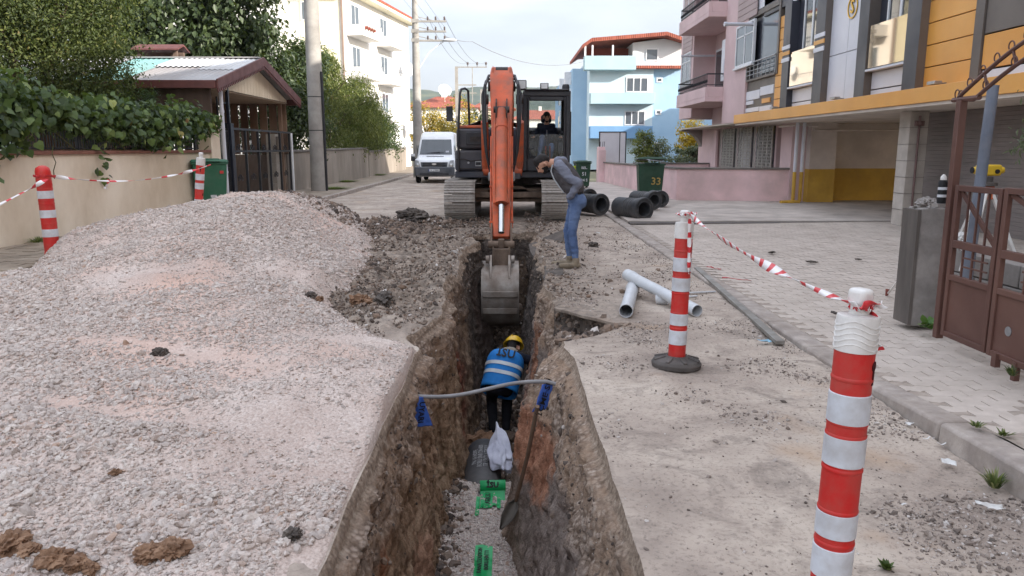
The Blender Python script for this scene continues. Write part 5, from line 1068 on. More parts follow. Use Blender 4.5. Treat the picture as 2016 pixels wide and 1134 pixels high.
def trunk(parent, base, tops, r0, r1=0.03, name="trunk"):
    m = MB(); base = Vector(base); fork = base.lerp(sum((Vector(t) for t in tops), Vector()) / len(tops), 0.35); fork.x, fork.y = base.x + (fork.x - base.x) * 0.4, base.y + (fork.y - base.y) * 0.4
    m.tube([base, base.lerp(fork, 0.5) + Vector((0.04, 0.03, 0)), fork], [r0, r0 * 0.85, r0 * 0.75], 9)
    for t in tops:
        t = Vector(t); mid = fork.lerp(t, 0.5) + Vector((random.uniform(-.15, .15), random.uniform(-.15, .15), 0.15)); m.tube([fork, mid, t], [r0 * 0.6, r0 * 0.35, r1], 7)
        for _ in range(2): e = mid + Vector((random.uniform(-1, 1), random.uniform(-1, 1), random.uniform(0.2, 1))) * (t - fork).length * 0.35; m.tube([mid, (mid + e) / 2 + Vector((0, 0, 0.05)), e], [r0 * 0.3, r0 * 0.2, r1 * 0.6], 5)
    o = obj(name, m, M_BARK, parent); o.matrix_parent_inverse = Matrix.Translation(-Vector(parent.location)); return o
def tree(name, label, base, blobs, n, size, mat, r0=0.14, cat="tree", group=None, **k):
    t = thing(name, label, cat, base, 0, group); tops = [(b[0], b[1], b[2] + b[5] * 0.4) for b in blobs]; trunk(t, base, tops, r0); leaf_cloud("crown", blobs, n, size, mat, t, **k); return t
L_LIGHT = m_leaf("light_leaf", [(0, S(38, 48, 26)), (0.35, S(58, 70, 36)), (0.65, S(82, 92, 46)), (0.9, S(106, 110, 58)), (1.0, S(112, 88, 58))])
L_DARK = m_leaf("dark_leaf", [(0, S(32, 42, 28)), (0.4, S(52, 66, 44)), (0.7, S(74, 88, 58)), (0.9, S(100, 112, 80)), (1.0, S(124, 132, 100))], 0.42)
L_CONIF = m_leaf("cypress_leaf", [(0, S(28, 44, 36)), (0.5, S(46, 66, 52)), (1.0, S(70, 92, 70))])
L_WILLOW = m_leaf("narrow_leaf", [(0, S(56, 66, 34)), (0.5, S(94, 104, 54)), (0.8, S(130, 134, 72)), (1.0, S(152, 146, 84))])
L_AUTUMN = m_leaf("autumn_leaf", [(0, S(104, 100, 40)), (0.4, S(158, 142, 58)), (0.75, S(188, 158, 70)), (1.0, S(176, 124, 66))])
L_YEL = m_leaf("yellow_leaf", [(0, S(150, 128, 36)), (0.6, S(206, 176, 52)), (1.0, S(222, 196, 80))])
L_OLIVE = m_leaf("olive_leaf", [(0, S(74, 84, 68)), (0.6, S(112, 122, 100)), (1.0, S(146, 152, 130))])
tree("bushy_tree", "big fine leaved light green tree leaning over the vine wall", (-10.8, 17.6, 0.1),
     [(-10.8, 17.4, 4.1, 1.9, 1.6, 1.9), (-9.8, 17.9, 4.9, 1.4, 1.4, 1.6), (-12.0, 17.2, 3.6, 1.9, 1.6, 1.7), (-9.6, 18.0, 3.2, 1.0, 1.2, 1.1), (-11.5, 17.6, 5.6, 2.0, 1.6, 1.4), (-9.3, 18.2, 6.2, 1.2, 1.2, 1.1)], 80000, 0.08, L_LIGHT, 0.13, clusters=150, spread=0.19, seed=1, aspect=0.45)
tree("broadleaf_tree", "tall dark large leaved tree rising behind the carport roof", (-14, 31, 0.1),
     [(-13.5, 31, 6.6, 3.0, 2.2, 2.2), (-17, 31, 6.8, 3.2, 2.2, 2.5), (-10.9, 31.5, 6.6, 1.8, 1.8, 2.4), (-9.9, 31, 8.4, 1.4, 1.6, 1.5), (-14.5, 31, 9.3, 3.2, 2.2, 2.0), (-12.2, 31, 5.2, 2.2, 1.8, 1.3)], 30000, 0.25, L_DARK, 0.22, clusters=110, spread=0.17, seed=2, aspect=0.62, droop=0.8)
tree("dark_tree", "dense dark tree standing just behind the thick concrete pole", (-9.9, 31.5, 0.1),
     [(-9.7, 31.5, 3.3, 1.7, 1.5, 2.0), (-8.8, 32.5, 2.6, 1.4, 1.4, 1.5), (-10.0, 32, 4.9, 1.5, 1.4, 1.6), (-8.7, 33, 4.3, 1.2, 1.2, 1.7), (-8.6, 34, 5.2, 0.8, 1, 1.0)], 22000, 0.17, L_DARK, 0.15, clusters=70, spread=0.16, seed=3, aspect=0.5, droop=0.6)
tree("willowy_tree", "yellow green narrow leaved tree over the grey wall before the yellow building", (-9.3, 40, 0.1),
     [(-8.9, 39, 3.2, 1.5, 1.8, 1.9), (-8.5, 42, 3.0, 1.3, 2.0, 1.8), (-9.2, 37, 4.2, 1.3, 1.6, 1.8), (-8.3, 45, 2.8, 1.2, 2.0, 1.6), (-9.2, 40, 4.9, 1.0, 1.3, 1.2), (-8.2, 43, 4.2, 1.0, 1.8, 1.4), (-9.0, 38, 5.4, 0.9, 1.2, 1.0)], 31000, 0.16, L_WILLOW, 0.12, clusters=80, spread=0.15, seed=4, aspect=0.3, droop=1.0)
tree("wall_shrub", "dark leafy shrub at the far end of the grey wall beside the van", (-8.7, 49, 0.1), [(-8.5, 49, 2.5, 1.0, 2.2, 1.7), (-8.4, 53, 2.3, 1.0, 2.0, 1.6)], 9000, 0.17, L_DARK, 0.08, "shrub", clusters=60, seed=5)
tree("white_barked_tree", "thin leaved tree before the sunlit yellow building", (-9.9, 48, 0.1), [(-9.7, 48, 3.9, 1.0, 1.5, 1.6), (-8.9, 50, 3.2, 0.7, 1.4, 1.4)], 4200, 0.17, L_DARK, 0.07, clusters=60, seed=6, spread=0.2)
t = thing("cypress_hedge", "dark bluish cypress bush behind the vine beside the carport", "shrub", (-9.6, 18.8, 0.1)); leaf_cloud("foliage", [(-10.2, 18.9, 2.5, 1.3, 0.7, 0.85), (-8.9, 19.2, 2.35, 0.7, 0.6, 0.75), (-9.5, 18.8, 3.0, 0.6, 0.5, 0.6)], 15000, 0.075, L_CONIF, t, clusters=120, spread=0.09, aspect=0.22, seed=7, droop=-0.7); trunk(t, (-9.6, 18.8, 0.1), [(-9.6, 18.8, 2.2)], 0.07)
tree("autumn_tree", "yellowing autumn tree just behind the white van", (-7.4, 70, 0), [(-7.6, 70, 3.6, 1.8, 1.6, 1.9), (-6.2, 71, 3.0, 1.6, 1.6, 1.7), (-5.2, 72, 2.6, 1.3, 1.4, 1.3)], 8000, 0.22, L_AUTUMN, 0.12, clusters=60, seed=8)
tree("sparse_tree", "half bare autumn tree before the far orange roof", (-5.0, 84, 0), [(-5.2, 84, 4.6, 1.5, 1.5, 2.6), (-4.2, 85, 3.6, 1.2, 1.2, 2.0)], 1500, 0.26, L_AUTUMN, 0.1, clusters=60, seed=9, spread=0.2)
tree("far_tree", "dark tree between the far tiled houses", (-3.6, 100, 0), [(-3.4, 100, 3.8, 2.0, 2, 2.6)], 3500, 0.3, L_DARK, 0.12, seed=10)
tree("shrub", "dark green bush beside the white hoarding at the blue building", (7.2, 41, 0), [(7.25, 41, 1.8, 0.6, 0.5, 0.95), (7.5, 41, 1.3, 0.5, 0.5, 0.8)], 4200, 0.11, L_WILLOW, 0.05, "shrub", seed=11)
tree("shrub", "thin pale shrub right of the dark bush below the blue building", (8.2, 41, 0), [(8.25, 41, 1.5, 0.35, 0.4, 0.7)], 900, 0.12, L_OLIVE, 0.04, "shrub", seed=12, spread=0.22)
tree("shrub", "low spreading shrub over the back pink wall under the yellow tree", (9.3, 40, 0), [(9.2, 40, 1.2, 0.9, 0.5, 0.5), (10.3, 40, 1.4, 0.9, 0.5, 0.55)], 3600, 0.13, L_OLIVE, 0.04, "shrub", seed=13)
tree("yellow_tree", "bright yellow autumn tree in the corner by the pink arch", (10.0, 41.5, 0), [(9.9, 41.5, 2.5, 0.7, 0.6, 0.8), (10.3, 41.5, 1.9, 0.7, 0.6, 0.6), (9.6, 41.5, 1.7, 0.5, 0.5, 0.5)], 3000, 0.13, L_YEL, 0.06, seed=14, droop=0.9)
tree("olive_bush", "grey green olive twigs reaching in at the right edge behind the gate", (5.6, 7.3, 0.1), [(5.75, 7.4, 2.1, 0.5, 0.5, 0.7), (5.35, 7.5, 1.75, 0.35, 0.3, 0.3)], 1300, 0.075, L_OLIVE, 0.03, "shrub", seed=15, aspect=0.2, spread=0.2)
# ---- the vine on the wall: large leaves one by one in front, the mass of it behind
def heart(name, mat):
    m = MB(); ring = [(0, 0.0), (0.22, -0.10), (0.46, 0.02), (0.52, 0.26), (0.40, 0.50), (0.26, 0.70), (0.0, 1.0), (-0.26, 0.70), (-0.40, 0.50), (-0.52, 0.26), (-0.46, 0.02), (-0.22, -0.10)]
    zz = lambda x, y: 0.16 * abs(x) - 0.22 * (y - 0.3) ** 2 - 0.10 * x * x * 4
    m.add([(0, 0.32, 0.03)] + [(x, y, zz(x, y)) for x, y in ring], [(0, 1 + i, 1 + (i + 1) % 12) for i in range(12)]); return m.mesh(name, mat)
L_VINE = m_leaf("vine_leaf", [(0, S(38, 56, 32)), (0.35, S(56, 78, 42)), (0.65, S(80, 102, 52)), (0.88, S(112, 130, 72)), (0.97, S(148, 156, 84)), (1.0, S(150, 112, 84))], 0.5, True)
L_VINEM = m_leaf("vine_leaf_mass", [(0, S(34, 48, 30)), (0.4, S(54, 74, 42)), (0.75, S(80, 100, 54)), (0.95, S(110, 126, 74)), (1.0, S(140, 120, 80))], 0.5)
vine = thing("vine", "large leaved climbing vine spilling over the cream wall and its fence", "vine", (-7.9, 13.5, 1.6)); vinv = Matrix.Translation(-Vector(vine.location))
vtop = lambda y: float(np.interp(y, [8, 11.2, 12.5, 14, 16, 18.5, 20.3], [3.2, 2.98, 2.72, 2.55, 2.62, 2.72, 2.55])); vbot = lambda y: float(np.interp(y, [8, 11, 12.2, 13, 14.2, 15.5, 17, 18.5, 20.3], [1.2, 1.3, 1.55, 2.05, 2.0, 1.85, 1.62, 1.85, 2.1]))
leaf_me = heart("leaf", L_VINE); rgv = np.random.default_rng(77)
for k in range(300):
    y = 10.6 + 9.6 * rgv.uniform() ** 1.15; z = vbot(y) + (vtop(y) - vbot(y)) * rgv.uniform(0, 1) + rgv.normal(0, 0.06); x = lwx(y) + 0.26 + rgv.uniform(0.0, 0.26)
    if k < 12: y = 14.9 + rgv.normal(0, 0.15); z = 1.75 - k * 0.06; x = lwx(y) + 0.2
    s = rgv.uniform(0.085, 0.17); o = link("leaf", leaf_me, vine, Vector((x, y, z)) - Vector(vine.location)); o.scale = (s, s, s)
    nrm_ = Vector((0.75 + rgv.normal(0, 0.3), -0.45 + rgv.normal(0, 0.45), 0.45 + rgv.normal(0, 0.35))).normalized(); tip = Vector((rgv.normal(0, 0.5), rgv.normal(0, 0.5), -1)); tip = (tip - nrm_ * tip.dot(nrm_)).normalized()
    o.rotation_euler = Matrix((tip.cross(nrm_), tip, nrm_)).transposed().to_euler()
bl_ = []
for y in np.arange(9.0, 20.4, 0.55): zc = (vtop(y) + vbot(y)) / 2; bl_.append((lwx(y) + 0.1, y, zc, 0.30, 0.45, (vtop(y) - vbot(y)) / 2 + 0.05))
o = leaf_cloud("foliage", bl_, 10000, 0.135, L_VINEM, vine, clusters=60, spread=0.25, aspect=0.85, droop=1.2, seed=21, shell=0.2); o['kind'] = 'stuff'
m = MB()
for k in range(5):
    y = 10.5 + k * 2.2; pts = [(lwx(y + j * 0.5) + 0.05 + random.uniform(-.1, .1), y + j * 0.5, 1.9 + 0.35 * math.sin(j + k)) for j in range(6)]; m.tube(pts, 0.014, 5)
for (yy_, n_) in ((10.75, 6), (13.3, 5)): m.tube([(lwx(yy_) + 0.17 + random.uniform(-.02, .05), yy_ + random.uniform(-.06, .06), 1.7 - 0.14 * j) for j in range(n_)], 0.008, 5)
o = obj("stem", m, M_STEM, vine); o.matrix_parent_inverse = vinv
# ---- weeds and the broad leaved plant
L_GRASS = m_leaf("grass_blade", [(0, S(70, 84, 48)), (0.6, S(104, 116, 70)), (1.0, S(150, 148, 104))])
def tuft(name, label, p, n, h, r, mat=L_GRASS, cat="weed", w=0.006):
    co, fs, tint = [], [], []; rg = np.random.default_rng(int(abs(p[0] * 971 + p[1] * 313)))
    for k in range(n):
        a = rg.uniform(0, 6.28); rr = rg.uniform(0, r) ; b = Vector((math.cos(a) * rr * 0.4, math.sin(a) * rr * 0.4, 0)); e = Vector((math.cos(a) * (rr + 0.5 * h * rg.uniform(0.2, 1)), math.sin(a) * (rr + 0.5 * h * rg.uniform(0.2, 1)), h * rg.uniform(0.4, 1))); sd_ = Vector((-math.sin(a), math.cos(a), 0)) * w; md = b.lerp(e, 0.55) + Vector((0, 0, 0.12 * h))
        i = len(co); co += [b - sd_, b + sd_, md + sd_ * 0.8, md - sd_ * 0.8, e]; fs += [(i, i + 1, i + 2), (i, i + 2, i + 3), (i + 3, i + 2, i + 4)]; tint += [rg.uniform()] * 5
    me = npmesh(name, np.array([tuple(c) for c in co]), np.array(fs), mat, False); a = me.attributes.new("tint", 'FLOAT', 'POINT'); a.data.foreach_set('value', np.array(tint, np.float32)); o = link(name, me, None, p); return tag(o, label, cat)
g = GP(1958, 960, 0.0); tuft("weed", "spiky weed tuft at the foot of the kerb in the right corner", (g.x, g.y, 0.0), 60, 0.10, 0.05)
g = GP(1922, 842, 0.13); tuft("weed", "small weed in the paver joint behind the near bollard", (g.x, g.y, 0.135), 26, 0.032, 0.05); g = GP(1975, 858, 0.13); tuft("weed", "flat weed in the pavers nearer the right edge", (g.x, g.y, 0.135), 34, 0.032, 0.06)
g = GP(1992, 740, 0.13); tuft("weed", "bright green weed under the brown gate", (g.x, g.y, 0.135), 40, 0.07, 0.05, L_VINEM); g = GP(1746, 1120, 0.0); tuft("weed", "tiny leafy weed on the road right of the near bollard", (g.x, g.y, 0.0), 40, 0.035, 0.03, L_VINEM, w=0.008)
g = GP(25, 478, 0.12); tuft("weed", "weeds at the foot of the cream wall", (-7.75, g.y, 0.12), 120, 0.12, 0.3)
for i, (u, v, l) in enumerate(((680, 358, "grass patch on the footway below the grey wall"), (742, 345, "smaller grass patch farther along the grey wall"), (655, 372, "dry weeds round the foot of the thick concrete pole"))): g = GP(u, v, 0.12); tuft("weed", l, (g.x, g.y, 0.11), 700, 0.10, 0.9, w=0.01)
L_PLANT = m_leaf("plant_leaf", [(0, S(58, 92, 46)), (0.6, S(88, 124, 62)), (1, S(120, 150, 80))], 0.45, True)
g = GP(1826, 650, 0.10); pl = thing("broadleaf_plant", "small bright green plant with broad leaves at the foot of the concrete gate post", "plant", (g.x, g.y, 0.1)); pm_ = heart("leaf", L_PLANT)
for k in range(15):
    a = k * 2.4; tl = 0.35 + 0.5 * random.random(); o = link("leaf", pm_, pl, (math.cos(a) * 0.03, math.sin(a) * 0.03, 0.02 + 0.055 * (k / 15))); s = random.uniform(0.07, 0.105); o.scale = (s * 0.75, s, s); o.rotation_euler = (tl - 0.2 + 0.6 * (k % 3) / 3, 0, a)
# ================================================================ EXCAVATOR, VAN
M_XOR = pm("excavator_orange", S(218, 104, 62), S(198, 88, 52), 1.5, 0.5, dirt=S(128, 92, 76), dscale=3.2, damt=0.75, bump=0.08)
M_XDK = pm("excavator_dark_panel", S(58, 61, 72), S(46, 49, 58), 1.5, 0.5, dirt=S(110, 102, 96), dscale=1.6, damt=0.35)
M_XFR = pm("cab_frame_black", S(44, 46, 52), S(34, 36, 41), 2, 0.45, dirt=S(96, 90, 86), dscale=2, damt=0.25)
M_MUD = pm("muddy_steel", S(132, 112, 96), S(96, 80, 68), 5, 0.85, bump=0.4, dirt=S(76, 64, 56), dscale=3, damt=0.6)
M_WORN = pm("worn_bucket_steel", S(178, 170, 161), S(138, 128, 119), 3, 0.6, metal=0.2, dirt=S(118, 99, 84), dscale=3.2, damt=0.75, bump=0.3)
M_SHOE = pm("track_steel", S(200, 194, 187), S(160, 153, 146), 6, 0.65, metal=0.25, bump=0.3, dirt=S(140, 129, 118), dscale=5, damt=0.6)
M_CHROME = pm("chrome_rod", S(206, 208, 210), None, 3, 0.15, metal=1.0); M_RUB = pm("hose_rubber", S(40, 40, 42), S(30, 30, 32), 6, 0.6); M_GREASE = pm("greased_steel", S(64, 56, 52), S(40, 36, 34), 8, 0.5, metal=0.3)
EX = thing("excavator", "orange crawler excavator with black cab reaching its bucket into the trench", "excavator", (0.05, 19.2, 0)); xinv = Matrix.Translation(-Vector(EX.location))
def xo(name, mb, mat, bevel=0.0, parent=None, **k):
    o = obj(name, mb, mat, parent or EX, bevel, **k)
    if parent is None: o.matrix_parent_inverse = xinv
    return o
TY0, TY1, TR, TZ = 17.72, 21.3, 0.42, 0.47
sb = MB(); sb.box((0, 0, 0), (0.70, 0.178, 0.022)); 
for dy in (-0.07, 0.0, 0.07): sb.box((0, dy, 0.024), (0.70, 0.016, 0.026))
shoe_me = sb.mesh("track_shoe", M_SHOE); per = 2 * (TY1 - TY0) + 2 * math.pi * TR; NS = 50
for xc in (-1.08, 1.14):
    f = MB(); f.bx(xc - 0.2, xc + 0.2, TY0 - 0.05, TY1 + 0.05, 0.28, 0.62); tr = xo("track", f, M_MUD, 0.02)
    for k in range(NS):
        s = k / NS * per; L = TY1 - TY0
        if s < L: y, z, a = TY0 + s, TZ + TR + 0.01 - 0.02 * math.sin(s / L * math.pi), 0.0
        elif s < L + math.pi * TR: t = (s - L) / TR; y, z, a = TY1 + TR * math.sin(t), TZ + TR * math.cos(t), -t
        elif s < 2 * L + math.pi * TR: y, z, a = TY1 - (s - L - math.pi * TR), TZ - TR, math.pi
        else: t = (s - 2 * L - math.pi * TR) / TR; y, z, a = TY0 - TR * math.sin(t), TZ - TR * math.cos(t), math.pi - t
        o = link("track_shoe", shoe_me, tr, (xc, y, z)); o.rotation_euler = (a, 0, 0)
    for yc, r in ((TY0, 0.36), (TY1, 0.36)):
        w = MB(); w.lathe([(0, -0.12), (r * 0.5, -0.12), (r * 0.55, -0.05), (r, -0.05), (r, 0.05), (r * 0.55, 0.05), (r * 0.5, 0.12), (0, 0.12)], (xc, yc, TZ), (1, 0, 0), 26); obj("idler", w, M_MUD, tr)
    for k in range(7): w = MB(); w.cyl((xc - 0.16, TY0 + 0.5 + k * 0.43, 0.17), (xc + 0.16, TY0 + 0.5 + k * 0.43, 0.17), 0.1); obj("roller", w, M_MUD, tr)
m = MB(); m.bx(-0.9, 0.96, 18.3, 20.8, 0.45, 0.72); m.prism([(-0.9, 18.3, 0.40), (-0.3, 18.3, 0.78), (0.36, 18.3, 0.78), (0.96, 18.3, 0.40)], (0, 2.4, 0)); m.bx(-0.86, 0.92, 18.18, 18.3, 0.5, 0.64); xo("centre_frame", m, M_MUD, 0.02)
m = MB(); m.lathe([(0.72, 0.78), (0.72, 0.98), (0.6, 0.98)], (0.05, 19.6, 0), n=32); xo("slew_ring", m, M_GREASE)
m = MB(); m.bx(-1.22, 1.48, 18.05, 22.3, 0.98, 1.13); m.bx(-0.45, 0.32, 17.95, 18.04, 0.95, 1.2); xo("deck", m, M_XDK, 0.02)
m = MB(); m.bx(-1.2, 1.46, 20.2, 22.4, 1.14, 2.2); xo("engine_hood", m, M_XDK, 0.06)
m = MB(); m.bx(-1.2, 1.46, 22.41, 22.9, 1.0, 2.15); xo("counterweight", m, M_XOR, 0.08)
m = MB(); m.bx(-1.215, -0.44, 18.02, 20.15, 1.14, 1.62); xo("tool_box", m, M_XDK, 0.05)
m = MB(); m.bx(-1.18, -0.44, 18.06, 20.15, 1.64, 2.12); xo("tank_cover", m, M_XDK, 0.06)
m = MB(); m.bx(-1.16, -0.46, 18.1, 20.1, 2.125, 2.19); xo("tank_top", m, M_XOR, 0.02)
m = MB(); m.bx(-0.95, -0.5, 18.02, 18.058, 1.74, 2.03); rc = xo("recess_frame", m, M_XFR, 0.012); m = MB(); m.bx(-0.86, -0.53, 18.0, 18.019, 1.82, 1.93); obj("vent", m, M_GREASE, rc)
m = MB(); m.tube([(-1.2, 17.99, 1.40), (-1.0, 17.985, 1.42), (-0.85, 17.985, 1.37), (-0.7, 17.985, 1.38), (-0.46, 17.99, 1.42)], 0.012, 6); m.tube([(-1.1, 17.99, 1.2), (-0.5, 17.99, 1.19)], 0.01, 6); xo("seam_strip", m, M_GREASE)
m = MB(); m.bx(-0.74, -0.6, 18.002, 18.018, 1.25, 1.37); st = xo("maker_plate", m, M_STEEL); m = MB(); m.bx(-0.73, -0.61, 17.997, 18.0015, 1.275, 1.345); obj("plate_face", m, M_XFR, st); m = MB(); m.cyl((-0.9, 17.99, 1.33), (-0.9, 18.02, 1.33), 0.025); xo("lock", m, M_STEEL)
m = MB(); m.tube([(-1.13, 18.0, 1.14), (-1.13, 17.98, 2.0), (-1.08, 18.0, 2.9), (-1.05, 18.05, 3.0), (-0.97, 18.15, 3.03), (-0.9, 18.2, 2.98), (-0.88, 18.22, 2.2)], 0.028, 8); xo("handrail", m, M_XFR)
m = MB(); m.tube([(-0.97, 18.3, 2.19), (-1.25, 18.15, 2.3), (-1.32, 18.1, 2.36)], 0.012, 6); m.box((-1.33, 18.08, 2.45), (0.15, 0.05, 0.34)); xo("wing_mirror", m, M_XFR, 0.02)
# cab
C0, C1, CY0, CY1, CZ0, CZ1 = 0.37, 1.47, 17.95, 19.7, 1.14, 2.94
m = MB()
for x, y in ((C0, CY0), (C1 - 0.1, CY0), (C0, CY1 - 0.1), (C1 - 0.1, CY1 - 0.1)): m.bx(x, x + 0.1, y, y + 0.1, CZ0, CZ1)
m.bx(C0, C1, CY0 - 0.01, CY1, CZ1 - 0.1, CZ1 + 0.02); m.bx(C0 + 0.101, C1 - 0.101, CY0, CY0 + 0.08, CZ0, 1.42); m.bx(C0, C0 + 0.06, CY0 + 0.101, CY1 - 0.101, CZ0, 1.75); m.bx(C1 - 0.06, C1, CY0 + 0.101, CY1 - 0.101, CZ0, 1.6); m.bx(C0 + 0.101, C1 - 0.101, CY1 - 0.08, CY1, CZ0, 2.1); m.bx(C0 + 0.1, C1 - 0.1, CY0 + 0.1, CY1 - 0.1, CZ0, CZ0 + 0.06)
m.bx(C0 + 0.101, C0 + 0.15, CY0 + 0.005, CY0 + 0.07, 1.42, CZ1 - 0.1); m.bx(C1 - 0.15, C1 - 0.101, CY0 + 0.005, CY0 + 0.07, 1.42, CZ1 - 0.1); m.bx(C0 + 0.15, C1 - 0.15, CY0 + 0.005, CY0 + 0.07, CZ1 - 0.2, CZ1 - 0.101)
xo("cab", m, M_XFR, 0.02)
m = MB(); m.bx(C0 + 0.03, C1 - 0.03, CY0 - 0.06, CY1 - 0.2, CZ1 + 0.021, CZ1 + 0.06); xo("cab_roof", m, M_XFR, 0.02)
def m_clear():
    t = NT("cab_glass"); tr = t.new("ShaderNodeBsdfTransparent"); tr.inputs[0].default_value = (0.9, 0.92, 0.92, 1); gl = t.new("ShaderNodeBsdfGlossy"); gl.inputs['Roughness'].default_value = 0.03; fr = t.new("ShaderNodeFresnel"); fr.inputs[0].default_value = 1.45
    d = t.new("ShaderNodeBsdfDiffuse"); d.inputs[0].default_value = c4(S(150, 150, 146)); n = t.ramp(t.noise(3.2, 6, 0.65, t.obj()), [(0.45, 0.02), (0.75, 0.16)]); m1 = t.new("ShaderNodeMixShader"); t.set(m1.inputs[0], n); t.l.new(tr.outputs[0], m1.inputs[1]); t.l.new(d.outputs[0], m1.inputs[2])
    m2 = t.new("ShaderNodeMixShader"); t.set(m2.inputs[0], fr.outputs[0]); t.l.new(m1.outputs[0], m2.inputs[1]); t.l.new(gl.outputs[0], m2.inputs[2]); t.l.new(m2.outputs[0], t.out.inputs[0]); return t.m
M_CLEAR = m_clear()
for nm, q in (("windscreen", (C0 + 0.15, C1 - 0.15, CY0 + 0.03, CY0 + 0.036, 1.42, 1.98)), ("rear_window", (C0 + 0.1, C1 - 0.1, CY1 - 0.05, CY1 - 0.044, 2.1, CZ1 - 0.1)), ("side_window", (C0 + 0.03, C0 + 0.036, CY0 + 0.1, CY1 - 0.1, 1.75, CZ1 - 0.1)), ("door_window", (C1 - 0.036, C1 - 0.03, CY0 + 0.1, CY1 - 0.1, 1.6, CZ1 - 0.1))):
    m = MB(); m.bx(*q); xo(nm, m, M_CLEAR, sm=0)
m = MB(); m.box((0.98, 18.95, 1.52), (0.5, 0.5, 0.14)); m.box((0.98, 19.25, 1.92), (0.46, 0.12, 0.72), (R(-10), 0, 0)); m.box((0.98, 19.33, 2.38), (0.26, 0.09, 0.2)); m.box((0.98, 18.98, 1.34), (0.4, 0.4, 0.24)); xo("seat", m, pm("seat_fabric", S(52, 56, 72), None, 6, 0.9), 0.05)
for x in (0.62, 1.32):
    m = MB(); m.box((x, 18.75, 1.62), (0.17, 0.5, 0.42)); m.cyl((x, 18.52, 1.82), (x, 18.5, 1.98), 0.018); m.ball((x, 18.5, 2.02), 0.038); xo("control_console", m, M_XDK, 0.03)
m = MB(); m.tube([(0.92, 18.25, 1.2), (0.92, 18.3, 1.62), (0.92, 18.32, 1.72)], 0.016, 6); m.tube([(1.02, 18.25, 1.2), (1.02, 18.3, 1.62), (1.02, 18.32, 1.72)], 0.016, 6); m.box((0.92, 18.22, 1.22), (0.1, 0.2, 0.03)); m.box((1.02, 18.22, 1.22), (0.1, 0.2, 0.03)); xo("travel_lever", m, pm("red_grip", S(150, 50, 44), None, 4, 0.5), 0)
m = MB(); m.tube([(0.45, 17.9, 1.62), (0.62, 17.88, 1.66), (0.62, 17.88, 1.7)], 0.012, 6); m.tube([(0.60, 17.9, 1.5), (0.95, 17.88, 1.36)], 0.014, 6); xo("wiper", m, M_XFR)
m = MB(); m.box((0.86, 17.95, 3.06), (0.19, 0.12, 0.14)); m.bx(0.83, 0.89, 17.93, 17.97, 2.98, 3.0); lg = xo("work_light", m, M_XFR, 0.015); m = MB(); m.bx(0.785, 0.935, 17.875, 17.889, 3.005, 3.115); obj("lens", m, pm("lamp_lens", S(220, 222, 222), None, 3, 0.15, spec=0.8), lg, bevel=0.004)
m = MB(); m.lathe([(0.09, 0), (0.09, 0.1), (0.07, 0.15), (0, 0.16)], (1.38, 18.3, 2.98), n=14); xo("beacon", m, M_XFR)
m = MB(); m.tube([(0.36, 18.02, 2.88), (0.3, 17.95, 3.0), (0.2, 17.9, 3.02), (0.12, 17.92, 2.85)], 0.01, 6); xo("lamp_cable", m, M_RUB)
m = MB(); m.bx(1.475, 1.5, CY0 + 0.1, CY0 + 0.14, 1.5, 2.5); xo("door_handle", m, M_XFR)
# boom: a bent box girder
BX = -0.10
def girder(path, w, mat, name, bev=0.02):
    """path: (y, z, depth) along the girder in the y-z plane"""
    P = [Vector((0, a[0], a[1])) for a in path]; up, dn = [], []
    for i, p in enumerate(P):
        d = (P[min(i + 1, len(P) - 1)] - P[max(i - 1, 0)]).normalized(); n = Vector((0, -d.z, d.y)); up.append(p + n * path[i][2] / 2); dn.append(p - n * path[i][2] / 2)
    m = MB(); ws = w if isinstance(w, (list, tuple)) else [w] * len(P); vs = []
    for i in range(len(P)):
        for q, s in ((up[i], -1), (up[i], 1), (dn[i], 1), (dn[i], -1)): vs.append((BX + s * ws[i] / 2, q.y, q.z))
    fs = [(0, 1, 2, 3), tuple(4 * (len(P) - 1) + k for k in (3, 2, 1, 0))]
    for i in range(len(P) - 1):
        for k in range(4): fs.append((4 * i + k, 4 * (i + 1) + k, 4 * (i + 1) + (k + 1) % 4, 4 * i + (k + 1) % 4))
    m.add(vs, fs); return xo(name, m, mat, bev)
girder([(18.9, 1.72, 0.42), (18.2, 2.4, 0.62), (17.45, 2.88, 0.66), (16.6, 2.95, 0.52), (15.45, 2.86, 0.30)], [0.5, 0.52, 0.52, 0.5, 0.46], M_XOR, "boom")
for s in (-1, 1):
    m = MB(); m.cyl((BX + s * 0.40, 18.05, 1.15), (BX + s * 0.40, 17.4, 2.25), 0.085, n=16); m.cyl((BX + s * 0.36 - 0.09, 18.05, 1.15), (BX + s * 0.36 + 0.09, 18.05, 1.15), 0.12, n=14); bc = xo("boom_cylinder", m, M_XOR); m = MB(); m.cyl((BX + s * 0.36, 17.4, 2.25), (BX + s * 0.36, 17.15, 2.68), 0.045, n=12); obj("rod", m, M_CHROME, bc); m = MB(); m.cyl((BX + s * 0.30, 17.13, 2.72), (BX + s * 0.46, 17.13, 2.72), 0.11, n=14); obj("rod_eye", m, M_GREASE, bc)
m = MB(); m.cyl((BX, 18.0, 3.18), (BX, 16.9, 3.30), 0.085, n=14); sc = xo("stick_cylinder", m, M_XOR); m = MB(); m.cyl((BX, 16.9, 3.30), (BX, 15.55, 3.12), 0.045, n=10); obj("rod", m, M_CHROME, sc)
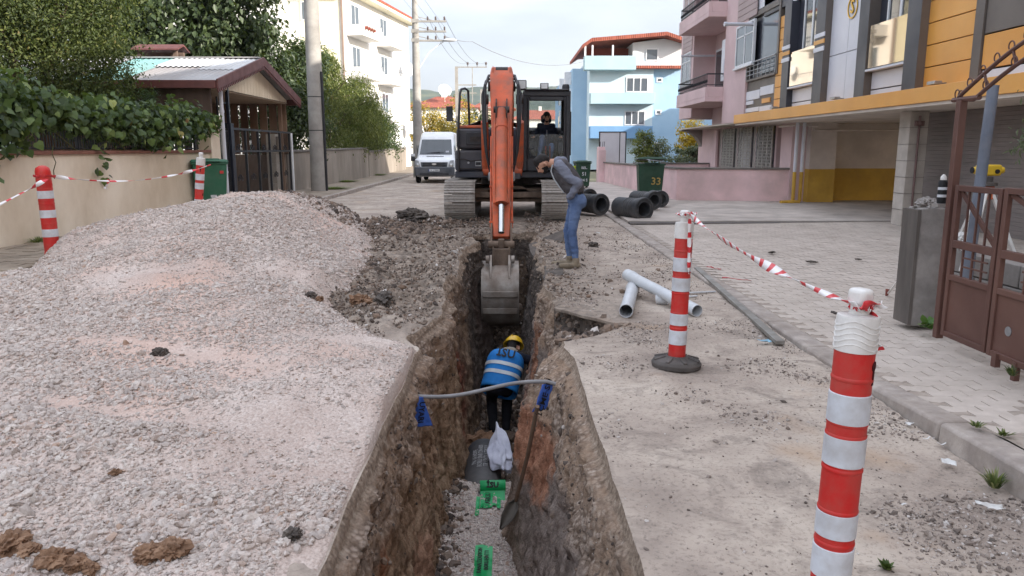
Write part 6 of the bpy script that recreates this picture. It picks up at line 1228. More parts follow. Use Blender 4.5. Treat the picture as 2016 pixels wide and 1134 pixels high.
# stick
girder([(15.56, 3.20, 0.16), (15.46, 3.03, 0.32), (15.30, 2.78, 0.44), (14.7, 1.85, 0.34), (13.52, 0.05, 0.24)], [0.40, 0.45, 0.45, 0.38, 0.31], M_XOR, "stick")
m = MB()
for s in (-1, 1): m.prism([(BX + s * 0.17 - 0.015, 15.25, 2.96), (BX + s * 0.17 - 0.015, 15.36, 3.21), (BX + s * 0.17 - 0.015, 15.52, 3.25), (BX + s * 0.17 - 0.015, 15.7, 3.2), (BX + s * 0.17 - 0.015, 15.66, 2.94)], (0.03, 0, 0))
xo("stick_bracket", m, M_XOR, 0.006)
m = MB(); m.cyl((BX - 0.12, 15.5, 3.12), (BX + 0.12, 15.5, 3.12), 0.12, n=18); m.cyl((BX - 0.27, 15.4, 2.86), (BX + 0.27, 15.4, 2.86), 0.10, n=16); xo("pivot_pin", m, M_GREASE)
def spt(t, out): p = Vector((BX, 15.30, 2.85)).lerp(Vector((BX, 13.52, 0.05)), t); n = Vector((0, -0.843, 0.536)); return p + n * out
m = MB()
for s in (-1, 1): m.prism([spt(0.12, 0.16) + Vector((s * 0.10 - 0.012, 0, 0)), spt(0.2, 0.40) + Vector((s * 0.10 - 0.012, 0, 0)), spt(0.27, 0.40) + Vector((s * 0.10 - 0.012, 0, 0)), spt(0.36, 0.16) + Vector((s * 0.10 - 0.012, 0, 0))], (0.024, 0, 0))
m.cyl(spt(0.235, 0.34) - Vector((0.15, 0, 0)), spt(0.235, 0.34) + Vector((0.15, 0, 0)), 0.06, n=14); xo("cylinder_bracket", m, M_GREASE, 0.004)
m = MB(); m.tube([spt(0.235, 0.34), spt(0.30, 0.335)], 0.09, 18); m.tube([spt(0.30, 0.335), spt(0.80, 0.30)], 0.105, 20); m.tube([spt(0.78, 0.30), spt(0.83, 0.298)], 0.118, 20); m.tube([spt(0.34, 0.33), spt(0.36, 0.33)], 0.116, 20); bcy = xo("bucket_cylinder", m, M_XOR, sm=40)
m = MB(); m.tube([spt(0.83, 0.298), spt(1.0, 0.285)], 0.055, 14); obj("rod", m, M_CHROME, bcy)
for s in (-1, 1):
    m = MB(); m.tube([spt(0.30, 0.30) + Vector((s * 0.125, 0, 0)), spt(0.82, 0.27) + Vector((s * 0.125, 0, 0))], 0.022, 8); m.tube([spt(0.35, 0.02) + Vector((s * 0.20, 0, 0)), spt(0.93, 0.02) + Vector((s * 0.19, 0, 0))], 0.018, 6)
    for t in (0.55, 0.68, 0.9): m.box(spt(t, 0.05) + Vector((s * 0.17, 0, 0)), (0.1, 0.05, 0.035))
    xo("steel_line", m, M_XOR)
    m = MB(); k = BX + s * 0.26
    m.tube([(k - s * 0.1, 16.3, 3.15), (k, 15.6, 3.08), (k + s * 0.05, 15.0, 2.85), (k + s * 0.06, 14.75, 2.2), (k + s * 0.02, 14.5, 1.55), (k - s * 0.05, 14.55, 1.2)], 0.026, 8); m.tube([(k - s * 0.04, 16.3, 3.1), (k + s * 0.06, 15.7, 2.98), (k + s * 0.11, 15.2, 2.7), (k + s * 0.09, 14.9, 2.1), (k + s * 0.04, 14.7, 1.6), (k - s * 0.03, 14.7, 1.3)], 0.024, 8); xo("hydraulic_hose", m, M_RUB)
    m = MB(); m.lathe([(0.03, 0), (0.045, 0.02), (0.045, 0.14), (0.03, 0.17)], (k - s * 0.05, 14.55, 1.05), n=8); xo("hose_fitting", m, M_STEEL)
m = MB(); m.box((0.30, 15.9, 2.92), (0.2, 0.16, 0.2)); m.beam((0.12, 15.9, 2.86), (0.28, 15.9, 2.88), 0.04, 0.04); bl2 = xo("boom_light", m, M_XFR, 0.02); m = MB(); m.bx(0.22, 0.38, 15.805, 15.819, 2.85, 3.0); obj("lens", m, bpy.data.materials["lamp_lens"], bl2)
# links and bucket
m = MB()
for s in (-1, 1):
    m.beam((BX + s * 0.175, 13.62, 0.3), (BX + s * 0.175, 13.2, -0.02), 0.035, 0.12); m.beam((BX + s * 0.14, 13.24, 0.0), (BX + s * 0.14, 13.08, -0.40), 0.035, 0.12)
m.cyl((BX - 0.23, 13.22, 0.0), (BX + 0.23, 13.22, 0.0), 0.065, n=14); m.cyl((BX - 0.21, 13.55, 0.02), (BX + 0.21, 13.55, 0.02), 0.07, n=14); m.bx(BX - 0.05, BX + 0.05, 13.14, 13.3, -0.06, 0.1); m.bx(BX - 0.13, BX + 0.13, 13.08, 13.3, -0.42, -0.06); xo("bucket_link", m, M_MUD, 0.01)
BW, bc_ = 0.30, BX - 0.02
prof = [(13.32, -0.30), (13.02, -0.36), (12.84, -0.50), (12.76, -0.72), (12.76, -0.96), (12.84, -1.18), (13.0, -1.36), (13.22, -1.47), (13.5, -1.50)]
m = MB(); n = len(prof); vs = [(bc_ + s * BW, y, z) for s in (-1, 1) for y, z in prof]; inn = [(y + (0.03 if y < 13.25 else 0.0), z + 0.03 * (1 if z < -0.9 else (-1 if z > -0.45 else 0))) for y, z in prof]
vs += [(bc_ + s * BW, y, z) for s in (-1, 1) for y, z in inn]
m.add(vs, [(i, i + 1, n + i + 1, n + i) for i in range(n - 1)] + [(2 * n + i + 1, 2 * n + i, 3 * n + i, 3 * n + i + 1) for i in range(n - 1)] + [(0, n, 3 * n, 2 * n), (n - 1, 3 * n - 1, 4 * n - 1, 2 * n - 1)])
for s in (-1, 1): m.prism([(bc_ + s * (BW + 0.0125) - 0.0125, y, z) for y, z in prof + [(13.62, -1.1), (13.55, -0.6)]], (0.025, 0, 0))
bk = xo("bucket", m, M_WORN, 0.0)
m = MB()
for z, y in ((-0.80, 12.745), (-1.10, 12.795)): m.bx(bc_ - BW + 0.002, bc_ + BW - 0.002, y - 0.012, y + 0.03, z - 0.05, z + 0.05)
obj("wear_plate", m, M_WORN, bk, bevel=0.006)
m = MB()
for s in (-1, 1): m.prism([(bc_ + s * 0.16 - 0.02, 13.2, -0.22), (bc_ + s * 0.16 - 0.02, 13.05, -0.16), (bc_ + s * 0.16 - 0.02, 12.93, -0.30), (bc_ + s * 0.16 - 0.02, 12.82, -0.54), (bc_ + s * 0.16 - 0.02, 13.2, -0.4)], (0.04, 0, 0)); m.cyl((bc_ + s * 0.19, 13.05, -0.24), (bc_ + s * 0.25, 13.05, -0.24), 0.07, n=12)
obj("bucket_ear", m, M_WORN, bk, bevel=0.006)
for k in range(4): m = MB(); x = bc_ - BW + 0.06 + k * 0.16; m.prism([(x - 0.04, 13.48, -1.53), (x + 0.04, 13.48, -1.53), (x + 0.04, 13.48, -1.45), (x - 0.04, 13.48, -1.45)], (0, 0.2, 0)); obj("tooth", m, M_WORN, bk)
# ---------------------------------------------------------------- white van parked at the left kerb
VY = 37.2; vx0, vx1 = YP(813, 330, VY).x, YP(897, 330, VY).x; VC = (vx0 + vx1) / 2; VW = 0.98
van = thing("van", "white high roofed van parked facing us at the left kerb", "van", (VC, VY, 0)); 
M_VW = pm("white_van_paint", S(226, 228, 230), S(216, 218, 221), 0.8, 0.25, spec=0.6, dirt=S(186, 180, 172), dscale=1.2, damt=0.25); M_BUMP = pm("grey_bumper_plastic", S(86, 90, 98), S(72, 76, 83), 2, 0.7, dirt=S(120, 114, 108), dscale=2, damt=0.3); M_TYRE = pm("tyre_rubber", S(46, 45, 45), S(34, 33, 33), 6, 0.9)
secs = [  # y, half width, z bottom, z top, top half width factor
    (0.0, 0.86, 0.42, 1.02, 0.93), (0.12, 0.95, 0.34, 1.12, 0.94), (0.55, 0.98, 0.30, 1.28, 0.93), (0.95, 0.98, 0.30, 1.38, 0.9), (1.55, 0.98, 0.30, 2.14, 0.86), (1.95, 0.98, 0.30, 2.42, 0.84), (2.3, 0.98, 0.30, 2.5, 0.84), (5.2, 0.98, 0.30, 2.5, 0.84), (5.3, 0.96, 0.32, 2.45, 0.84)]
vs, fs, K = [], [], 12
for (y, hw, zb, zt, tf) in secs:
    zs_ = max(zt - 0.1, zb + 0.3); zbelt = min(1.15, zt - 0.12)
    ring = [(-hw * 0.92, zb), (-hw, zb + 0.14), (-hw, zbelt), (-hw * (0.5 + tf / 2), (zbelt + zs_) / 2), (-hw * tf, zs_), (-hw * tf * 0.86, zt), (hw * tf * 0.86, zt), (hw * tf, zs_), (hw * (0.5 + tf / 2), (zbelt + zs_) / 2), (hw, zbelt), (hw, zb + 0.14), (hw * 0.92, zb)]
    vs += [(x, y, z) for x, z in ring]
for i in range(len(secs) - 1): fs += [(i * K + k, i * K + (k + 1) % K, (i + 1) * K + (k + 1) % K, (i + 1) * K + k) for k in range(K)]
fs += [tuple(range(K - 1, -1, -1)), tuple((len(secs) - 1) * K + k for k in range(K))]
m = MB(); m.add(vs, fs); b = obj("body", m, M_VW, van, 0.03, sm=50)
def vq(name, pts, mat, th=0.02, parent=van, **k): m = MB(); m.prism(pts, Vector((0, -th, th * 0.6))); return obj(name, m, mat, parent, **k)
M_WS = m_glass("van_windscreen", (0.05, 0.06, 0.065), 0.05)
vq("windscreen", [(-0.80, 0.985, 1.40), (0.80, 0.985, 1.40), (0.73, 1.53, 2.10), (-0.73, 1.53, 2.10)], M_WS)
m = MB(); m.prism([(-0.80, 0.93, 1.36), (0.80, 0.93, 1.36), (0.80, 0.98, 1.405), (-0.80, 0.98, 1.405)], (0, -0.03, 0.02)); obj("cowl", m, M_BUMP, van)
for s in (-1, 1): m = MB(); m.beam((s * 0.1 - 0.35, 0.95, 1.44), (s * 0.1 + 0.3, 0.99, 1.50), 0.02, 0.02); obj("wiper", m, M_XFR, van)
m = MB(); m.bx(-0.42, 0.42, 0.52, 0.60, 1.275, 1.30); obj("bonnet_slot", m, M_XFR, van, 0.008)
m = MB(); m.prism([(-0.62, -0.03, 0.80), (0.62, -0.03, 0.80), (0.66, 0.0, 1.02), (-0.66, 0.0, 1.02)], (0, 0.1, 0)); gr = obj("grille", m, M_BUMP, van, 0.01)
for k in range(2): m = MB(); m.bx(-0.55, 0.55, -0.045, -0.031, 0.84 + k * 0.09, 0.89 + k * 0.09); obj("grille_slot", m, M_XFR, gr)
m = MB(); m.lathe([(0.0, -0.012), (1.0, -0.012), (1.0, 0.012), (0, 0.012)], (0, 0, 0), (0, 1, 0), 24); me = m.mesh("emblem", M_CHROME); me.transform(Matrix.Translation((0, -0.055, 0.925)) @ Matrix.Diagonal((0.115, 1, 0.05, 1))); link("emblem", me, van)
for s in (-1, 1):
    m = MB(); m.prism([(s * 0.66, 0.015, 0.76), (s * 0.92, 0.07, 0.76), (s * 0.95, 0.13, 1.12), (s * 0.76, 0.06, 1.10)], (0, -0.05, 0)); h = obj("headlight", m, pm("headlight_lens", S(196, 198, 200), S(150, 152, 156), 4, 0.15, spec=0.8) if s < 0 else bpy.data.materials["headlight_lens"], van, 0.01)
    m = MB(); m.lathe([(0, 0.0), (0.07, 0.0), (0.09, -0.02), (0.07, -0.025), (0, -0.02)], (s * 0.82, 0.01, 0.86), (0, 1, 0), 16); obj("lamp", m, M_CHROME, h)
    m = MB(); m.box((s * 1.15, 1.05, 1.22), (0.2, 0.16, 0.34)); m.beam((s * 0.95, 1.1, 1.18), (s * 1.08, 1.06, 1.16), 0.08, 0.06); mr_ = obj("door_mirror", m, M_XFR, van, 0.03); m = MB(); m.bx(s * 1.15 - 0.11, s * 1.15 + 0.11, 0.95, 0.969, 1.28, 1.41); obj("mirror_cap", m, M_VW, mr_, 0.01)
    m = MB(); m.bx(s * 0.972, s * 0.985, 1.35, 2.2, 1.3, 1.85); obj("door_window", m, M_WS, van)
    for yw in (0.75, 4.35):
        m = MB(); x0 = s * 0.76; m.lathe([(0.17, -0.1), (0.30, -0.11), (0.34, -0.08), (0.345, 0.08), (0.30, 0.11), (0.17, 0.1)], (s * 0.86, yw, 0.345), (1, 0, 0), 28); w = obj("wheel", m, M_TYRE, van); m = MB(); m.lathe([(0, -0.06), (0.17, -0.09), (0.19, 0), (0.17, 0.09), (0, 0.06)], (s * 0.86, yw, 0.345), (1, 0, 0), 20); obj("rim", m, M_STEEL, w)
m = MB(); m.prism([(-0.97, 0.04, 0.36), (-0.90, -0.10, 0.36), (0.90, -0.10, 0.36), (0.97, 0.04, 0.36), (0.97, 0.3, 0.36), (-0.97, 0.3, 0.36)], (0, 0, 0.42)); bp = obj("bumper", m, M_BUMP, van, 0.04)
m = MB(); m.bx(-0.7, 0.7, -0.115, -0.101, 0.40, 0.5); obj("air_intake", m, M_XFR, bp)
m = MB(); m.bx(-0.26, 0.26, -0.125, -0.111, 0.58, 0.69); npl = obj("number_plate", m, M_VW, bp, 0.004); m = MB(); m.bx(-0.26, -0.225, -0.128, -0.1255, 0.585, 0.685); obj("blue_band", m, pm("plate_blue", S(40, 70, 150), None, 3, 0.5), bp)
M_INK = pm("black_print", S(24, 24, 26), None, 4, 0.6); lettering("41 J 9884", 0.105, M_INK, bp, frame_M((0.02, -0.127, 0.635), (1, 0, 0), (0, -1, 0)), "plate_lettering", 0.001, 0.001)
m = MB(); m.bx(0.48, 0.64, 1.02, 1.03, 1.46, 1.56); o = obj("paper_slip", m, M_WHITEP, van); o.rotation_euler = (0, 0, 0)
for dx in (-0.42, 0.45): m = MB(); m.box((dx, 1.55, 1.45), (0.44, 0.14, 0.6), (R(-12), 0, 0)); m.box((dx, 1.6, 1.84), (0.26, 0.1, 0.2)); obj("front_seat", m, M_BUMP, van, 0.04)
# ---------------------------------------------------------------- tarpaulined lorry just behind the excavator
lr = thing("lorry", "flat lorry with brown boarded sides and a grey tarpaulin behind the excavator", "lorry", (-0.75, 30, 0))
m = MB()
for k in range(3): m.bx(-0.9, 1.6, -0.04, 0.04, 1.25 + k * 0.4, 1.62 + k * 0.4)
obj("side_board", m, pm("lorry_board", S(150, 112, 78), S(128, 94, 66), 3, 0.8), lr, 0.01)
X, Y = np.meshgrid(np.linspace(-0.95, 1.65, 30), np.linspace(-0.1, 5, 30), indexing='ij'); link("tarpaulin", gridmesh("tarpaulin", X, Y, 2.55 + 0.22 * np.cos((X - 0.3) * 1.4) + 0.05 * fbm(X * 3, Y * 3, s=301) - 0.3 * np.clip(np.abs(X - 0.35) - 1.15, 0, 1), pm("grey_tarpaulin", S(168, 162, 156), S(140, 135, 130), 3, 0.8)), lr)
m = MB(); m.bx(-0.9, 1.6, 0.041, 5, 1.05, 1.2); m.bx(-0.9, -0.82, 0.041, 5, 1.2, 2.5); m.bx(1.52, 1.6, 0.041, 5, 1.2, 2.5); m.bx(-0.4, 1.1, 0.3, 5, 0.6, 1.04); obj("bed", m, M_XDK, lr)
for x in (-0.75, 1.4):
    for y in (0.8, 4.2): m = MB(); m.lathe([(0.2, -0.13), (0.44, -0.14), (0.48, -0.1), (0.48, 0.1), (0.44, 0.14), (0.2, 0.13)], (x, y, 0.48), (1, 0, 0), 24); obj("wheel", m, M_TYRE, lr)
m = MB(); m.bx(-0.9, 1.6, 5.1, 6.8, 0.6, 2.6); obj("cab", m, M_VW, lr, 0.08)
# ================================================================ PEOPLE
M_SKIN = pm("skin", S(196, 150, 126), S(182, 134, 110), 6, 0.6); M_HAIR = pm("dark_hair", S(38, 32, 30), S(26, 22, 21), 20, 0.8, bump=0.4, bscale=60); M_JEANS = pm("blue_jeans", S(92, 112, 148), S(70, 90, 128), 5, 0.9, dirt=S(126, 144, 174), dscale=3, damt=0.45, bump=0.3, bscale=18)
M_HOOD = pm("grey_blue_hoodie", S(124, 127, 140), S(106, 109, 122), 7, 0.95, bump=0.3, bscale=16); M_VEST = pm("charcoal_quilted_vest", S(92, 88, 90), S(76, 73, 76), 6, 0.85, bump=0.3, bscale=14); M_BELT = pm("black_belt", S(30, 28, 28), None, 5, 0.5)
M_BOOT = pm("dusty_suede_boot", S(146, 132, 112), S(118, 106, 90), 8, 0.9, bump=0.3); M_NAVY = pm("navy_jumper", S(34, 38, 54), S(26, 29, 42), 8, 0.95, bump=0.25, bscale=20); M_DARKT = pm("dark_work_trousers", S(36, 37, 44), S(26, 27, 32), 6, 0.9, bump=0.3)
M_BLUEV = pm("blue_vest_cloth", S(34, 128, 202), S(26, 112, 186), 5, 0.75, bump=0.3, bscale=12); M_REFL = pm("reflective_band", S(206, 212, 214), S(186, 192, 196), 9, 0.35); M_YELH = pm("yellow_helmet", S(228, 184, 34), S(214, 170, 28), 2, 0.35, spec=0.6)
def capsule(m, p, q, r0, r1, flat=None, ff=1.0, n=14, h=4):
    p, q = Vector(p), Vector(q); d = (q - p); L = d.length; d = d / L if L > 1e-6 else Vector((0, 0, 1)); a = d.orthogonal().normalized()
    if flat is not None: fl = Vector(flat); fl = (fl - d * fl.dot(d)).normalized(); a = fl
    b = d.cross(a); prof = [(-r0 * math.cos(math.pi / 2 * i / h), r0 * math.sin(math.pi / 2 * i / h)) for i in range(h)] + [(0, r0), (L, r1)] + [(L + r1 * math.sin(math.pi / 2 * i / h), r1 * math.cos(math.pi / 2 * i / h)) for i in range(1, h + 1)]
    vs = []
    for t, r in prof:
        r = max(r, 1e-4)
        for j in range(n): ang = 2 * math.pi * j / n; vs.append(p + d * t + a * (r * math.cos(ang) * ff) + b * (r * math.sin(ang)))
    k = len(prof); fs = [(i * n + j, i * n + (j + 1) % n, (i + 1) * n + (j + 1) % n, (i + 1) * n + j) for i in range(k - 1) for j in range(n)] + [tuple(range(n - 1, -1, -1)), tuple((k - 1) * n + j for j in range(n))]
    m.add(vs, fs)
def body(name, caps, mats, parent, voxel=0.011, it=4, wrinkle=0.0, seed=1):
    """caps: (p, q, r0, r1, material, [flat dir, factor]); all fused into one continuous skin, each face taking the cloth of the limb it lies on"""
    m = MB()
    for c in caps: capsule(m, c[0], c[1], c[2], c[3], *(c[5:7] if len(c) > 5 else ()))
    me = m.mesh(name, mats); o = link(name, me); r = o.modifiers.new("fuse", 'REMESH'); r.mode = 'VOXEL'; r.voxel_size = voxel; s = o.modifiers.new("soften", 'SMOOTH'); s.factor = 0.5; s.iterations = it
    dg = bpy.context.evaluated_depsgraph_get(); dg.update(); m2 = bpy.data.meshes.new_from_object(o.evaluated_get(dg)); bpy.data.objects.remove(o)
    nf = len(m2.polygons); fc = np.zeros(nf * 3, np.float32); m2.polygons.foreach_get('center', fc); fc = fc.reshape(-1, 3); best = np.full(nf, 1e9); idx = np.zeros(nf, np.int32)
    for c in caps:
        p, q = np.array(c[0], float), np.array(c[1], float); d = q - p; L2 = max(d @ d, 1e-9); t = np.clip(((fc - p) @ d) / L2, 0, 1); v = fc - (p + t[:, None] * d)
        if len(c) > 5:
            dd = d / math.sqrt(L2); fl = np.array(c[5], float); fl = fl - dd * (fl @ dd); fl /= np.linalg.norm(fl); v = v - fl * ((v @ fl) * (1 - 1 / c[6]))[:, None]
        dist = np.linalg.norm(v, axis=1) - (c[2] + (c[3] - c[2]) * t); k = dist < best; best[k] = dist[k]; idx[k] = c[4]
    m2.materials.clear(); [m2.materials.append(x) for x in mats]; m2.polygons.foreach_set('material_index', idx)
    if wrinkle:
        n = len(m2.vertices); co = np.zeros(n * 3, np.float32); m2.vertices.foreach_get('co', co); co = co.reshape(-1, 3); nn = np.zeros(n * 3, np.float32); m2.vertices.foreach_get('normal', nn); nn = nn.reshape(-1, 3); vm = np.zeros(n); 
        lp = np.zeros(len(m2.loops), np.int32); m2.loops.foreach_get('vertex_index', lp); ls = np.repeat(idx, [len(p_.vertices) for p_ in m2.polygons]); vm[lp] = ls > 1
        co += nn * (wrinkle * fbm(co[:, 0] * 11, co[:, 1] * 11, co[:, 2] * 26, s=400 + seed, o=3) * vm)[:, None]; m2.vertices.foreach_set('co', co.ravel())
    m2.polygons.foreach_set('use_smooth', np.ones(nf, bool)); m2.update(); return link(name, m2, parent)
def hand(caps, wrist, dirv, palmn, mi, curl=0.5, s=1.0):
    w = Vector(wrist); d = Vector(dirv).normalized(); n = Vector(palmn); n = (n - d * n.dot(d)).normalized(); b = d.cross(n); pc = w + d * 0.05 * s
    caps.append((w, w + d * 0.075 * s, 0.026 * s, 0.036 * s, mi, tuple(n), 0.5))
    for k, (off, L) in enumerate(((-0.030, 0.062), (-0.010, 0.074), (0.011, 0.070), (0.030, 0.054))):
        a = w + d * 0.082 * s + b * off * s; e1 = a + (d * math.cos(curl * 0.7) + n * math.sin(curl * 0.7)) * L * 0.5 * s; e2 = e1 + (d * math.cos(curl * 1.9) + n * math.sin(curl * 1.9)) * L * 0.5 * s
        caps.append((a, e1, 0.0105 * s, 0.0095 * s, mi)); caps.append((e1, e2, 0.0095 * s, 0.008 * s, mi))
    t0 = w + d * 0.03 * s - b * 0.03 * s; t1 = t0 + (d * 0.6 - b * 0.6 + n * 0.4).normalized() * 0.035 * s; caps.append((t0, t1, 0.013 * s, 0.011 * s, mi)); caps.append((t1, t1 + (d * 0.85 + n * 0.5).normalized() * 0.03 * s, 0.011 * s, 0.009 * s, mi))
def head(caps, c, face, up, mi_s, mi_h, s=1.0, beard=True):
    """skull centre c, face direction, crown direction"""
    c = Vector(c); f = Vector(face).normalized(); u = Vector(up); u = (u - f * u.dot(f)).normalized(); r = f.cross(u); S_ = lambda a, b_, d_: tuple(c + (r * a + f * b_ + u * d_) * s)
    caps += [(S_(0, -0.012, 0.03), S_(0, 0.012, 0.025), 0.088 * s, 0.080 * s, mi_s), (S_(0, 0.035, -0.03), S_(0, 0.05, -0.075), 0.062 * s, 0.042 * s, mi_h if beard else mi_s), (S_(0, 0.04, 0.02), S_(0, 0.055, -0.035), 0.062 * s, 0.050 * s, mi_s)]
    caps += [(S_(0, 0.092, 0.012), S_(0, 0.118, -0.022), 0.010 * s, 0.015 * s, mi_s), (S_(0, 0.088, 0.04), S_(0, 0.092, 0.036), 0.03 * s, 0.03 * s, mi_s, tuple(u), 0.4)]
    for k in (-1, 1): caps += [(S_(k * 0.088, -0.005, 0.012), S_(k * 0.09, -0.01, -0.028), 0.016 * s, 0.012 * s, mi_s), (S_(k * 0.032, 0.098, 0.037), S_(k * 0.045, 0.094, 0.036), 0.009 * s, 0.007 * s, mi_h)]
    caps += [(S_(0, -0.022, 0.055), S_(0, 0.03, 0.075), 0.092 * s, 0.074 * s, mi_h), (S_(0, -0.05, 0.02), S_(0, -0.06, -0.02), 0.078 * s, 0.06 * s, mi_h)]
def features(c, face, up, parent, s=1.0):
    c = Vector(c); f = Vector(face).normalized(); u = Vector(up); u = (u - f * u.dot(f)).normalized(); r = f.cross(u)
    for k in (-1, 1): m = MB(); p = c + (r * k * 0.033 + f * 0.098 + u * 0.016) * s; m.ball(p, 0.011 * s, 8, 6); o = obj("eye", m, pm("eye", S(60, 46, 40), None, 3, 0.2) if "eye" not in bpy.data.materials else bpy.data.materials["eye"], parent)
    m = MB(); p = c + (f * 0.098 - u * 0.052) * s; m.tube([p - r * 0.022 * s, p + f * 0.004 * s, p + r * 0.022 * s], 0.006 * s, 6); obj("mouth", m, pm("lips", S(160, 104, 92), None, 3, 0.5) if "lips" not in bpy.data.materials else bpy.data.materials["lips"], parent)
# --- the man at the edge, bending to look into the trench, left hand in his pocket (facing -x)
mx, my = 0.90, 10.42; zg_ = float(zRoadR(np.array([mx]), np.array([my]))[0])
man = thing("person", "bearded man in grey vest and jeans bending to look into the trench, hand in pocket", "person", (mx, my, zg_))
Z0, Z1, Z2, Z3, Z4, Z5, Z6 = range(7)
MATS = [M_SKIN, M_HAIR, M_JEANS, M_HOOD, M_VEST, M_BELT, M_BOOT]
caps = []
def leg(h, k, a, toe, mi, mb, rt=0.088, rk=0.062, ra=0.046):
    caps.append((h, k, rt, rk, mi)); caps.append((k, a, rk * 1.0, ra, mi)); kk = Vector(k); aa = Vector(a); caps.append((tuple(kk.lerp(aa, 0.2)), tuple(kk.lerp(aa, 0.5)), rk * 0.98, ra * 1.25, mi))
    t = Vector(toe); hl = Vector((a[0], a[1], t.z)); caps.append((tuple(hl - (t - hl).normalized() * 0.03 + Vector((0, 0, 0.035))), tuple(t + Vector((0, 0, 0.03))), 0.045, 0.036, mb)); caps.append((a, tuple(hl + Vector((0, 0, 0.04))), 0.05, 0.046, mb))
leg((0.05, -0.09, 0.92), (-0.01, -0.10, 0.49), (0.045, -0.10, 0.12), (-0.16, -0.13, 0.0), 2, 6)
leg((0.05, 0.09, 0.92), (-0.055, 0.10, 0.49), (-0.02, 0.11, 0.12), (-0.24, 0.12, 0.0), 2, 6)
caps += [((0.05, -0.055, 0.93), (0.05, 0.055, 0.93), 0.125, 0.125, 2), ((0.085, -0.07, 0.90), (0.085, 0.07, 0.90), 0.105, 0.105, 2), ((0.03, -0.05, 1.035), (0.03, 0.05, 1.035), 0.118, 0.118, 5)]
caps += [((0.025, -0.05, 1.10), (0.02, -0.05, 1.07), 0.128, 0.128, 4), ((0.025, 0.05, 1.10), (0.02, 0.05, 1.07), 0.128, 0.128, 4), ((0.0, -0.06, 1.12), (-0.12, -0.075, 1.31), 0.140, 0.138, 4), ((0.0, 0.06, 1.12), (-0.12, 0.075, 1.31), 0.140, 0.138, 4), ((-0.06, 0, 1.13), (-0.17, 0, 1.28), 0.125, 0.115, 4)]
caps += [((-0.17, -0.11, 1.385), (-0.17, 0.11, 1.385), 0.10, 0.10, 4), ((-0.20, -0.16, 1.39), (-0.06, -0.225, 1.22), 0.076, 0.062, 3), ((-0.20, 0.16, 1.39), (-0.12, 0.215, 1.18), 0.072, 0.058, 3), ((-0.06, -0.225, 1.22), (0.055, -0.25, 1.16), 0.063, 0.058, 3), ((0.055, -0.25, 1.16), (-0.035, -0.195, 1.0), 0.057, 0.047, 3), ((-0.12, 0.215, 1.18), (-0.03, 0.2, 1.0), 0.055, 0.045, 3)]
caps += [((-0.035, -0.195, 1.0), (-0.065, -0.165, 0.97), 0.043, 0.040, 3), ((-0.03, 0.2, 1.0), (-0.02, 0.15, 0.96), 0.040, 0.034, 0)]
caps += [((-0.20, -0.055, 1.445), (-0.20, 0.055, 1.445), 0.064, 0.064, 3), ((-0.14, -0.06, 1.445), (-0.14, 0.06, 1.445), 0.062, 0.062, 3), ((-0.23, 0, 1.42), (-0.31, 0, 1.415), 0.062, 0.060, 0)]
hc = (-0.40, 0.0, 1.40); hf, hu = (-0.72, -0.14, -0.68), (-0.66, 0, 0.75); head(caps, hc, hf, hu, 0, 1)
hnd = []; hand(hnd, (-0.02, 0.15, 0.96), (0.1, -0.5, -0.8), (-1, -0.2, 0), 0, 0.7, 0.8); caps += hnd
b_ = body("body", caps, MATS, man, 0.0095, 3, 0.006, 1); features(hc, hf, hu, man)
m = MB(); m.tube([(-0.285, -0.07, 1.40), (-0.305, -0.06, 1.31), (-0.265, -0.06, 1.21), (-0.19, -0.06, 1.10), (-0.125, -0.05, 1.02)], 0.008, 6); obj("zip", m, M_REFL, man)
m = MB(); m.bx(0.018, 0.045, -0.188, -0.172, 0.985, 1.08); obj("belt_loop", m, M_JEANS, man)
# --- the driver in the cab (faces us)
op = thing("person", "bearded driver in navy jumper and jeans sitting in the excavator cab", "person", (0.97, 18.85, 1.60))
caps = []
caps += [((0, 0.05, 0.10), (0.0, 0.12, 0.42), 0.155, 0.17, 2, (1, 0, 0), 1.15), ((-0.13, 0.12, 0.52), (0.13, 0.12, 0.52), 0.085, 0.085, 2), ((0, 0.1, 0.5), (0, 0.1, 0.3), 0.15, 0.16, 2, (1, 0, 0), 1.2), ((0, 0.1, 0.58), (0, 0.07, 0.68), 0.062, 0.055, 0)]
caps += [((-0.20, 0.11, 0.51), (-0.31, 0.02, 0.27), 0.065, 0.052, 2), ((-0.31, 0.02, 0.27), (-0.34, -0.24, 0.31), 0.05, 0.038, 2), ((0.20, 0.11, 0.51), (0.32, 0.02, 0.27), 0.065, 0.052, 2), ((0.32, 0.02, 0.27), (0.335, -0.24, 0.31), 0.05, 0.038, 2)]
hand(caps, (-0.34, -0.25, 0.31), (0.05, -0.8, 0.35), (0, -0.3, -1), 0, 1.0); hand(caps, (0.335, -0.25, 0.31), (-0.05, -0.8, 0.35), (0, -0.3, -1), 0, 1.0)
caps += [((-0.09, 0.02, 0.06), (-0.13, -0.42, 0.32), 0.10, 0.072, 3), ((-0.13, -0.42, 0.32), (-0.20, -0.50, -0.12), 0.070, 0.048, 3), ((0.10, 0.02, 0.06), (0.10, -0.42, 0.12), 0.10, 0.07, 3), ((0.10, -0.42, 0.12), (0.06, -0.48, -0.28), 0.068, 0.046, 3), ((-0.20, -0.50, -0.12), (-0.21, -0.52, -0.2), 0.036, 0.034, 0), ((-0.21, -0.50, -0.24), (-0.23, -0.66, -0.25), 0.042, 0.036, 4), ((0.06, -0.46, -0.33), (0.05, -0.64, -0.36), 0.042, 0.036, 4)]
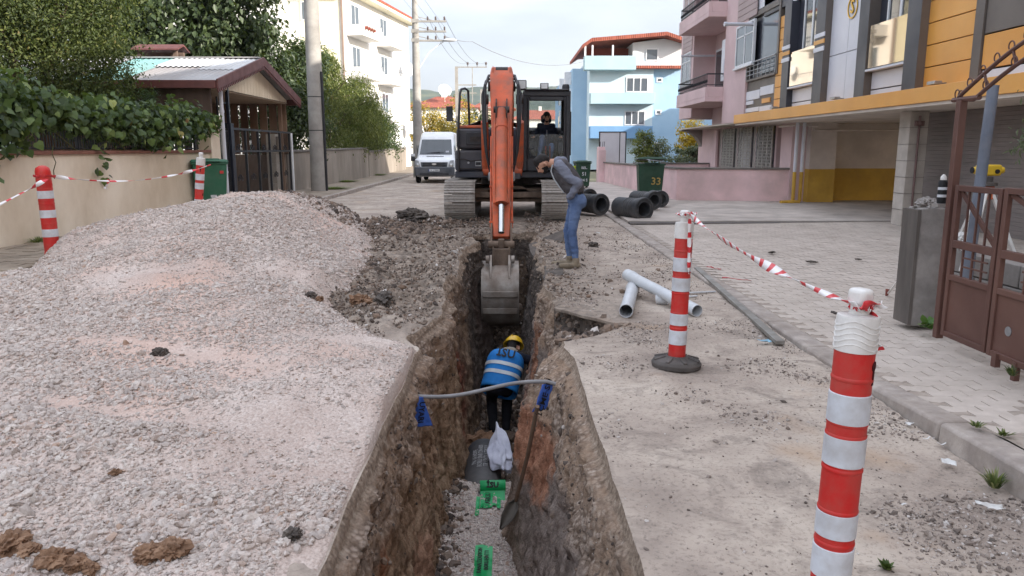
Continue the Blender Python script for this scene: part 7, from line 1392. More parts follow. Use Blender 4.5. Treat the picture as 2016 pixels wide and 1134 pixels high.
hc = (0.0, 0.05, 0.80); hf, hu = (0.05, -0.98, -0.14), (0, -0.1, 1); head(caps, hc, hf, hu, 0, 1); body("body", caps, [M_SKIN, M_HAIR, M_NAVY, M_JEANS, M_BOOT], op, 0.0105, 3, 0.006, 2); features(hc, hf, hu, op)
m = MB(); m.tube([(0.0, -0.06, 0.50), (0.0, -0.085, 0.36)], 0.006, 5); obj("zip", m, M_STEEL, op)
# --- the worker down in the trench: back to us, bent to the right wall
wx, wy = -0.10, 9.45; wk = thing("person", "worker in blue vest and yellow helmet bending inside the trench with his back to us", "person", (wx, wy, -2.06))
caps = []
leg((-0.07, 0.0, 0.68), (-0.11, 0.27, 0.43), (-0.08, -0.02, 0.1), (-0.10, 0.2, 0.0), 1, 4, 0.105, 0.075, 0.056); leg((0.08, 0.02, 0.68), (0.10, 0.32, 0.44), (0.085, 0.06, 0.1), (0.11, 0.28, 0.0), 1, 4, 0.105, 0.075, 0.056)
caps += [((-0.06, -0.01, 0.70), (0.07, -0.01, 0.70), 0.135, 0.135, 1), ((-0.01, -0.01, 0.74), (0.08, 0.24, 0.94), 0.15, 0.165, 2, (1, 0, 0), 1.22), ((-0.04, 0.30, 1.00), (0.26, 0.27, 0.98), 0.092, 0.092, 2), ((0.07, 0.20, 0.90), (0.10, 0.28, 0.96), 0.16, 0.15, 2, (1, 0, 0), 1.25)]
caps += [((0.12, 0.33, 1.03), (0.16, 0.42, 1.07), 0.07, 0.064, 3), ((0.08, 0.30, 1.05), (0.17, 0.30, 1.05), 0.072, 0.072, 3), ((0.27, 0.28, 0.98), (0.43, 0.32, 0.94), 0.074, 0.062, 2), ((0.43, 0.32, 0.94), (0.42, 0.54, 0.76), 0.058, 0.043, 2), ((-0.08, 0.32, 0.98), (-0.10, 0.52, 0.80), 0.068, 0.056, 2), ((-0.10, 0.52, 0.80), (0.04, 0.64, 0.66), 0.052, 0.04, 2)]
hand(caps, (0.42, 0.55, 0.76), (-0.05, 0.7, -0.6), (-1, 0, 0), 0, 0.8); hand(caps, (0.04, 0.65, 0.66), (0.6, 0.5, -0.4), (0, -0.3, -1), 0, 0.8)
hc = (0.18, 0.46, 1.06); hf, hu = (0.3, 0.6, -0.75), (0.1, 0.65, 0.7); head(caps, hc, hf, hu, 0, 5, beard=False)
body("body", caps, [M_SKIN, M_DARKT, M_NAVY, pm("grey_hood_cloth", S(150, 142, 130), S(128, 121, 111), 6, 0.9), M_BOOT, M_HAIR], wk, 0.0115, 3, 0.007, 3); features(hc, hf, hu, wk)
m = MB(); u = Vector(hu); f = Vector(hf); u = (u - f.normalized() * u.dot(f.normalized())).normalized(); cc_ = Vector(hc) + u * 0.055
m.lathe([(0.128, 0.0), (0.124, 0.03), (0.112, 0.075), (0.085, 0.112), (0.045, 0.133), (0.0, 0.138)], cc_, u, 24); m.lathe([(0.126, 0.0), (0.142, -0.004), (0.142, 0.004), (0.126, 0.01)], cc_, u, 24); m.tube([cc_ + u * 0.138 - f.normalized() * 0.11 + u * -0.045, cc_ + u * 0.143, cc_ + u * 0.098 + f.normalized() * 0.11], 0.012, 6); obj("helmet", m, M_YELH, wk, sm=60)
# vest: a loose shell round the torso, bands and print on its back
ax0, ax1 = Vector((-0.012, -0.05, 0.62)), Vector((0.11, 0.31, 1.04)); axd = (ax1 - ax0).normalized(); vr = Vector((1, 0, 0)); vr = (vr - axd * vr.dot(axd)).normalized(); vb = axd.cross(vr)
if vb.y > 0: vb = -vb
def vring(t, g=0.0):
    c = ax0.lerp(ax1, t); a_ = float(np.interp(t, [0, 0.3, 0.75, 0.92, 1.0], [0.236, 0.236, 0.242, 0.215, 0.15])) + g; b2 = float(np.interp(t, [0, 0.4, 0.75, 0.92, 1.0], [0.205, 0.208, 0.205, 0.17, 0.11])) + g
    out = []
    for j in range(28):
        an = 2 * math.pi * j / 28; w = 0.006 * math.sin(an * 5 + t * 9) * (1 - t); ca, sa = math.cos(an), math.sin(an); k = (abs(ca) ** 2.6 + abs(sa) ** 2.6) ** (-1 / 2.6); out.append(c + vr * (ca * k * (a_ + w)) + vb * (sa * k * (b2 + w)))
    return out
def vshell(ts, g): m = MB(); rs = [vring(t, g) for t in ts]; m.add([p for r in rs for p in r], [(i * 28 + j, i * 28 + (j + 1) % 28, (i + 1) * 28 + (j + 1) % 28, (i + 1) * 28 + j) for i in range(len(rs) - 1) for j in range(28)]); return m
vest = obj("vest", vshell([k / 16 for k in range(17)], 0.0), M_BLUEV, wk, sm=80); sl = vest.modifiers.new("cloth", 'SOLIDIFY'); sl.thickness = 0.006
for t in (0.30, 0.52): obj("reflective_band", vshell([t, t + 0.045, t + 0.09], 0.014), M_REFL, vest, sm=80)
tc = ax0.lerp(ax1, 0.80) + vb * 0.228; lettering("İSU", 0.155, M_INK, vest, frame_M(tc, vr, vb), "lettering", 0.002, 0.004)
# ================================================================ BOLLARDS, TAPES, BINS, PIPES, SMALL THINGS
M_RED = pm("red_plastic", S(206, 38, 34), S(190, 34, 31), 2, 0.5, dirt=S(168, 92, 80), dscale=9, damt=0.5); M_WBAND = pm("white_reflective_sheet", S(214, 218, 224), S(202, 205, 210), 2, 0.45, dirt=S(160, 152, 146), dscale=9, damt=0.5); M_WCAP = pm("white_cap_plastic", S(232, 230, 226), S(222, 219, 214), 2, 0.45, dirt=S(160, 150, 140), dscale=5, damt=0.5); M_BASE = pm("black_rubber_base", S(96, 90, 86), S(70, 66, 63), 5, 0.85, bump=0.3); M_HOLE = pm("dark_slot", S(70, 16, 16), None, 3, 0.9)
def bollard(label, top, base, r=0.065, H=1.2, capped=True, foot=False, scuff=False):
    """striped delineator post leaning from base to top"""
    t = thing("bollard", label, "bollard", base, 0, "striped delineator posts round the trench"); d = (Vector(top) - Vector(base)).normalized(); t.rotation_euler = d.to_track_quat('Z', 'Y').to_euler()
    m = MB(); m.lathe([(r * 0.98, 0), (r, 0.05), (r, 0.985)], n=36); m.lathe([(r * 1.04, 0.0), (r * 1.04, 0.03), (r, 0.035)], n=36)
    if not capped: m.lathe([(r, 0.98), (r * 0.99, 1.06), (r * 1.0, 1.12), (r * 0.86, 1.17), (r * 0.4, 1.2), (0, 1.205)], n=36); m.lathe([(r * 1.03, 0.93), (r * 1.03, 0.96)], n=36)
    for z in (0.30, 0.42, 0.57, 0.69, 0.735, 0.89): m.lathe([(r, z - 0.008), (r + 0.0025, z - 0.004), (r + 0.0025, z + 0.004), (r, z + 0.008)], n=36)
    post = obj("post", m, M_RED, t, sm=50)
    bands = ((0.175, 0.285), (0.325, 0.415), (0.585, 0.69), (0.735, 0.84)) if capped else ((0.24, 0.345), (0.50, 0.605), (0.76, 0.865))
    for a, b in bands: m = MB(); m.lathe([(r, a), (r + 0.0035, a + 0.003), (r + 0.0035, b - 0.003), (r, b)], n=36); obj("white_band", m, M_WBAND, t, sm=30)
    if capped:
        m = MB(); z = 1.0; m.lathe([(r * 1.05, 0.985), (r * 1.06, 0.99), (r * 1.06, 1.095), (r * 1.02, 1.105), (r * 0.5, 1.11), (r * 0.46, 1.14), (0.0, 1.14)], n=36); cap = obj("cap", m, M_WCAP, t, sm=40)
        for k in range(5):                                            # moulded wave lines on the cap
            q = MB(); pts = []
            for j in range(19): a = 2 * math.pi * j / 18; pts.append((r * 1.06 * math.cos(a), r * 1.06 * math.sin(a), 1.005 + k * 0.019 + 0.012 * math.cos(3 * a))); 
            q.tube(pts, 0.0028, 5, False); obj("moulded_line", q, M_WCAP, cap)
        m = MB(); m.box((0, 0, 1.165), (r * 1.08, r * 0.9, 0.062)); obj("lug", m, M_WCAP, t, 0.016, seg=3)
        for a, z in ((-1.75, 0.50), (-0.55, 0.50)):
            m = MB(); M_ = Matrix.Rotation(a, 4, 'Z'); m.box((0, 0, 0), (0.004, 0.019, 0.042)); m.v = [tuple(M_ @ (Vector(v) + Vector((r + 0.0005, 0, z)))) for v in m.v]; obj("slot", m, M_HOLE, t)
        m = MB(); M_ = Matrix.Rotation(-2.75, 4, 'Z'); m.lathe([(0, 0), (0.018, 0), (0.018, 0.003), (0, 0.003)], (r - 0.001, 0, 0.94), (1, 0, 0), 14); m.box((r, 0, 0.905), (0.004, 0.016, 0.06)); m.v = [tuple(M_ @ Vector(v)) for v in m.v]; obj("slot", m, M_HOLE, t)
    if scuff:
        for a, z, w, h in ((-1.72, 0.37, 0.010, 0.012), (-1.78, 0.255, 0.012, 0.045), (-1.82, 0.205, 0.010, 0.035)):
            m = MB(); M_ = Matrix.Rotation(a, 4, 'Z'); ring = [(0.0012 + r + 0.0028, w * math.cos(b_) * random.uniform(.6, 1.1), z + h * math.sin(b_)) for b_ in [k * 0.785 for k in range(8)]]; m.prism([M_ @ Vector(p) for p in ring], M_ @ Vector((0.0006, 0, 0))); obj("torn_patch", m, M_RED, t)
    if foot:
        m = MB(); m.lathe([(0.185, 0.0), (0.19, 0.03), (0.175, 0.055), (0.10, 0.078), (r * 1.05, 0.085)], n=32); f = obj("foot", m, M_BASE, t, 0.004)
        for k in range(8): q = MB(); a = k * math.pi / 4; M_ = Matrix.Rotation(a, 4, 'Z'); q.box((0, 0, 0), (0.09, 0.032, 0.018), (0, 0.25, 0)); q.v = [tuple(M_ @ (Vector(v) + Vector((0.135, 0, 0.068)))) for v in q.v]; obj("foot_rib", q, M_BASE, f, 0.006)
    return t
NB = bollard("tall near red and white bollard in the right foreground with torn white bands", YP(1694, 590, 2.47), (1.138, 2.45, 0.0), capped=True, scuff=True)
g = GP(1331, 722, 0.0); MBL = bollard("red and white bollard on a black rubber foot beside the white pipes", YP(1350, 405, g.y + 0.05), (g.x, g.y, 0.005), foot=True)
LB = bollard("red topped bollard without a cap leaning against the gravel on the far left", YP(80, 305, 10.4), YP(104, 500, 10.4), 0.095, 1.2, False)
SB = bollard("small white capped bollard half buried behind the gravel heap before the green bin", YP(396, 300, 12.9), YP(389, 440, 12.9), 0.068, 1.2)
def m_tape():
    t = NT("barrier_tape_print"); u = t.new("ShaderNodeAttribute"); u.attribute_name = "along"; k = t.math('FRACT', t.math('MULTIPLY', u.outputs['Fac'], 1.0)); c = t.ramp(k, [(0.0, S(206, 52, 58)), (0.36, S(206, 52, 58)), (0.38, S(232, 228, 226)), (1.0, S(232, 228, 226))])
    return t.done(c, 0.4, 0, 0.5)
M_TAPE = m_tape()
def tape(label, a, b, sag, w=0.05, twist=9.0, period=0.16, tail=None, parent=None, squeeze=0.35):
    a, b = Vector(a), Vector(b); n = 240; L = (b - a).length; co, al = [], []
    for i in range(n + 1):
        t = i / n; p = a.lerp(b, t) - Vector((0, 0, sag * 4 * t * (1 - t))); d = (b - a).normalized(); s = d.cross(Vector((0, 0, 1))).normalized(); u = s.cross(d); an = twist * t * L + 1.2 * math.sin(7 * t)
        ww = w * (squeeze + (1 - squeeze) * abs(math.sin(3.1 * t * L + 1)) ** 2) / 2; e = s * math.cos(an) * ww + u * math.sin(an) * ww
        co += [p - e, p + u.cross(e) * 0.35, p + e]; al += [t * L / period] * 3
    q = [(3 * i + j, 3 * i + j + 1, 3 * i + j + 4, 3 * i + j + 3) for i in range(n) for j in (0, 1)]; me = npmesh("barrier_tape", np.array([tuple(c) for c in co]), np.array(q), M_TAPE); at = me.attributes.new("along", 'FLOAT', 'POINT'); at.data.foreach_set('value', np.array(al, np.float32))
    o = link("barrier_tape" if label else "tape_end", me, parent); sl = o.modifiers.new("film", 'SOLIDIFY'); sl.thickness = 0.002
    if label: tag(o, label, "tape", "red and white barrier tapes")
    return o
ta, tb = YP(1352, 418, g.y - 0.02), YP(1690, 606, 2.41)
T1 = tape("barrier tape sagging from the middle bollard to the near right bollard", ta, tb, 0.045, 0.045, 3.0, 0.155)
for q, l in ((Vector(YP(1352, 421, g.y)), 0.075), (Vector(YP(1697, 604, 2.47)), 0.036)):
    m_ = [(q + Vector((math.cos(k * 0.7) * l * 0.95, math.sin(k * 0.7) * l * 0.95, 0.004 * math.sin(k)))) for k in range(10)]
    for k in range(9): tape(None, m_[k], m_[k + 1], 0, 0.02, 0, 0.05, parent=T1, squeeze=1.0)
tape(None, YP(1358, 430, g.y - 0.075), YP(1356, 540, g.y - 0.072), -0.01, 0.03, 5, 0.11, parent=T1, squeeze=0.6); tape(None, YP(1718, 612, 2.45), YP(1732, 690, 2.44), 0, 0.03, 7, 0.12, parent=T1, squeeze=0.6); tape(None, tb, tb + Vector((0.10, 0.03, 0.0)), -0.01, 0.03, 20, 0.2, parent=T1, squeeze=0.6)
T2 = tape("barrier tape hanging from the red topped bollard to the small bollard by the bin", YP(93, 345, 10.3), YP(415, 324, 12.8), 0.16, 0.055, 5.0, 0.3)
tape(None, YP(214, 352, 11.2), YP(208, 372, 11.2), 0, 0.05, 9, 0.2, parent=T2, squeeze=0.7)
tape("barrier tape running off to the left from the red topped bollard", YP(93, 352, 10.29), YP(-160, 470, 8.2), 0.04, 0.06, 4.0, 0.24)
for dz in (0, 0.012): q = Vector(YP(84, 347, 10.4)); m_ = [(q + Vector((math.cos(k * 0.7) * 0.10, math.sin(k * 0.7) * 0.10, dz))) for k in range(10)]; [tape(None, m_[k], m_[k + 1], 0, 0.03, 0, 0.2, parent=T2, squeeze=1.0) for k in range(9)]
# ---- wheeled bins
M_GBIN = pm("green_bin_plastic", S(46, 104, 78), S(38, 92, 68), 2, 0.55, dirt=S(84, 110, 90), dscale=2.5, damt=0.4); M_GBIN2 = pm("dark_green_bin_plastic", S(36, 72, 52), S(28, 60, 43), 2, 0.55, dirt=S(70, 90, 74), dscale=2.5, damt=0.35)
def wbin(label, loc, rz, mat, w=0.58, d=0.72, h=1.0, open_lid=0.0):
    t = thing("wheeled_bin", label, "bin", loc, rz, "green wheeled bins")
    m = MB(); m.box((0, 0, h * 0.5 + 0.06), (w * 0.82, d * 0.78, h - 0.1), None, None, (1.2, 1.24)); b = obj("body", m, mat, t, 0.035, seg=3)
    m = MB(); m.bx(-w / 2 - 0.015, w / 2 + 0.015, -d / 2 - 0.015, d / 2 + 0.015, h - 0.03, h + 0.02); obj("rim", m, mat, t, 0.012)
    m = MB(); m.box((0, 0, h + 0.055 + open_lid * 0.3), (w + 0.07, d + 0.08, 0.055), (R(-8 * open_lid), 0, 0), None, (0.9, 0.9)); m.box((0, 0.0, h + 0.09 + open_lid * 0.3), (w * 0.6, d * 0.6, 0.03), (R(-8 * open_lid), 0, 0)); m.bx(-w * 0.3, w * 0.3, -d / 2 - 0.09, -d / 2 - 0.02, h + 0.03, h + 0.055); obj("lid", m, mat, t, 0.015)
    m = MB(); m.cyl((-w * 0.38, d / 2 + 0.06, h - 0.02), (w * 0.38, d / 2 + 0.06, h - 0.02), 0.016); [m.cyl((x, d / 2 - 0.02, h - 0.02), (x, d / 2 + 0.06, h - 0.02), 0.014) for x in (-w * 0.35, 0, w * 0.35)]; obj("handle", m, mat, t)
    for s in (-1, 1): m = MB(); m.lathe([(0.03, -0.03), (0.095, -0.03), (0.1, -0.02), (0.1, 0.02), (0.095, 0.03), (0.03, 0.03)], (s * w * 0.42, d * 0.4, 0.1), (1, 0, 0), 20); obj("wheel", m, M_TYRE, t)
    return t
bp_ = YP(418, 360, 19.2); B1 = wbin("bright green wheeled bin with a small red sticker before the carport gate", (bp_.x - 0.08, 19.25, 0.13), R(24), M_GBIN, 0.82, 0.92, 1.18)
m = MB(); m.bx(0.22, 0.31, -0.452, -0.445, 0.92, 0.99); o = obj("red_sticker", m, M_RED, B1); m = MB(); m.bx(-0.02, 0.12, -0.40, -0.392, 0.34, 0.40); obj("white_sticker", m, M_WBAND, B1)
bq = YP(1279, 380, 22.9); B2 = wbin("dark green wheeled bin numbered 33 against the pink garden wall", (bq.x, 22.95, 0.08), R(-4), M_GBIN2, 0.78, 0.8, 1.12, 0.35)
lettering("33", 0.30, pm("yellow_paint_number", S(176, 150, 84), None, 8, 0.7), B2, frame_M((0.14, -0.398, 0.62), (1, 0, -0.03), (0, -1, -0.06)), "painted_number", 0.003, 0.004)
m = MB(); m.box((0.05, -0.2, 1.25), (0.5, 0.4, 0.02), (0.1, 0.12, 0.3)); obj("cardboard", m, M_WHITEP, B2)
br = YP(1146, 340, 31.5); B3 = wbin("far dark green wheeled bin with white lettering beside the excavator", (br.x, 31.5, 0.03), R(6), M_GBIN2, 0.6, 0.7, 1.05)
for k, (tx, sz) in enumerate((("BEL.", 0.14), ("51", 0.2), ("34 S", 0.16))): lettering(tx, sz, M_WBAND, B3, frame_M((0.02, -0.345 - 0.02 * (2 - k) * 0 - (0.9 - 0.24 * k) * 0.0, 0.86 - k * 0.25), (1, 0, 0), (0, -1, -0.06)), "lettering", 0.012, 0.003)
# hi-vis sack / yellow glow strip next to the far bin
t = thing("hi_vis_jacket", "crumpled fluorescent yellow jacket hanging by the far green bin", "jacket", (br.x - 0.48, 31.2, 0.55)); X, Z = np.meshgrid(np.linspace(-0.2, 0.2, 14), np.linspace(-0.4, 0.42, 22), indexing='ij'); me = gridmesh("cloth", X, 0.08 * fbm(X * 6, Z * 6, s=333) + 0 * X, Z, pm("fluorescent_yellow", S(206, 226, 60), S(150, 170, 50), 9, 0.8)); o = link("cloth", me, t); sl = o.modifiers.new("thick", 'SOLIDIFY'); sl.thickness = 0.02
m = MB(); m.cyl((0, 0.06, -0.55), (0, 0.06, 0.5), 0.015); obj("peg_rod", m, M_STEEL, t)
# ---- black corrugated pipes with sockets
M_PIPE = pm("black_pipe", S(62, 64, 68), S(48, 50, 54), 3, 0.6, dirt=S(120, 114, 108), dscale=2, damt=0.35, bump=0.1)
def bell_pipe(label, mouth, direction, R0=0.2, L=1.3, name="drain_pipe"):
    d = Vector(direction).normalized(); t = thing(name, label, "pipe", mouth, 0, "black drain pipes lying by the kerb"); t.rotation_euler = d.to_track_quat('Z', 'Y').to_euler(); r = R0
    m = MB(); m.lathe([(r * 0.72, 0.0), (r * 0.78, 0.0), (r * 0.80, 0.02), (r * 0.98, 0.02), (r * 0.98, -0.0), (r * 1.12, 0.0), (r * 1.16, 0.03), (r * 1.16, 0.10), (r * 1.06, 0.2), (r * 1.0, 0.24), (r, L * 0.55), (r * 1.05, L * 0.56), (r * 1.05, L * 0.6), (r, L * 0.61), (r, L), (r * 0.8, L), (r * 0.74, L * 0.9), (r * 0.72, 0.0)], n=36); obj("socket_pipe", m, M_PIPE, t, sm=35)
    for k in range(3): m = MB(); z = 0.3 + k * 0.09; m.lathe([(r, z), (r * 1.03, z + 0.012), (r * 1.03, z + 0.03), (r, z + 0.042)], n=32); obj("rib", m, M_PIPE, t)
    return t
def pmouth(u, v, y): p = YP(u, v, y); return p
bell_pipe("large black pipe, mouth nearest to us, lying on the kerb edge before bin 33", (GP(1268, 437).x, GP(1268, 437).y, 0.285), (-0.45, 0.9, 0.0), 0.235, 1.0)
bell_pipe("second black pipe lying behind the nearest one and touching bin 33", (YP(1289, 389, 19.6).x, 19.6, 0.34), (-0.4, 0.9, 0.0), 0.21, 0.9)
bell_pipe("short black pipe showing its mouth just right of the second pipe by bin 33", (YP(1300, 385, 20.6).x + 0.02, 20.6, 0.31), (-0.05, 1, 0.0), 0.2, 0.9)
bell_pipe("black pipe with open mouth lying behind the man's jeans", (YP(1184, 399, 18.9).x, 18.9, 0.29), (-0.5, 0.86, 0.0), 0.235, 1.6)
bell_pipe("farther black pipe behind the man showing only the top of its mouth", (YP(1162, 376, 21.6).x, 21.6, 0.30), (-0.3, 0.95, 0.0), 0.21, 1.4)
bell_pipe("farthest black pipe half hidden by the man's back and the track", (YP(1150, 366, 23.2).x - 0.1, 23.2, 0.28), (-0.2, 0.98, 0.0), 0.2, 1.2)
# ---- pale PVC pipes, ring and offcut
M_PVC = pm("grey_white_pvc", S(204, 206, 208), S(190, 193, 196), 2, 0.4, dirt=S(160, 154, 148), dscale=3, damt=0.3)
def pvc(label, a, b, r=0.055, wall=0.005, collar=True):
    a, b = Vector(a), Vector(b); d = (b - a).normalized(); L = (b - a).length; t = thing("pvc_pipe", label, "pipe", a, 0, "pale PVC pipes on the road"); t.rotation_euler = d.to_track_quat('Z', 'Y').to_euler(); m = MB()
    pr = [(r - wall, 0), (r, 0), (r, L * 0.86 if collar else L)] + ([(r * 1.1, L * 0.88), (r * 1.12, L)] if collar else []) + [(r * 1.12 - wall if collar else r - wall, L), (r - wall, L * 0.85), (r - wall, 0)]
    m.lathe(pr, n=28); obj("tube", m, M_PVC, t, sm=35)
    if collar: m = MB(); m.lathe([(r * 1.12, L * 0.9), (r * 1.17, L * 0.91), (r * 1.17, L * 0.935), (r * 1.12, L * 0.945)], n=28); obj("socket_ring", m, M_PVC, t)
    return t
e1 = GP(1372, 624); a1 = Vector((e1.x, e1.y, 0.062)); pvc("long pale PVC pipe lying across the short one with its end behind the middle bollard", a1, (GP(1240, 575).x - 0.03, GP(1240, 575).y + 0.03, 0.20), 0.062)
e2 = GP(1232, 627); a2 = Vector((e2.x, e2.y, 0.075)); pvc("short pale PVC pipe with its dark mouth towards us under the long one", a2, (GP(1246, 577).x, GP(1246, 577).y, 0.075), 0.068, collar=True)
rg_ = thing("pipe_socket", "loose pale pipe socket lying behind the long PVC pipe", "pipe fitting", (GP(1292, 598).x, GP(1292, 598).y, 0.05)); rg_.rotation_euler = (R(84), 0, R(70)); m = MB(); m.lathe([(0.05, 0), (0.058, 0), (0.058, 0.05), (0.066, 0.055), (0.066, 0.12), (0.058, 0.12), (0.05, 0)], n=24); obj("ring", m, M_PVC, rg_)
for (u0, v0, u1, v1, l) in ((1352, 580, 1408, 577, "thin white offcut lying right of the middle bollard"), (1350, 588, 1372, 586, "second thin white offcut close behind the middle bollard")): m = MB(); m.beam(GP(u0, v0) + Vector((0, 0, 0.02)), GP(u1, v1) + Vector((0, 0, 0.02)), 0.03, 0.012); o = obj("plastic_offcut", m, M_PVC, bevel=0.002); tag(o, l, "offcut")
# ---- metal straight edge
s0, s1 = GP(1372, 534), GP(1536, 681); m = MB(); m.beam(s0 + Vector((0, 0, 0.04)), s1 + Vector((0, 0, 0.028)), 0.075, 0.035); o = obj("metal_bar", m, pm("dusty_aluminium", S(156, 154, 148), S(128, 124, 118), 5, 0.55, metal=0.4, dirt=S(120, 110, 100), dscale=4, damt=0.5), bevel=0.004); tag(o, "long dusty aluminium bar lying on the kerb line right of the middle bollard", "bar")
# ---- conduit across the trench and the blue marker tapes
M_BTAPE = pm("blue_marker_tape", S(64, 104, 190), S(50, 86, 170), 4, 0.5, bump=0.2)
pa, pb = YP(806, 779, 5.32), YP(1078, 756, 5.45); pts = []
for k in range(15): t = k / 14; p = pa.lerp(pb, t); p.z += -0.03 * math.sin(t * math.pi * 2 * 0.9) ; pts.append(p)
ext0, ext1 = pa + Vector((-0.15, -0.02, 0.0)), pb + Vector((0.06, 0.0, 0.0)); m = MB(); m.tube([ext0] + pts + [ext1], 0.0145, 12); o = obj("water_pipe", m, pm("grey_polypipe", S(140, 138, 138), S(116, 114, 115), 3, 0.5)); tag(o, "thin grey pipe crossing the trench in the foreground, bare between its blue tapes", "pipe"); m = MB(); m.tube([pa, pa + (pb - pa) * 0.03], 0.019, 12); obj("joint", m, M_PIPE, o)
def hang(label, pts, txt, size, thick=0.0015, mat=M_BTAPE, cat="tape", wave=0.012, seed=0, n=24, face=None, tofs=(0.5, 0.5), txt_rot=0):
    """limp strip over four corners (a b / d c)"""
    a, b, c, d = [Vector(p) for p in pts]; s, t = np.meshgrid(np.linspace(0, 1, 12), np.linspace(0, 1, n), indexing='ij'); f = lambda k: (np.array(a)[k] * (1 - s) + np.array(b)[k] * s) * (1 - t) + (np.array(d)[k] * (1 - s) + np.array(c)[k] * s) * t
    nn = (b - a).cross(d - a).normalized(); w = wave * fbm(s * 2.5, t * 4, s=500 + seed, o=2); o = link("marker_tape", gridmesh("marker_tape", f(0) + nn.x * w, f(1) + nn.y * w, f(2) + nn.z * w, mat)); sl = o.modifiers.new("film", 'SOLIDIFY'); sl.thickness = thick; tag(o, label, cat)
    if txt:
        if nn.dot(Vector((0, -1, 0.4))) < 0: nn = -nn
        cpt = a.lerp(b, tofs[0]).lerp(d.lerp(c, tofs[0]), tofs[1]) + nn * (wave * 0.7 + 0.004); xd = (d - a) if txt_rot == 0 else (a - d) if txt_rot == 2 else (b - a); lettering(txt, size, M_INK, o, frame_M(cpt, xd, nn), "lettering", 0.001, 0.001)
    return o
hang("blue marker tape with black letters hanging over the right trench edge", [YP(1066, 757, 5.42), YP(1090, 752, 5.50), YP(1076, 806, 5.46), YP(1049, 812, 5.36)], "İÇME SU", 0.075, seed=1, txt_rot=2)
hang("blue marker tape hanging from the grey pipe on the left trench side", [YP(818, 781, 5.26), YP(832, 781, 5.28), YP(852, 838, 5.36), YP(812, 842, 5.28)], "UYARI", 0.06, seed=2, txt_rot=0)
# ---- shovel leaning in the trench
sh0, sh1, sh2 = YP(1058, 800, 5.35), YP(1016, 985, 5.9), YP(985, 1042, 5.75); shov = thing("shovel", "long handled shovel leaning on the right trench wall, blade in the gravel", "shovel", sh1)
sv = Vector(sh1); m = MB(); m.tube([sh0 - sv, (sh0 - sv) * 0.5 + Vector((0.012, 0, 0.0)), Vector((0, 0, 0))], 0.017, 8); obj("handle", m, pm("weathered_wood", S(130, 108, 90), S(100, 82, 68), 6, 0.9, stretch=(1, 1, 0.3)), shov)
dv = (sh2 - sh1); side = dv.cross(Vector((0, -1, 0.3))).normalized(); nv = side.cross(dv).normalized(); X, T = np.meshgrid(np.linspace(-1, 1, 9), np.linspace(-0.15, 1, 14), indexing='ij'); wv = np.interp(T, [-0.15, 0.05, 0.2, 0.6, 1.0], [0.016, 0.018, 0.05, 0.052, 0.008]); bow = 0.02 * (X ** 2)
P_ = lambda k: dv[k] * T + side[k] * X * wv + nv[k] * bow; o = link("blade", gridmesh("blade", P_(0), P_(1), P_(2), pm("dull_blade_steel", S(96, 90, 82), S(74, 68, 62), 5, 0.6, metal=0.4)), shov); sl = o.modifiers.new("t", 'SOLIDIFY'); sl.thickness = 0.004
# ---- the laid pipe, sack, tape roll and green tape
lpz = -1.86; lp_ = thing("laid_pipe", "black printed drain pipe laid on the trench bottom, coming out of the gravel", "pipe", (-0.27, 6.9, lpz)); m = MB(); m.lathe([(0.205, 0), (0.205, 1.45), (0.17, 1.45), (0.16, 0.0)], (0, 0, 0), (0.0, 1, 0), 40); obj("tube", m, M_PIPE, lp_, sm=40)
M_PRINT = pm("white_print", S(150, 150, 150), None, 9, 0.6); an = 0.35
for k, (tx, ang) in enumerate((("TR 13476 ATIKSU", -0.20), ("BORU SN8 DN400", 0.12), ("PN 16 HDPE", 0.42))):
    nrm_ = Vector((-math.sin(ang), 0, math.cos(ang))); lettering(tx, 0.075, M_PRINT, lp_, frame_M(Vector((0, 0.95, 0)) + nrm_ * 0.207, (0, 1, 0), nrm_), "lettering", 0.002, 0.001)
def m_sack():
    return pm("white_sack_cloth", S(206, 208, 220), S(176, 178, 194), 4, 0.85, bump=0.3, bscale=20)
sk = thing("sack", "crumpled white woven sack lying on the laid pipe", "sack", (-0.10, 7.80, -1.62)); m = MB(); m.ball((0, 0, 0), (1, 1, 1), 30, 22); me = m.mesh("cloth", m_sack()); co = np.array([v for v in m.v]); n1 = fbm(co[:, 0] * 1.6, co[:, 1] * 1.6, co[:, 2] * 1.6, s=611, o=4, g=0.6); rr = 1 + 0.34 * n1 - 0.25 * np.abs(fbm(co[:, 0] * 2.4, co[:, 1] * 1.2, co[:, 2] * 2.4, s=615, o=2)); tp = np.clip((co[:, 1] + 0.2) / 1.2, 0, 1); co = co * rr[:, None] * np.stack([0.16 * (1 - 0.6 * tp ** 2), 0.36 + 0 * tp, 0.10 * (1 - 0.3 * tp)], -1); co[:, 2] += 0.16 * tp ** 1.5; co[:, 0] -= 0.04 * tp; co[:, 0] += 0.03; me.vertices.foreach_set('co', co.astype(np.float32).ravel()); smooth(me, 180); o = link("cloth", me, sk); sd_ = o.modifiers.new("s", 'SUBSURF'); sd_.levels = sd_.render_levels = 1
sk.rotation_euler = (R(12), R(10), R(8))
M_GTAPE = pm("green_marker_tape", S(28, 168, 96), S(22, 146, 84), 3, 0.4, bump=0.1); rp = YP(970, 938, 7.0); rl = thing("tape_roll", "rolled green marker tape with black letters on the gravel in the trench", "tape roll", (rp.x, 7.0, float(zFloor(np.array([rp.x]), np.array([7.0]))[0]) + 0.06))
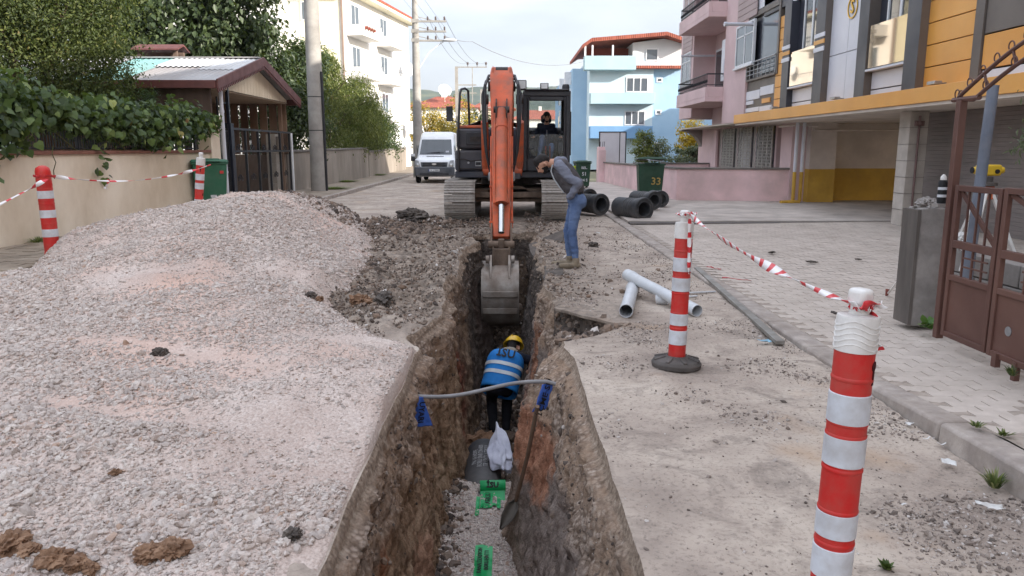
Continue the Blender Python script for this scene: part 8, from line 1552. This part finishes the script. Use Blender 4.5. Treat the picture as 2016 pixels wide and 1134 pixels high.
m = MB(); m.lathe([(0.018, -0.125), (0.055, -0.125), (0.058, -0.12), (0.058, 0.12), (0.055, 0.125), (0.018, 0.125)], (0, 0, 0), (1, 0.06, 0), 28); obj("roll", m, M_GTAPE, rl, sm=40); m = MB(); X, T = np.meshgrid(np.linspace(-0.12, 0.12, 6), np.linspace(0, 1, 10), indexing='ij'); link("loose_end", gridmesh("loose_end", X, -0.058 - 0.13 * T, -0.02 - 0.045 * T ** 0.6, M_GTAPE), rl)
lettering("İSU", 0.075, M_INK, rl, frame_M((0.0, -0.050, 0.036), (0, 0.5, -0.8) if False else (1, 0, 0), (0, -0.8, 0.6)), "lettering", 0.002, 0.003)
def flat_tape(label, u0, u1, v0, v1, txt=None, strips=1, seed=0, sz=0.06):
    t = thing("marker_tape", label, "tape", (0, 0, 0)); rg = np.random.default_rng(seed); 
    pa_, pb_ = GP((u0 + u1) / 2, v1, -1.66), GP((u0 + u1) / 2, v0, -1.66); xa, xb = GP(u0, v1, -1.66).x, GP(u1, v1, -1.66).x; t.location = (pa_.x, pa_.y, 0); inv = Matrix.Translation(-Vector(t.location)); tp = -1
    n = strips
    for k in range(n):
        f0, f1 = k / n + (0.02 if n > 1 else 0), (k + 1) / n - (0.05 if n > 1 else 0); ya = pa_.y + (0 if n == 1 else rg.uniform(0, 0.25)); yb_ = pb_.y - (0 if n == 1 else rg.uniform(0, 0.2))
        X, Y = np.meshgrid(np.linspace(xa + (xb - xa) * f0, xa + (xb - xa) * f1, 6), np.linspace(ya, yb_, 18), indexing='ij'); Zt = zFloor(X, Y) + 0.024 + 0.012 * fbm(X * 14, Y * 14, s=seed + 70); tp = max(tp, Zt.max()); o = link("strip", gridmesh("strip", X, Y, Zt, M_GTAPE), t); o.matrix_parent_inverse = inv
    if txt:
        cx_, cy_ = (xa + xb) / 2, (pa_.y + pb_.y) / 2; zc = float(zFloor(np.array([cx_]), np.array([cy_]))[0]) + 0.05
        for k, tx in enumerate(txt): o = lettering(tx, sz, M_INK, t, frame_M((cx_ + (k - (len(txt) - 1) / 2) * sz * 1.1, cy_, zc), (0, 1, 0), (0, 0, 1)), "lettering", 0.001, 0.001); o.matrix_parent_inverse = inv
    return t
flat_tape("green marker tape just before the roll, nearly buried left strip", 934, 952, 976, 1024, None, 2, 3); flat_tape("green marker tape just before the roll, right strip beside the shovel", 968, 986, 976, 1020, None, 2, 5)
flat_tape("black lettered middle of the half buried green tape", 951, 969, 972, 1006, ["ATIKSU"], 1, 6, 0.07); flat_tape("broad green marker tape with black lettering at the bottom of the picture", 931, 968, 1085, 1150, ["KANALİZASYON", "BORU HATTI"], 1, 9, 0.05)
# ---- stones, clods and slabs worth a name
def boulder(name, label, loc, r, mat, seed, cat="clod", sq=(1.2, 1.0, 0.75)):
    bm = bmesh.new(); bmesh.ops.create_icosphere(bm, subdivisions=4, radius=1); co = np.array([v.co for v in bm.verts]); k = 1 + 0.30 * fbm(co[:, 0] * 1.7, co[:, 1] * 1.7, co[:, 2] * 1.7, s=seed, o=3) + 0.24 * fbm(co[:, 0] * 4, co[:, 1] * 4, co[:, 2] * 4, s=seed + 5, o=5, g=0.72)
    co = co * k[:, None] * np.array(sq) * r
    for v, c in zip(bm.verts, co): v.co = c
    me = bpy.data.meshes.new(name); bm.to_mesh(me); bm.free(); me.materials.append(mat); smooth(me, 30); o = link(name, me, None, loc); o.rotation_euler = (0, 0, seed); return tag(o, label, cat)
M_BCLOD = pm("brown_clod", S(140, 108, 84), S(98, 72, 54), 14, 0.95, bump=0.7, bscale=40, dirt=S(170, 140, 114), dscale=9, damt=0.5); M_DCLOD = pm("dark_clay", S(88, 80, 74), S(62, 56, 52), 9, 0.95, bump=0.6, bscale=30, dirt=S(130, 120, 110), dscale=6, damt=0.4)
def onG(u, v): 
    p = GP(u, v, 0.1); 
    for _ in range(6): z = float(zGravel(np.array([p.x]), np.array([p.y]))[0]); p = GP(u, v, z)
    return p
for i, (u, v, r, l) in enumerate(((338, 1092, 0.066, "large brown clod on the gravel in the lower left, bigger of two"), (292, 1100, 0.052, "smaller brown clod touching the big one on the gravel"), (24, 1080, 0.06, "brown clod at the lower left corner of the gravel"), (60, 1092, 0.045, "paler brown clod just right of the corner clod"), (105, 1110, 0.055, "flat brown clod near the bottom edge, left part"), (150, 1118, 0.04, "small brown clod at the bottom edge between two larger ones"), (178, 1124, 0.035, "last brown clod of the row along the bottom left edge"))):
    p = onG(u, v); boulder("clod", l, p + Vector((0, 0, r * 0.35)), r * 0.88, M_BCLOD, 700 + i)
p = onG(228, 934); boulder("stone", "small orange brown stone alone on the gravel", p + Vector((0, 0, 0.012)), 0.022, M_BCLOD, 720, "stone"); p = onG(578, 1060); boulder("stone", "dark grey stone by the lower edge of the gravel", p + Vector((0, 0, 0.02)), 0.035, M_DCLOD, 721, "stone")
for i, (u, v, r, l) in enumerate(((612, 585, 0.05, "black lump on the gravel heap half way to the trench"), (630, 590, 0.035, "brown lump just right of the black one on the gravel"), (316, 698, 0.045, "small dark clod alone in the middle of the gravel"))):
    p = onG(u, v); boulder("clod", l, p + Vector((0, 0, r * 0.3)), r, M_DCLOD if i != 1 else M_BCLOD, 730 + i)
p = GP(812, 434, 0.05); boulder("clod", "large dark clay slab lying before the left track", p + Vector((0, 0, 0.1)), 0.30, M_DCLOD, 741, "clod", (1.15, 0.8, 0.5)); p = GP(1168, 487); boulder("clod", "round dark clod on the road right of the man's legs", p + Vector((0, 0, 0.03)), 0.075, M_DCLOD, 744)
p = GP(712, 603); boulder("stone", "pale brown boulder at the foot of the gravel heap", p + Vector((0, 0, 0.05)), 0.10, M_BCLOD, 742, "stone"); p = GP(757, 598); boulder("stone", "grey wedge of stone right of the pale boulder", p + Vector((0, 0, 0.05)), 0.12, M_DCLOD, 743, "stone", (1.4, 0.8, 0.6))
boulder("boulder", "brown boulder on the left side of the trench bottom by the worker's feet", (-0.38, 9.0, -1.98), 0.20, M_BCLOD, 745, "boulder"); p = YP(928, 1073, 5.95); boulder("stone", "reddish stone on the trench gravel near the bottom of the picture", (p.x, 5.95, -1.66), 0.045, pm("red_stone", S(150, 96, 84), S(124, 78, 68), 5, 0.9), 746, "stone")
for i, (u, v) in enumerate(((1598, 517), (1520, 498), (1643, 618), (1690, 512))): p = GP(u, v, 0.07); boulder("debris", ("flat black scrap on the driveway pavers", "dark scrap on the pavers just below the tape", "small dark scrap near the top of the near bollard", "faint dark speck on the driveway before the garage")[i], p + Vector((0, 0, 0.012)), 0.045 if i < 2 else 0.03, M_DCLOD, 760 + i, "debris", (1.6, 0.8, 0.3))
M_ASPH = pm("broken_asphalt", S(186, 172, 159), S(158, 145, 133), 7, 0.92, bump=0.5, bscale=40, dirt=S(92, 84, 78), dscale=4, damt=0.4)
def slab(label, pts, th=0.06, tilt=(0, 0, 0)):
    c = sum((Vector(p) for p in pts), Vector()) / len(pts); ring = []
    for a, b in zip(pts, pts[1:] + pts[:1]):
        for k in range(5): q = Vector(a).lerp(Vector(b), k / 5); ring.append(q - c + Vector((random.uniform(-.012, .012), random.uniform(-.012, .012), 0)))
    m = MB(); m.prism(ring, (0, 0, -th)); t = obj("asphalt_slab", m, M_ASPH, bevel=0.006, sm=20); t.location = c; t.rotation_euler = tilt; return tag(t, label, "asphalt slab")
slab("broken asphalt slab overhanging the left trench edge below the stick", [GP(866, 506, 0.03), GP(906, 512, 0.03), GP(916, 470, 0.03), GP(880, 462, 0.03)], 0.055, (0.02, 0.03, 0)); 
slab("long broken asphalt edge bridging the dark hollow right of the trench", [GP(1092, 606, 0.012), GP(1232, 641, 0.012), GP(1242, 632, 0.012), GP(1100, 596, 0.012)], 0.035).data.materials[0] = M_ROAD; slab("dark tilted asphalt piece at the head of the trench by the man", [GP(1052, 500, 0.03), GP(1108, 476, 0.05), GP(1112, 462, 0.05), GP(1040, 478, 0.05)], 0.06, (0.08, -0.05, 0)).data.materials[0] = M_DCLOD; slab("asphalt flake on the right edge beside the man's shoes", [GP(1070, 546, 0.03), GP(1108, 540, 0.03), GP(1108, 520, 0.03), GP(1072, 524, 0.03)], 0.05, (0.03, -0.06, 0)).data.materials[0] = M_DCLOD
# ---- litter
M_PAPER = pm("waste_paper", S(222, 220, 216), S(196, 194, 190), 8, 0.8)
def litter(label, u, v, w, h, z=0.0, rz=0.4, mat=M_PAPER, cat="litter", curl=0.012):
    p = GP(u, v, z); X, Y = np.meshgrid(np.linspace(-w / 2, w / 2, 8), np.linspace(-h / 2, h / 2, 8), indexing='ij'); o = link("paper_scrap", gridmesh("paper_scrap", X, Y, 0.008 + curl * (1 + fbm(X * 30, Y * 30, s=int(u))), mat), None, (p.x, p.y, z + 0.006)); o.rotation_euler = (0.12, 0.1, rz); sl = o.modifiers.new("t", 'SOLIDIFY'); sl.thickness = 0.0012; return tag(o, label, cat)
litter("white square paper scrap by the kerb behind the near bollard", 1789, 842, 0.04, 0.035); litter("cigarette end below the paper scrap along the kerb", 1822, 870, 0.04, 0.008, rz=0.1); litter("second cigarette end farther right along the kerb", 1852, 880, 0.05, 0.009, rz=0.1); litter("crumpled red and white wrapper on the road near the kerb corner", 1866, 917, 0.07, 0.05, rz=-0.4); litter("curved white plastic strip near the right edge", 1946, 1004, 0.12, 0.035, rz=-0.15); litter("small white stick lying left of the plastic strip", 1778, 1002, 0.035, 0.008); litter("pale blue scrap beside the end of the aluminium bar", 1504, 676, 0.12, 0.05, mat=pm("blue_scrap", S(150, 190, 210), None, 6, 0.7)); litter("white plaster flakes by the left trench edge before the excavator", 845, 562, 0.16, 0.10, rz=0.2); litter("white speck of rubbish on the road right of the man", 1178, 461, 0.10, 0.05); litter("faded red ribbon bits on the driveway", 1450, 553, 0.36, 0.03, 0.05, -0.1, pm("faded_red_ribbon", S(176, 84, 84), None, 4, 0.7)); litter("short red ribbon end left of the longer one", 1405, 531, 0.2, 0.03, 0.03, -0.6, bpy.data.materials["faded_red_ribbon"])
# ---- concrete gate post, brown gate, arch, spray can
GXr = 3.55; zb_ = 0.12
cpst = thing("gate_post", "grey concrete gate post with a crumbling cap left of the brown gate", "post", (3.74, 6.75, 0.08)); m = MB(); m.box((0, 0, 0.53), (0.24, 0.25, 1.06), None, None, (0.9, 0.9)); M_GPC = pm("rough_grey_concrete", S(166, 159, 153), S(138, 132, 127), 4, 0.92, bump=0.5, bscale=25, dirt=S(88, 84, 82), dscale=2.5, damt=0.5); obj("shaft", m, M_GPC, cpst, 0.012)
m = MB(); m.box((-0.03, 0, 0.53), (0.03, 0.26, 1.03)); m.v = [(x - 0.10, y, z) for x, y, z in m.v]; obj("form_board", m, pm("grey_board", S(112, 104, 98), S(86, 80, 75), 4, 0.9, stretch=(1, 1, 0.2)), cpst); o = boulder("mortar_lump", None, (3.74, 6.75, 1.16), 0.09, M_GPC, 802, None, (1.1, 1.0, 0.7)); o.parent = cpst; o.matrix_parent_inverse = Matrix.Translation(-Vector(cpst.location)); del_ = [k for k in ("label", "category") if k in o]; [o.__delitem__(k) for k in del_]
M_BGATE = pm("brown_painted_steel", S(98, 66, 57), S(84, 57, 50), 1.5, 0.55, dirt=S(122, 94, 82), dscale=1.3, damt=0.35)
def gate_leaf(label, y0, y1, zt, loc_x, extra=False):
    t = thing("gate_leaf", label, "gate", (loc_x, y0, 0.16), 0, "brown steel gate leaves"); L = y1 - y0; H = zt - 0.16; m = MB(); fr = 0.045
    m.bx(-0.02, 0.02, 0, fr, 0, H); m.bx(-0.02, 0.02, L - fr, L, 0, H); 
    for z in (0, 0.46, H - fr): m.bx(-0.019, 0.019, fr, L - fr, z, z + fr)
    m.bx(-0.019, 0.019, fr, L - fr, 0.72, 0.78); obj("frame", m, M_BGATE, t, 0.004); m = MB(); m.bx(-0.004, 0.004, fr, L - fr, fr, 0.46); obj("sheet_panel", m, M_BGATE, t)
    m = MB()
    for k in range(1, 4): y = fr + (L - 2 * fr) * k / 4; m.bx(-0.007, 0.007, y - 0.007, y + 0.007, 0.505, 0.72); m.bx(-0.007, 0.007, y - 0.007, y + 0.007, 0.78, H - fr)
    for z in (0.58, 0.65): m.bx(-0.006, 0.006, fr + L * 0.1, L - fr - L * 0.2, z, z + 0.012)
    obj("bar", m, M_BGATE, t)
    m = MB(); m.beam((0.012, L - fr, H - fr), (0.012, fr, 0.78), 0.035, 0.02, (1, 0, 0)); obj("brace", m, M_BGATE, t); return t
gl1 = gate_leaf("brown steel gate leaf next to the concrete post, sheet below and bars above", 5.42, 6.0, 1.37, GXr); gl2 = gate_leaf("second brown gate leaf at the right edge with a round scraped patch", 4.3, 5.40, 1.38, GXr - 0.0)
m = MB(); m.lathe([(0, 0), (0.035, 0), (0.035, -0.003), (0, -0.003)], (-0.0055, 0.9, 0.22), (1, 0, 0), 14); obj("scraped_patch", m, M_STEEL, gl2); m = MB(); m.bx(-0.04, 0.0, 0.95, 1.0, -0.06, 0.04); m.bx(-0.03, 0.01, 0.75, 0.79, -0.1, 0.03); obj("hinge", m, M_BGATE, gl2)
ar = thing("gate_arch", "brown post and scrolled ironwork arch rising above the gate", "arch", (GXr, 6.06, 0.12)); m = MB(); m.bx(-0.03, 0.03, -0.03, 0.03, 0, 1.9); obj("post", m, M_BGATE, ar, 0.004); m = MB()
def apt(t, k=0): return Vector((0.0, 0.05 - 0.25 * min(t * 4, 1) * k - 2.4 * t, 1.93 + 0.42 * math.sin(t * math.pi * 0.95))) 
top_ = [apt(i / 16) for i in range(17)]; bot_ = [Vector((0, p.y - 0.05, p.z - 0.11)) if i else Vector((0, 0.02, 1.91)) for i, p in enumerate(top_)]; m.tube(top_, 0.016, 8); m.tube(bot_, 0.016, 8); m.tube([Vector((0, 0.12, 1.91)), Vector((0, -0.22, 1.91))], 0.02, 8)
for i in range(2, 16, 2): m.tube([top_[i], bot_[i]], 0.011, 6)
obj("arch_rail", m, M_BGATE, ar); 
for i in range(0, 15):
    for P, sgn in ((top_, 1), (bot_, -1)):
        if sgn < 0 and i % 2: continue
        p = P[i]; d = (P[i + 1] - P[i]).normalized(); n = Vector((0, -d.z, d.y)) * (sgn if d.y < 0 else -sgn); n = Vector((0, d.z, -d.y)) * sgn if Vector((0, d.z, -d.y)).z * sgn > 0 else -Vector((0, d.z, -d.y)) * sgn; q = MB(); q.tube([p + d * (0.028 * math.cos(a) - 0.01) * 1.1 + n * (0.032 + 0.035 * math.sin(a)) for a in [R(x) for x in range(-80, 220, 25)]], 0.0055, 5); obj("scroll", q, M_BGATE, ar)
can = thing("spray_can", "black spray paint can with white markings standing on the concrete post", "spray can", (3.57, 6.24, 1.21)); m = MB(); m.bx(-0.05, 0.06, -0.05, 0.05, -0.03, -0.002); obj("bracket", m, M_GPC, can); m = MB(); m.lathe([(0, 0), (0.033, 0), (0.034, 0.01), (0.034, 0.17), (0.028, 0.185), (0.018, 0.19)], n=20); obj("can_body", m, M_INK, can); m = MB(); m.lathe([(0.02, 0.188), (0.024, 0.19), (0.022, 0.215), (0.008, 0.235), (0, 0.236)], n=16); obj("nozzle_cap", m, M_WCAP, can)
for z in (0.05, 0.11): m = MB(); m.lathe([(0.034, z), (0.0352, z), (0.0352, z + 0.022), (0.034, z + 0.022)], n=20); obj("label_band", m, M_WBAND, can)
# ---- low block wall, tripod level, leaning grey post behind the gate
w = thing("block_wall", "low grey block wall behind the brown gate", "wall", (4.35, 6.6, 0.1)); 
for r in range(3):
    for k in range(6): m = MB(); m.box((0, 0, 0), (0.18, 0.385, 0.19)); o = obj("block", m, M_GPC, w, 0.008); o.location = (0, -0.4 + k * -0.4 + (r % 2) * 0.2 + 1.0, 0.1 + r * 0.2)
tp = YP(1944, 350, 6.9); tri = thing("levelling_instrument", "yellow surveyor's level on a white and orange tripod behind the gate", "survey level", (tp.x, 6.9, 0.12)); Ht = 1.20
m = MB(); m.lathe([(0.0, Ht), (0.085, Ht), (0.085, Ht + 0.03), (0.045, Ht + 0.035), (0.045, Ht + 0.08), (0, Ht + 0.08)], n=18); obj("tripod_head", m, M_BASE, tri); m = MB(); m.bx(-0.05, 0.05, -0.05, 0.05, Ht - 0.12, Ht); obj("leg_clamp", m, pm("orange_plastic", S(206, 110, 74), None, 3, 0.5), tri, 0.01)
for k in range(3):
    a = R(100 + k * 120); f = Vector((math.cos(a) * 0.55, math.sin(a) * 0.55, 0)); m = MB()
    for s in (-0.025, 0.025): o2 = Vector((-math.sin(a), math.cos(a), 0)) * s; m.beam(Vector((0, 0, Ht - 0.05)) + o2 + f * 0.08, Vector((0, 0, 0.45)) + f * 0.62 + o2, 0.02, 0.025)
    m.beam(Vector((0, 0, 0.55)) + f * 0.55, f, 0.03, 0.03); obj("leg", m, M_WCAP, tri)
m = MB(); m.box((0, 0, Ht + 0.14), (0.19, 0.10, 0.10)); m.cyl((-0.14, 0, Ht + 0.14), (0.14, 0, Ht + 0.14), 0.032, n=14); lv = obj("level_body", m, pm("survey_yellow", S(214, 178, 50), S(196, 160, 44), 3, 0.4), tri, 0.015); m = MB(); m.cyl((-0.15, 0, Ht + 0.14), (-0.141, 0, Ht + 0.14), 0.028); m.cyl((0.05, -0.06, Ht + 0.13), (0.05, -0.05, Ht + 0.13), 0.02); obj("eyepiece", m, M_INK, lv)
pb0, pt0 = YP(1928, 372, 6.25), YP(1956, 168, 6.25); dd = (pb0 - pt0).normalized(); base_ = pb0 + dd * ((pb0.z - 0.12) / -dd.z); m = MB(); m.cyl(base_, pt0, 0.042, n=18); o = obj("grey_post", m, pm("painted_grey_post", S(116, 124, 138), S(98, 106, 120), 3, 0.6, dirt=S(140, 140, 144), dscale=4, damt=0.4), sm=60); tag(o, "blue grey steel post leaning behind the gate arch", "post")
# scraper leaning at the post, white bag behind the gate
a_, b2_ = YP(1803, 508, 6.75), GP(1748, 578, 0.07); m = MB(); m.tube([a_, b2_], 0.010, 8); scr = obj("scraper", m, M_WCAP); tag(scr, "long pale rod with a rusty triangular scraper leaning on the concrete post", "scraper"); dd = (b2_ - a_).normalized(); m = MB(); sdv = Vector((0.8, -0.2, 0.3)); m.prism([b2_ - dd * 0.02 + Vector((0.035, 0, 0.04)), b2_ - dd * 0.02 + Vector((-0.03, 0, 0.05)), b2_ + Vector((-0.035, -0.02, -0.06))], (0, 0.006, 0)); obj("scraper_blade", m, pm("rusty_blade", S(150, 86, 76), S(120, 66, 58), 6, 0.8), scr)
bg = YP(1898, 470, 7.0); boulder("plastic_bag", "white plastic bag lying behind the gate bars", (bg.x, 7.0, bg.z - 0.02), 0.075, M_PAPER, 812, "bag", (1.2, 0.8, 0.9))
# ================================================================ HAZE
hz = MB(); hz.bx(-2500, 2500, -700, 4200, -4.0, 330); hzo = obj("haze", hz, [], sm=0); hm = bpy.data.materials.new("haze_air"); hm.use_nodes = True; hm.node_tree.nodes.clear()
_o = hm.node_tree.nodes.new("ShaderNodeOutputMaterial"); _v = hm.node_tree.nodes.new("ShaderNodeVolumePrincipled"); _v.inputs['Color'].default_value = (0.80, 0.86, 0.94, 1); _v.inputs['Density'].default_value = 0.00015; _v.inputs['Anisotropy'].default_value = 0.2
hm.node_tree.links.new(_v.outputs[0], _o.inputs['Volume']); hzo.data.materials.clear(); hzo.data.materials.append(hm); hzo['kind'] = 'stuff'; hzo['label'] = 'thin pale haze in the air over the street and hills'
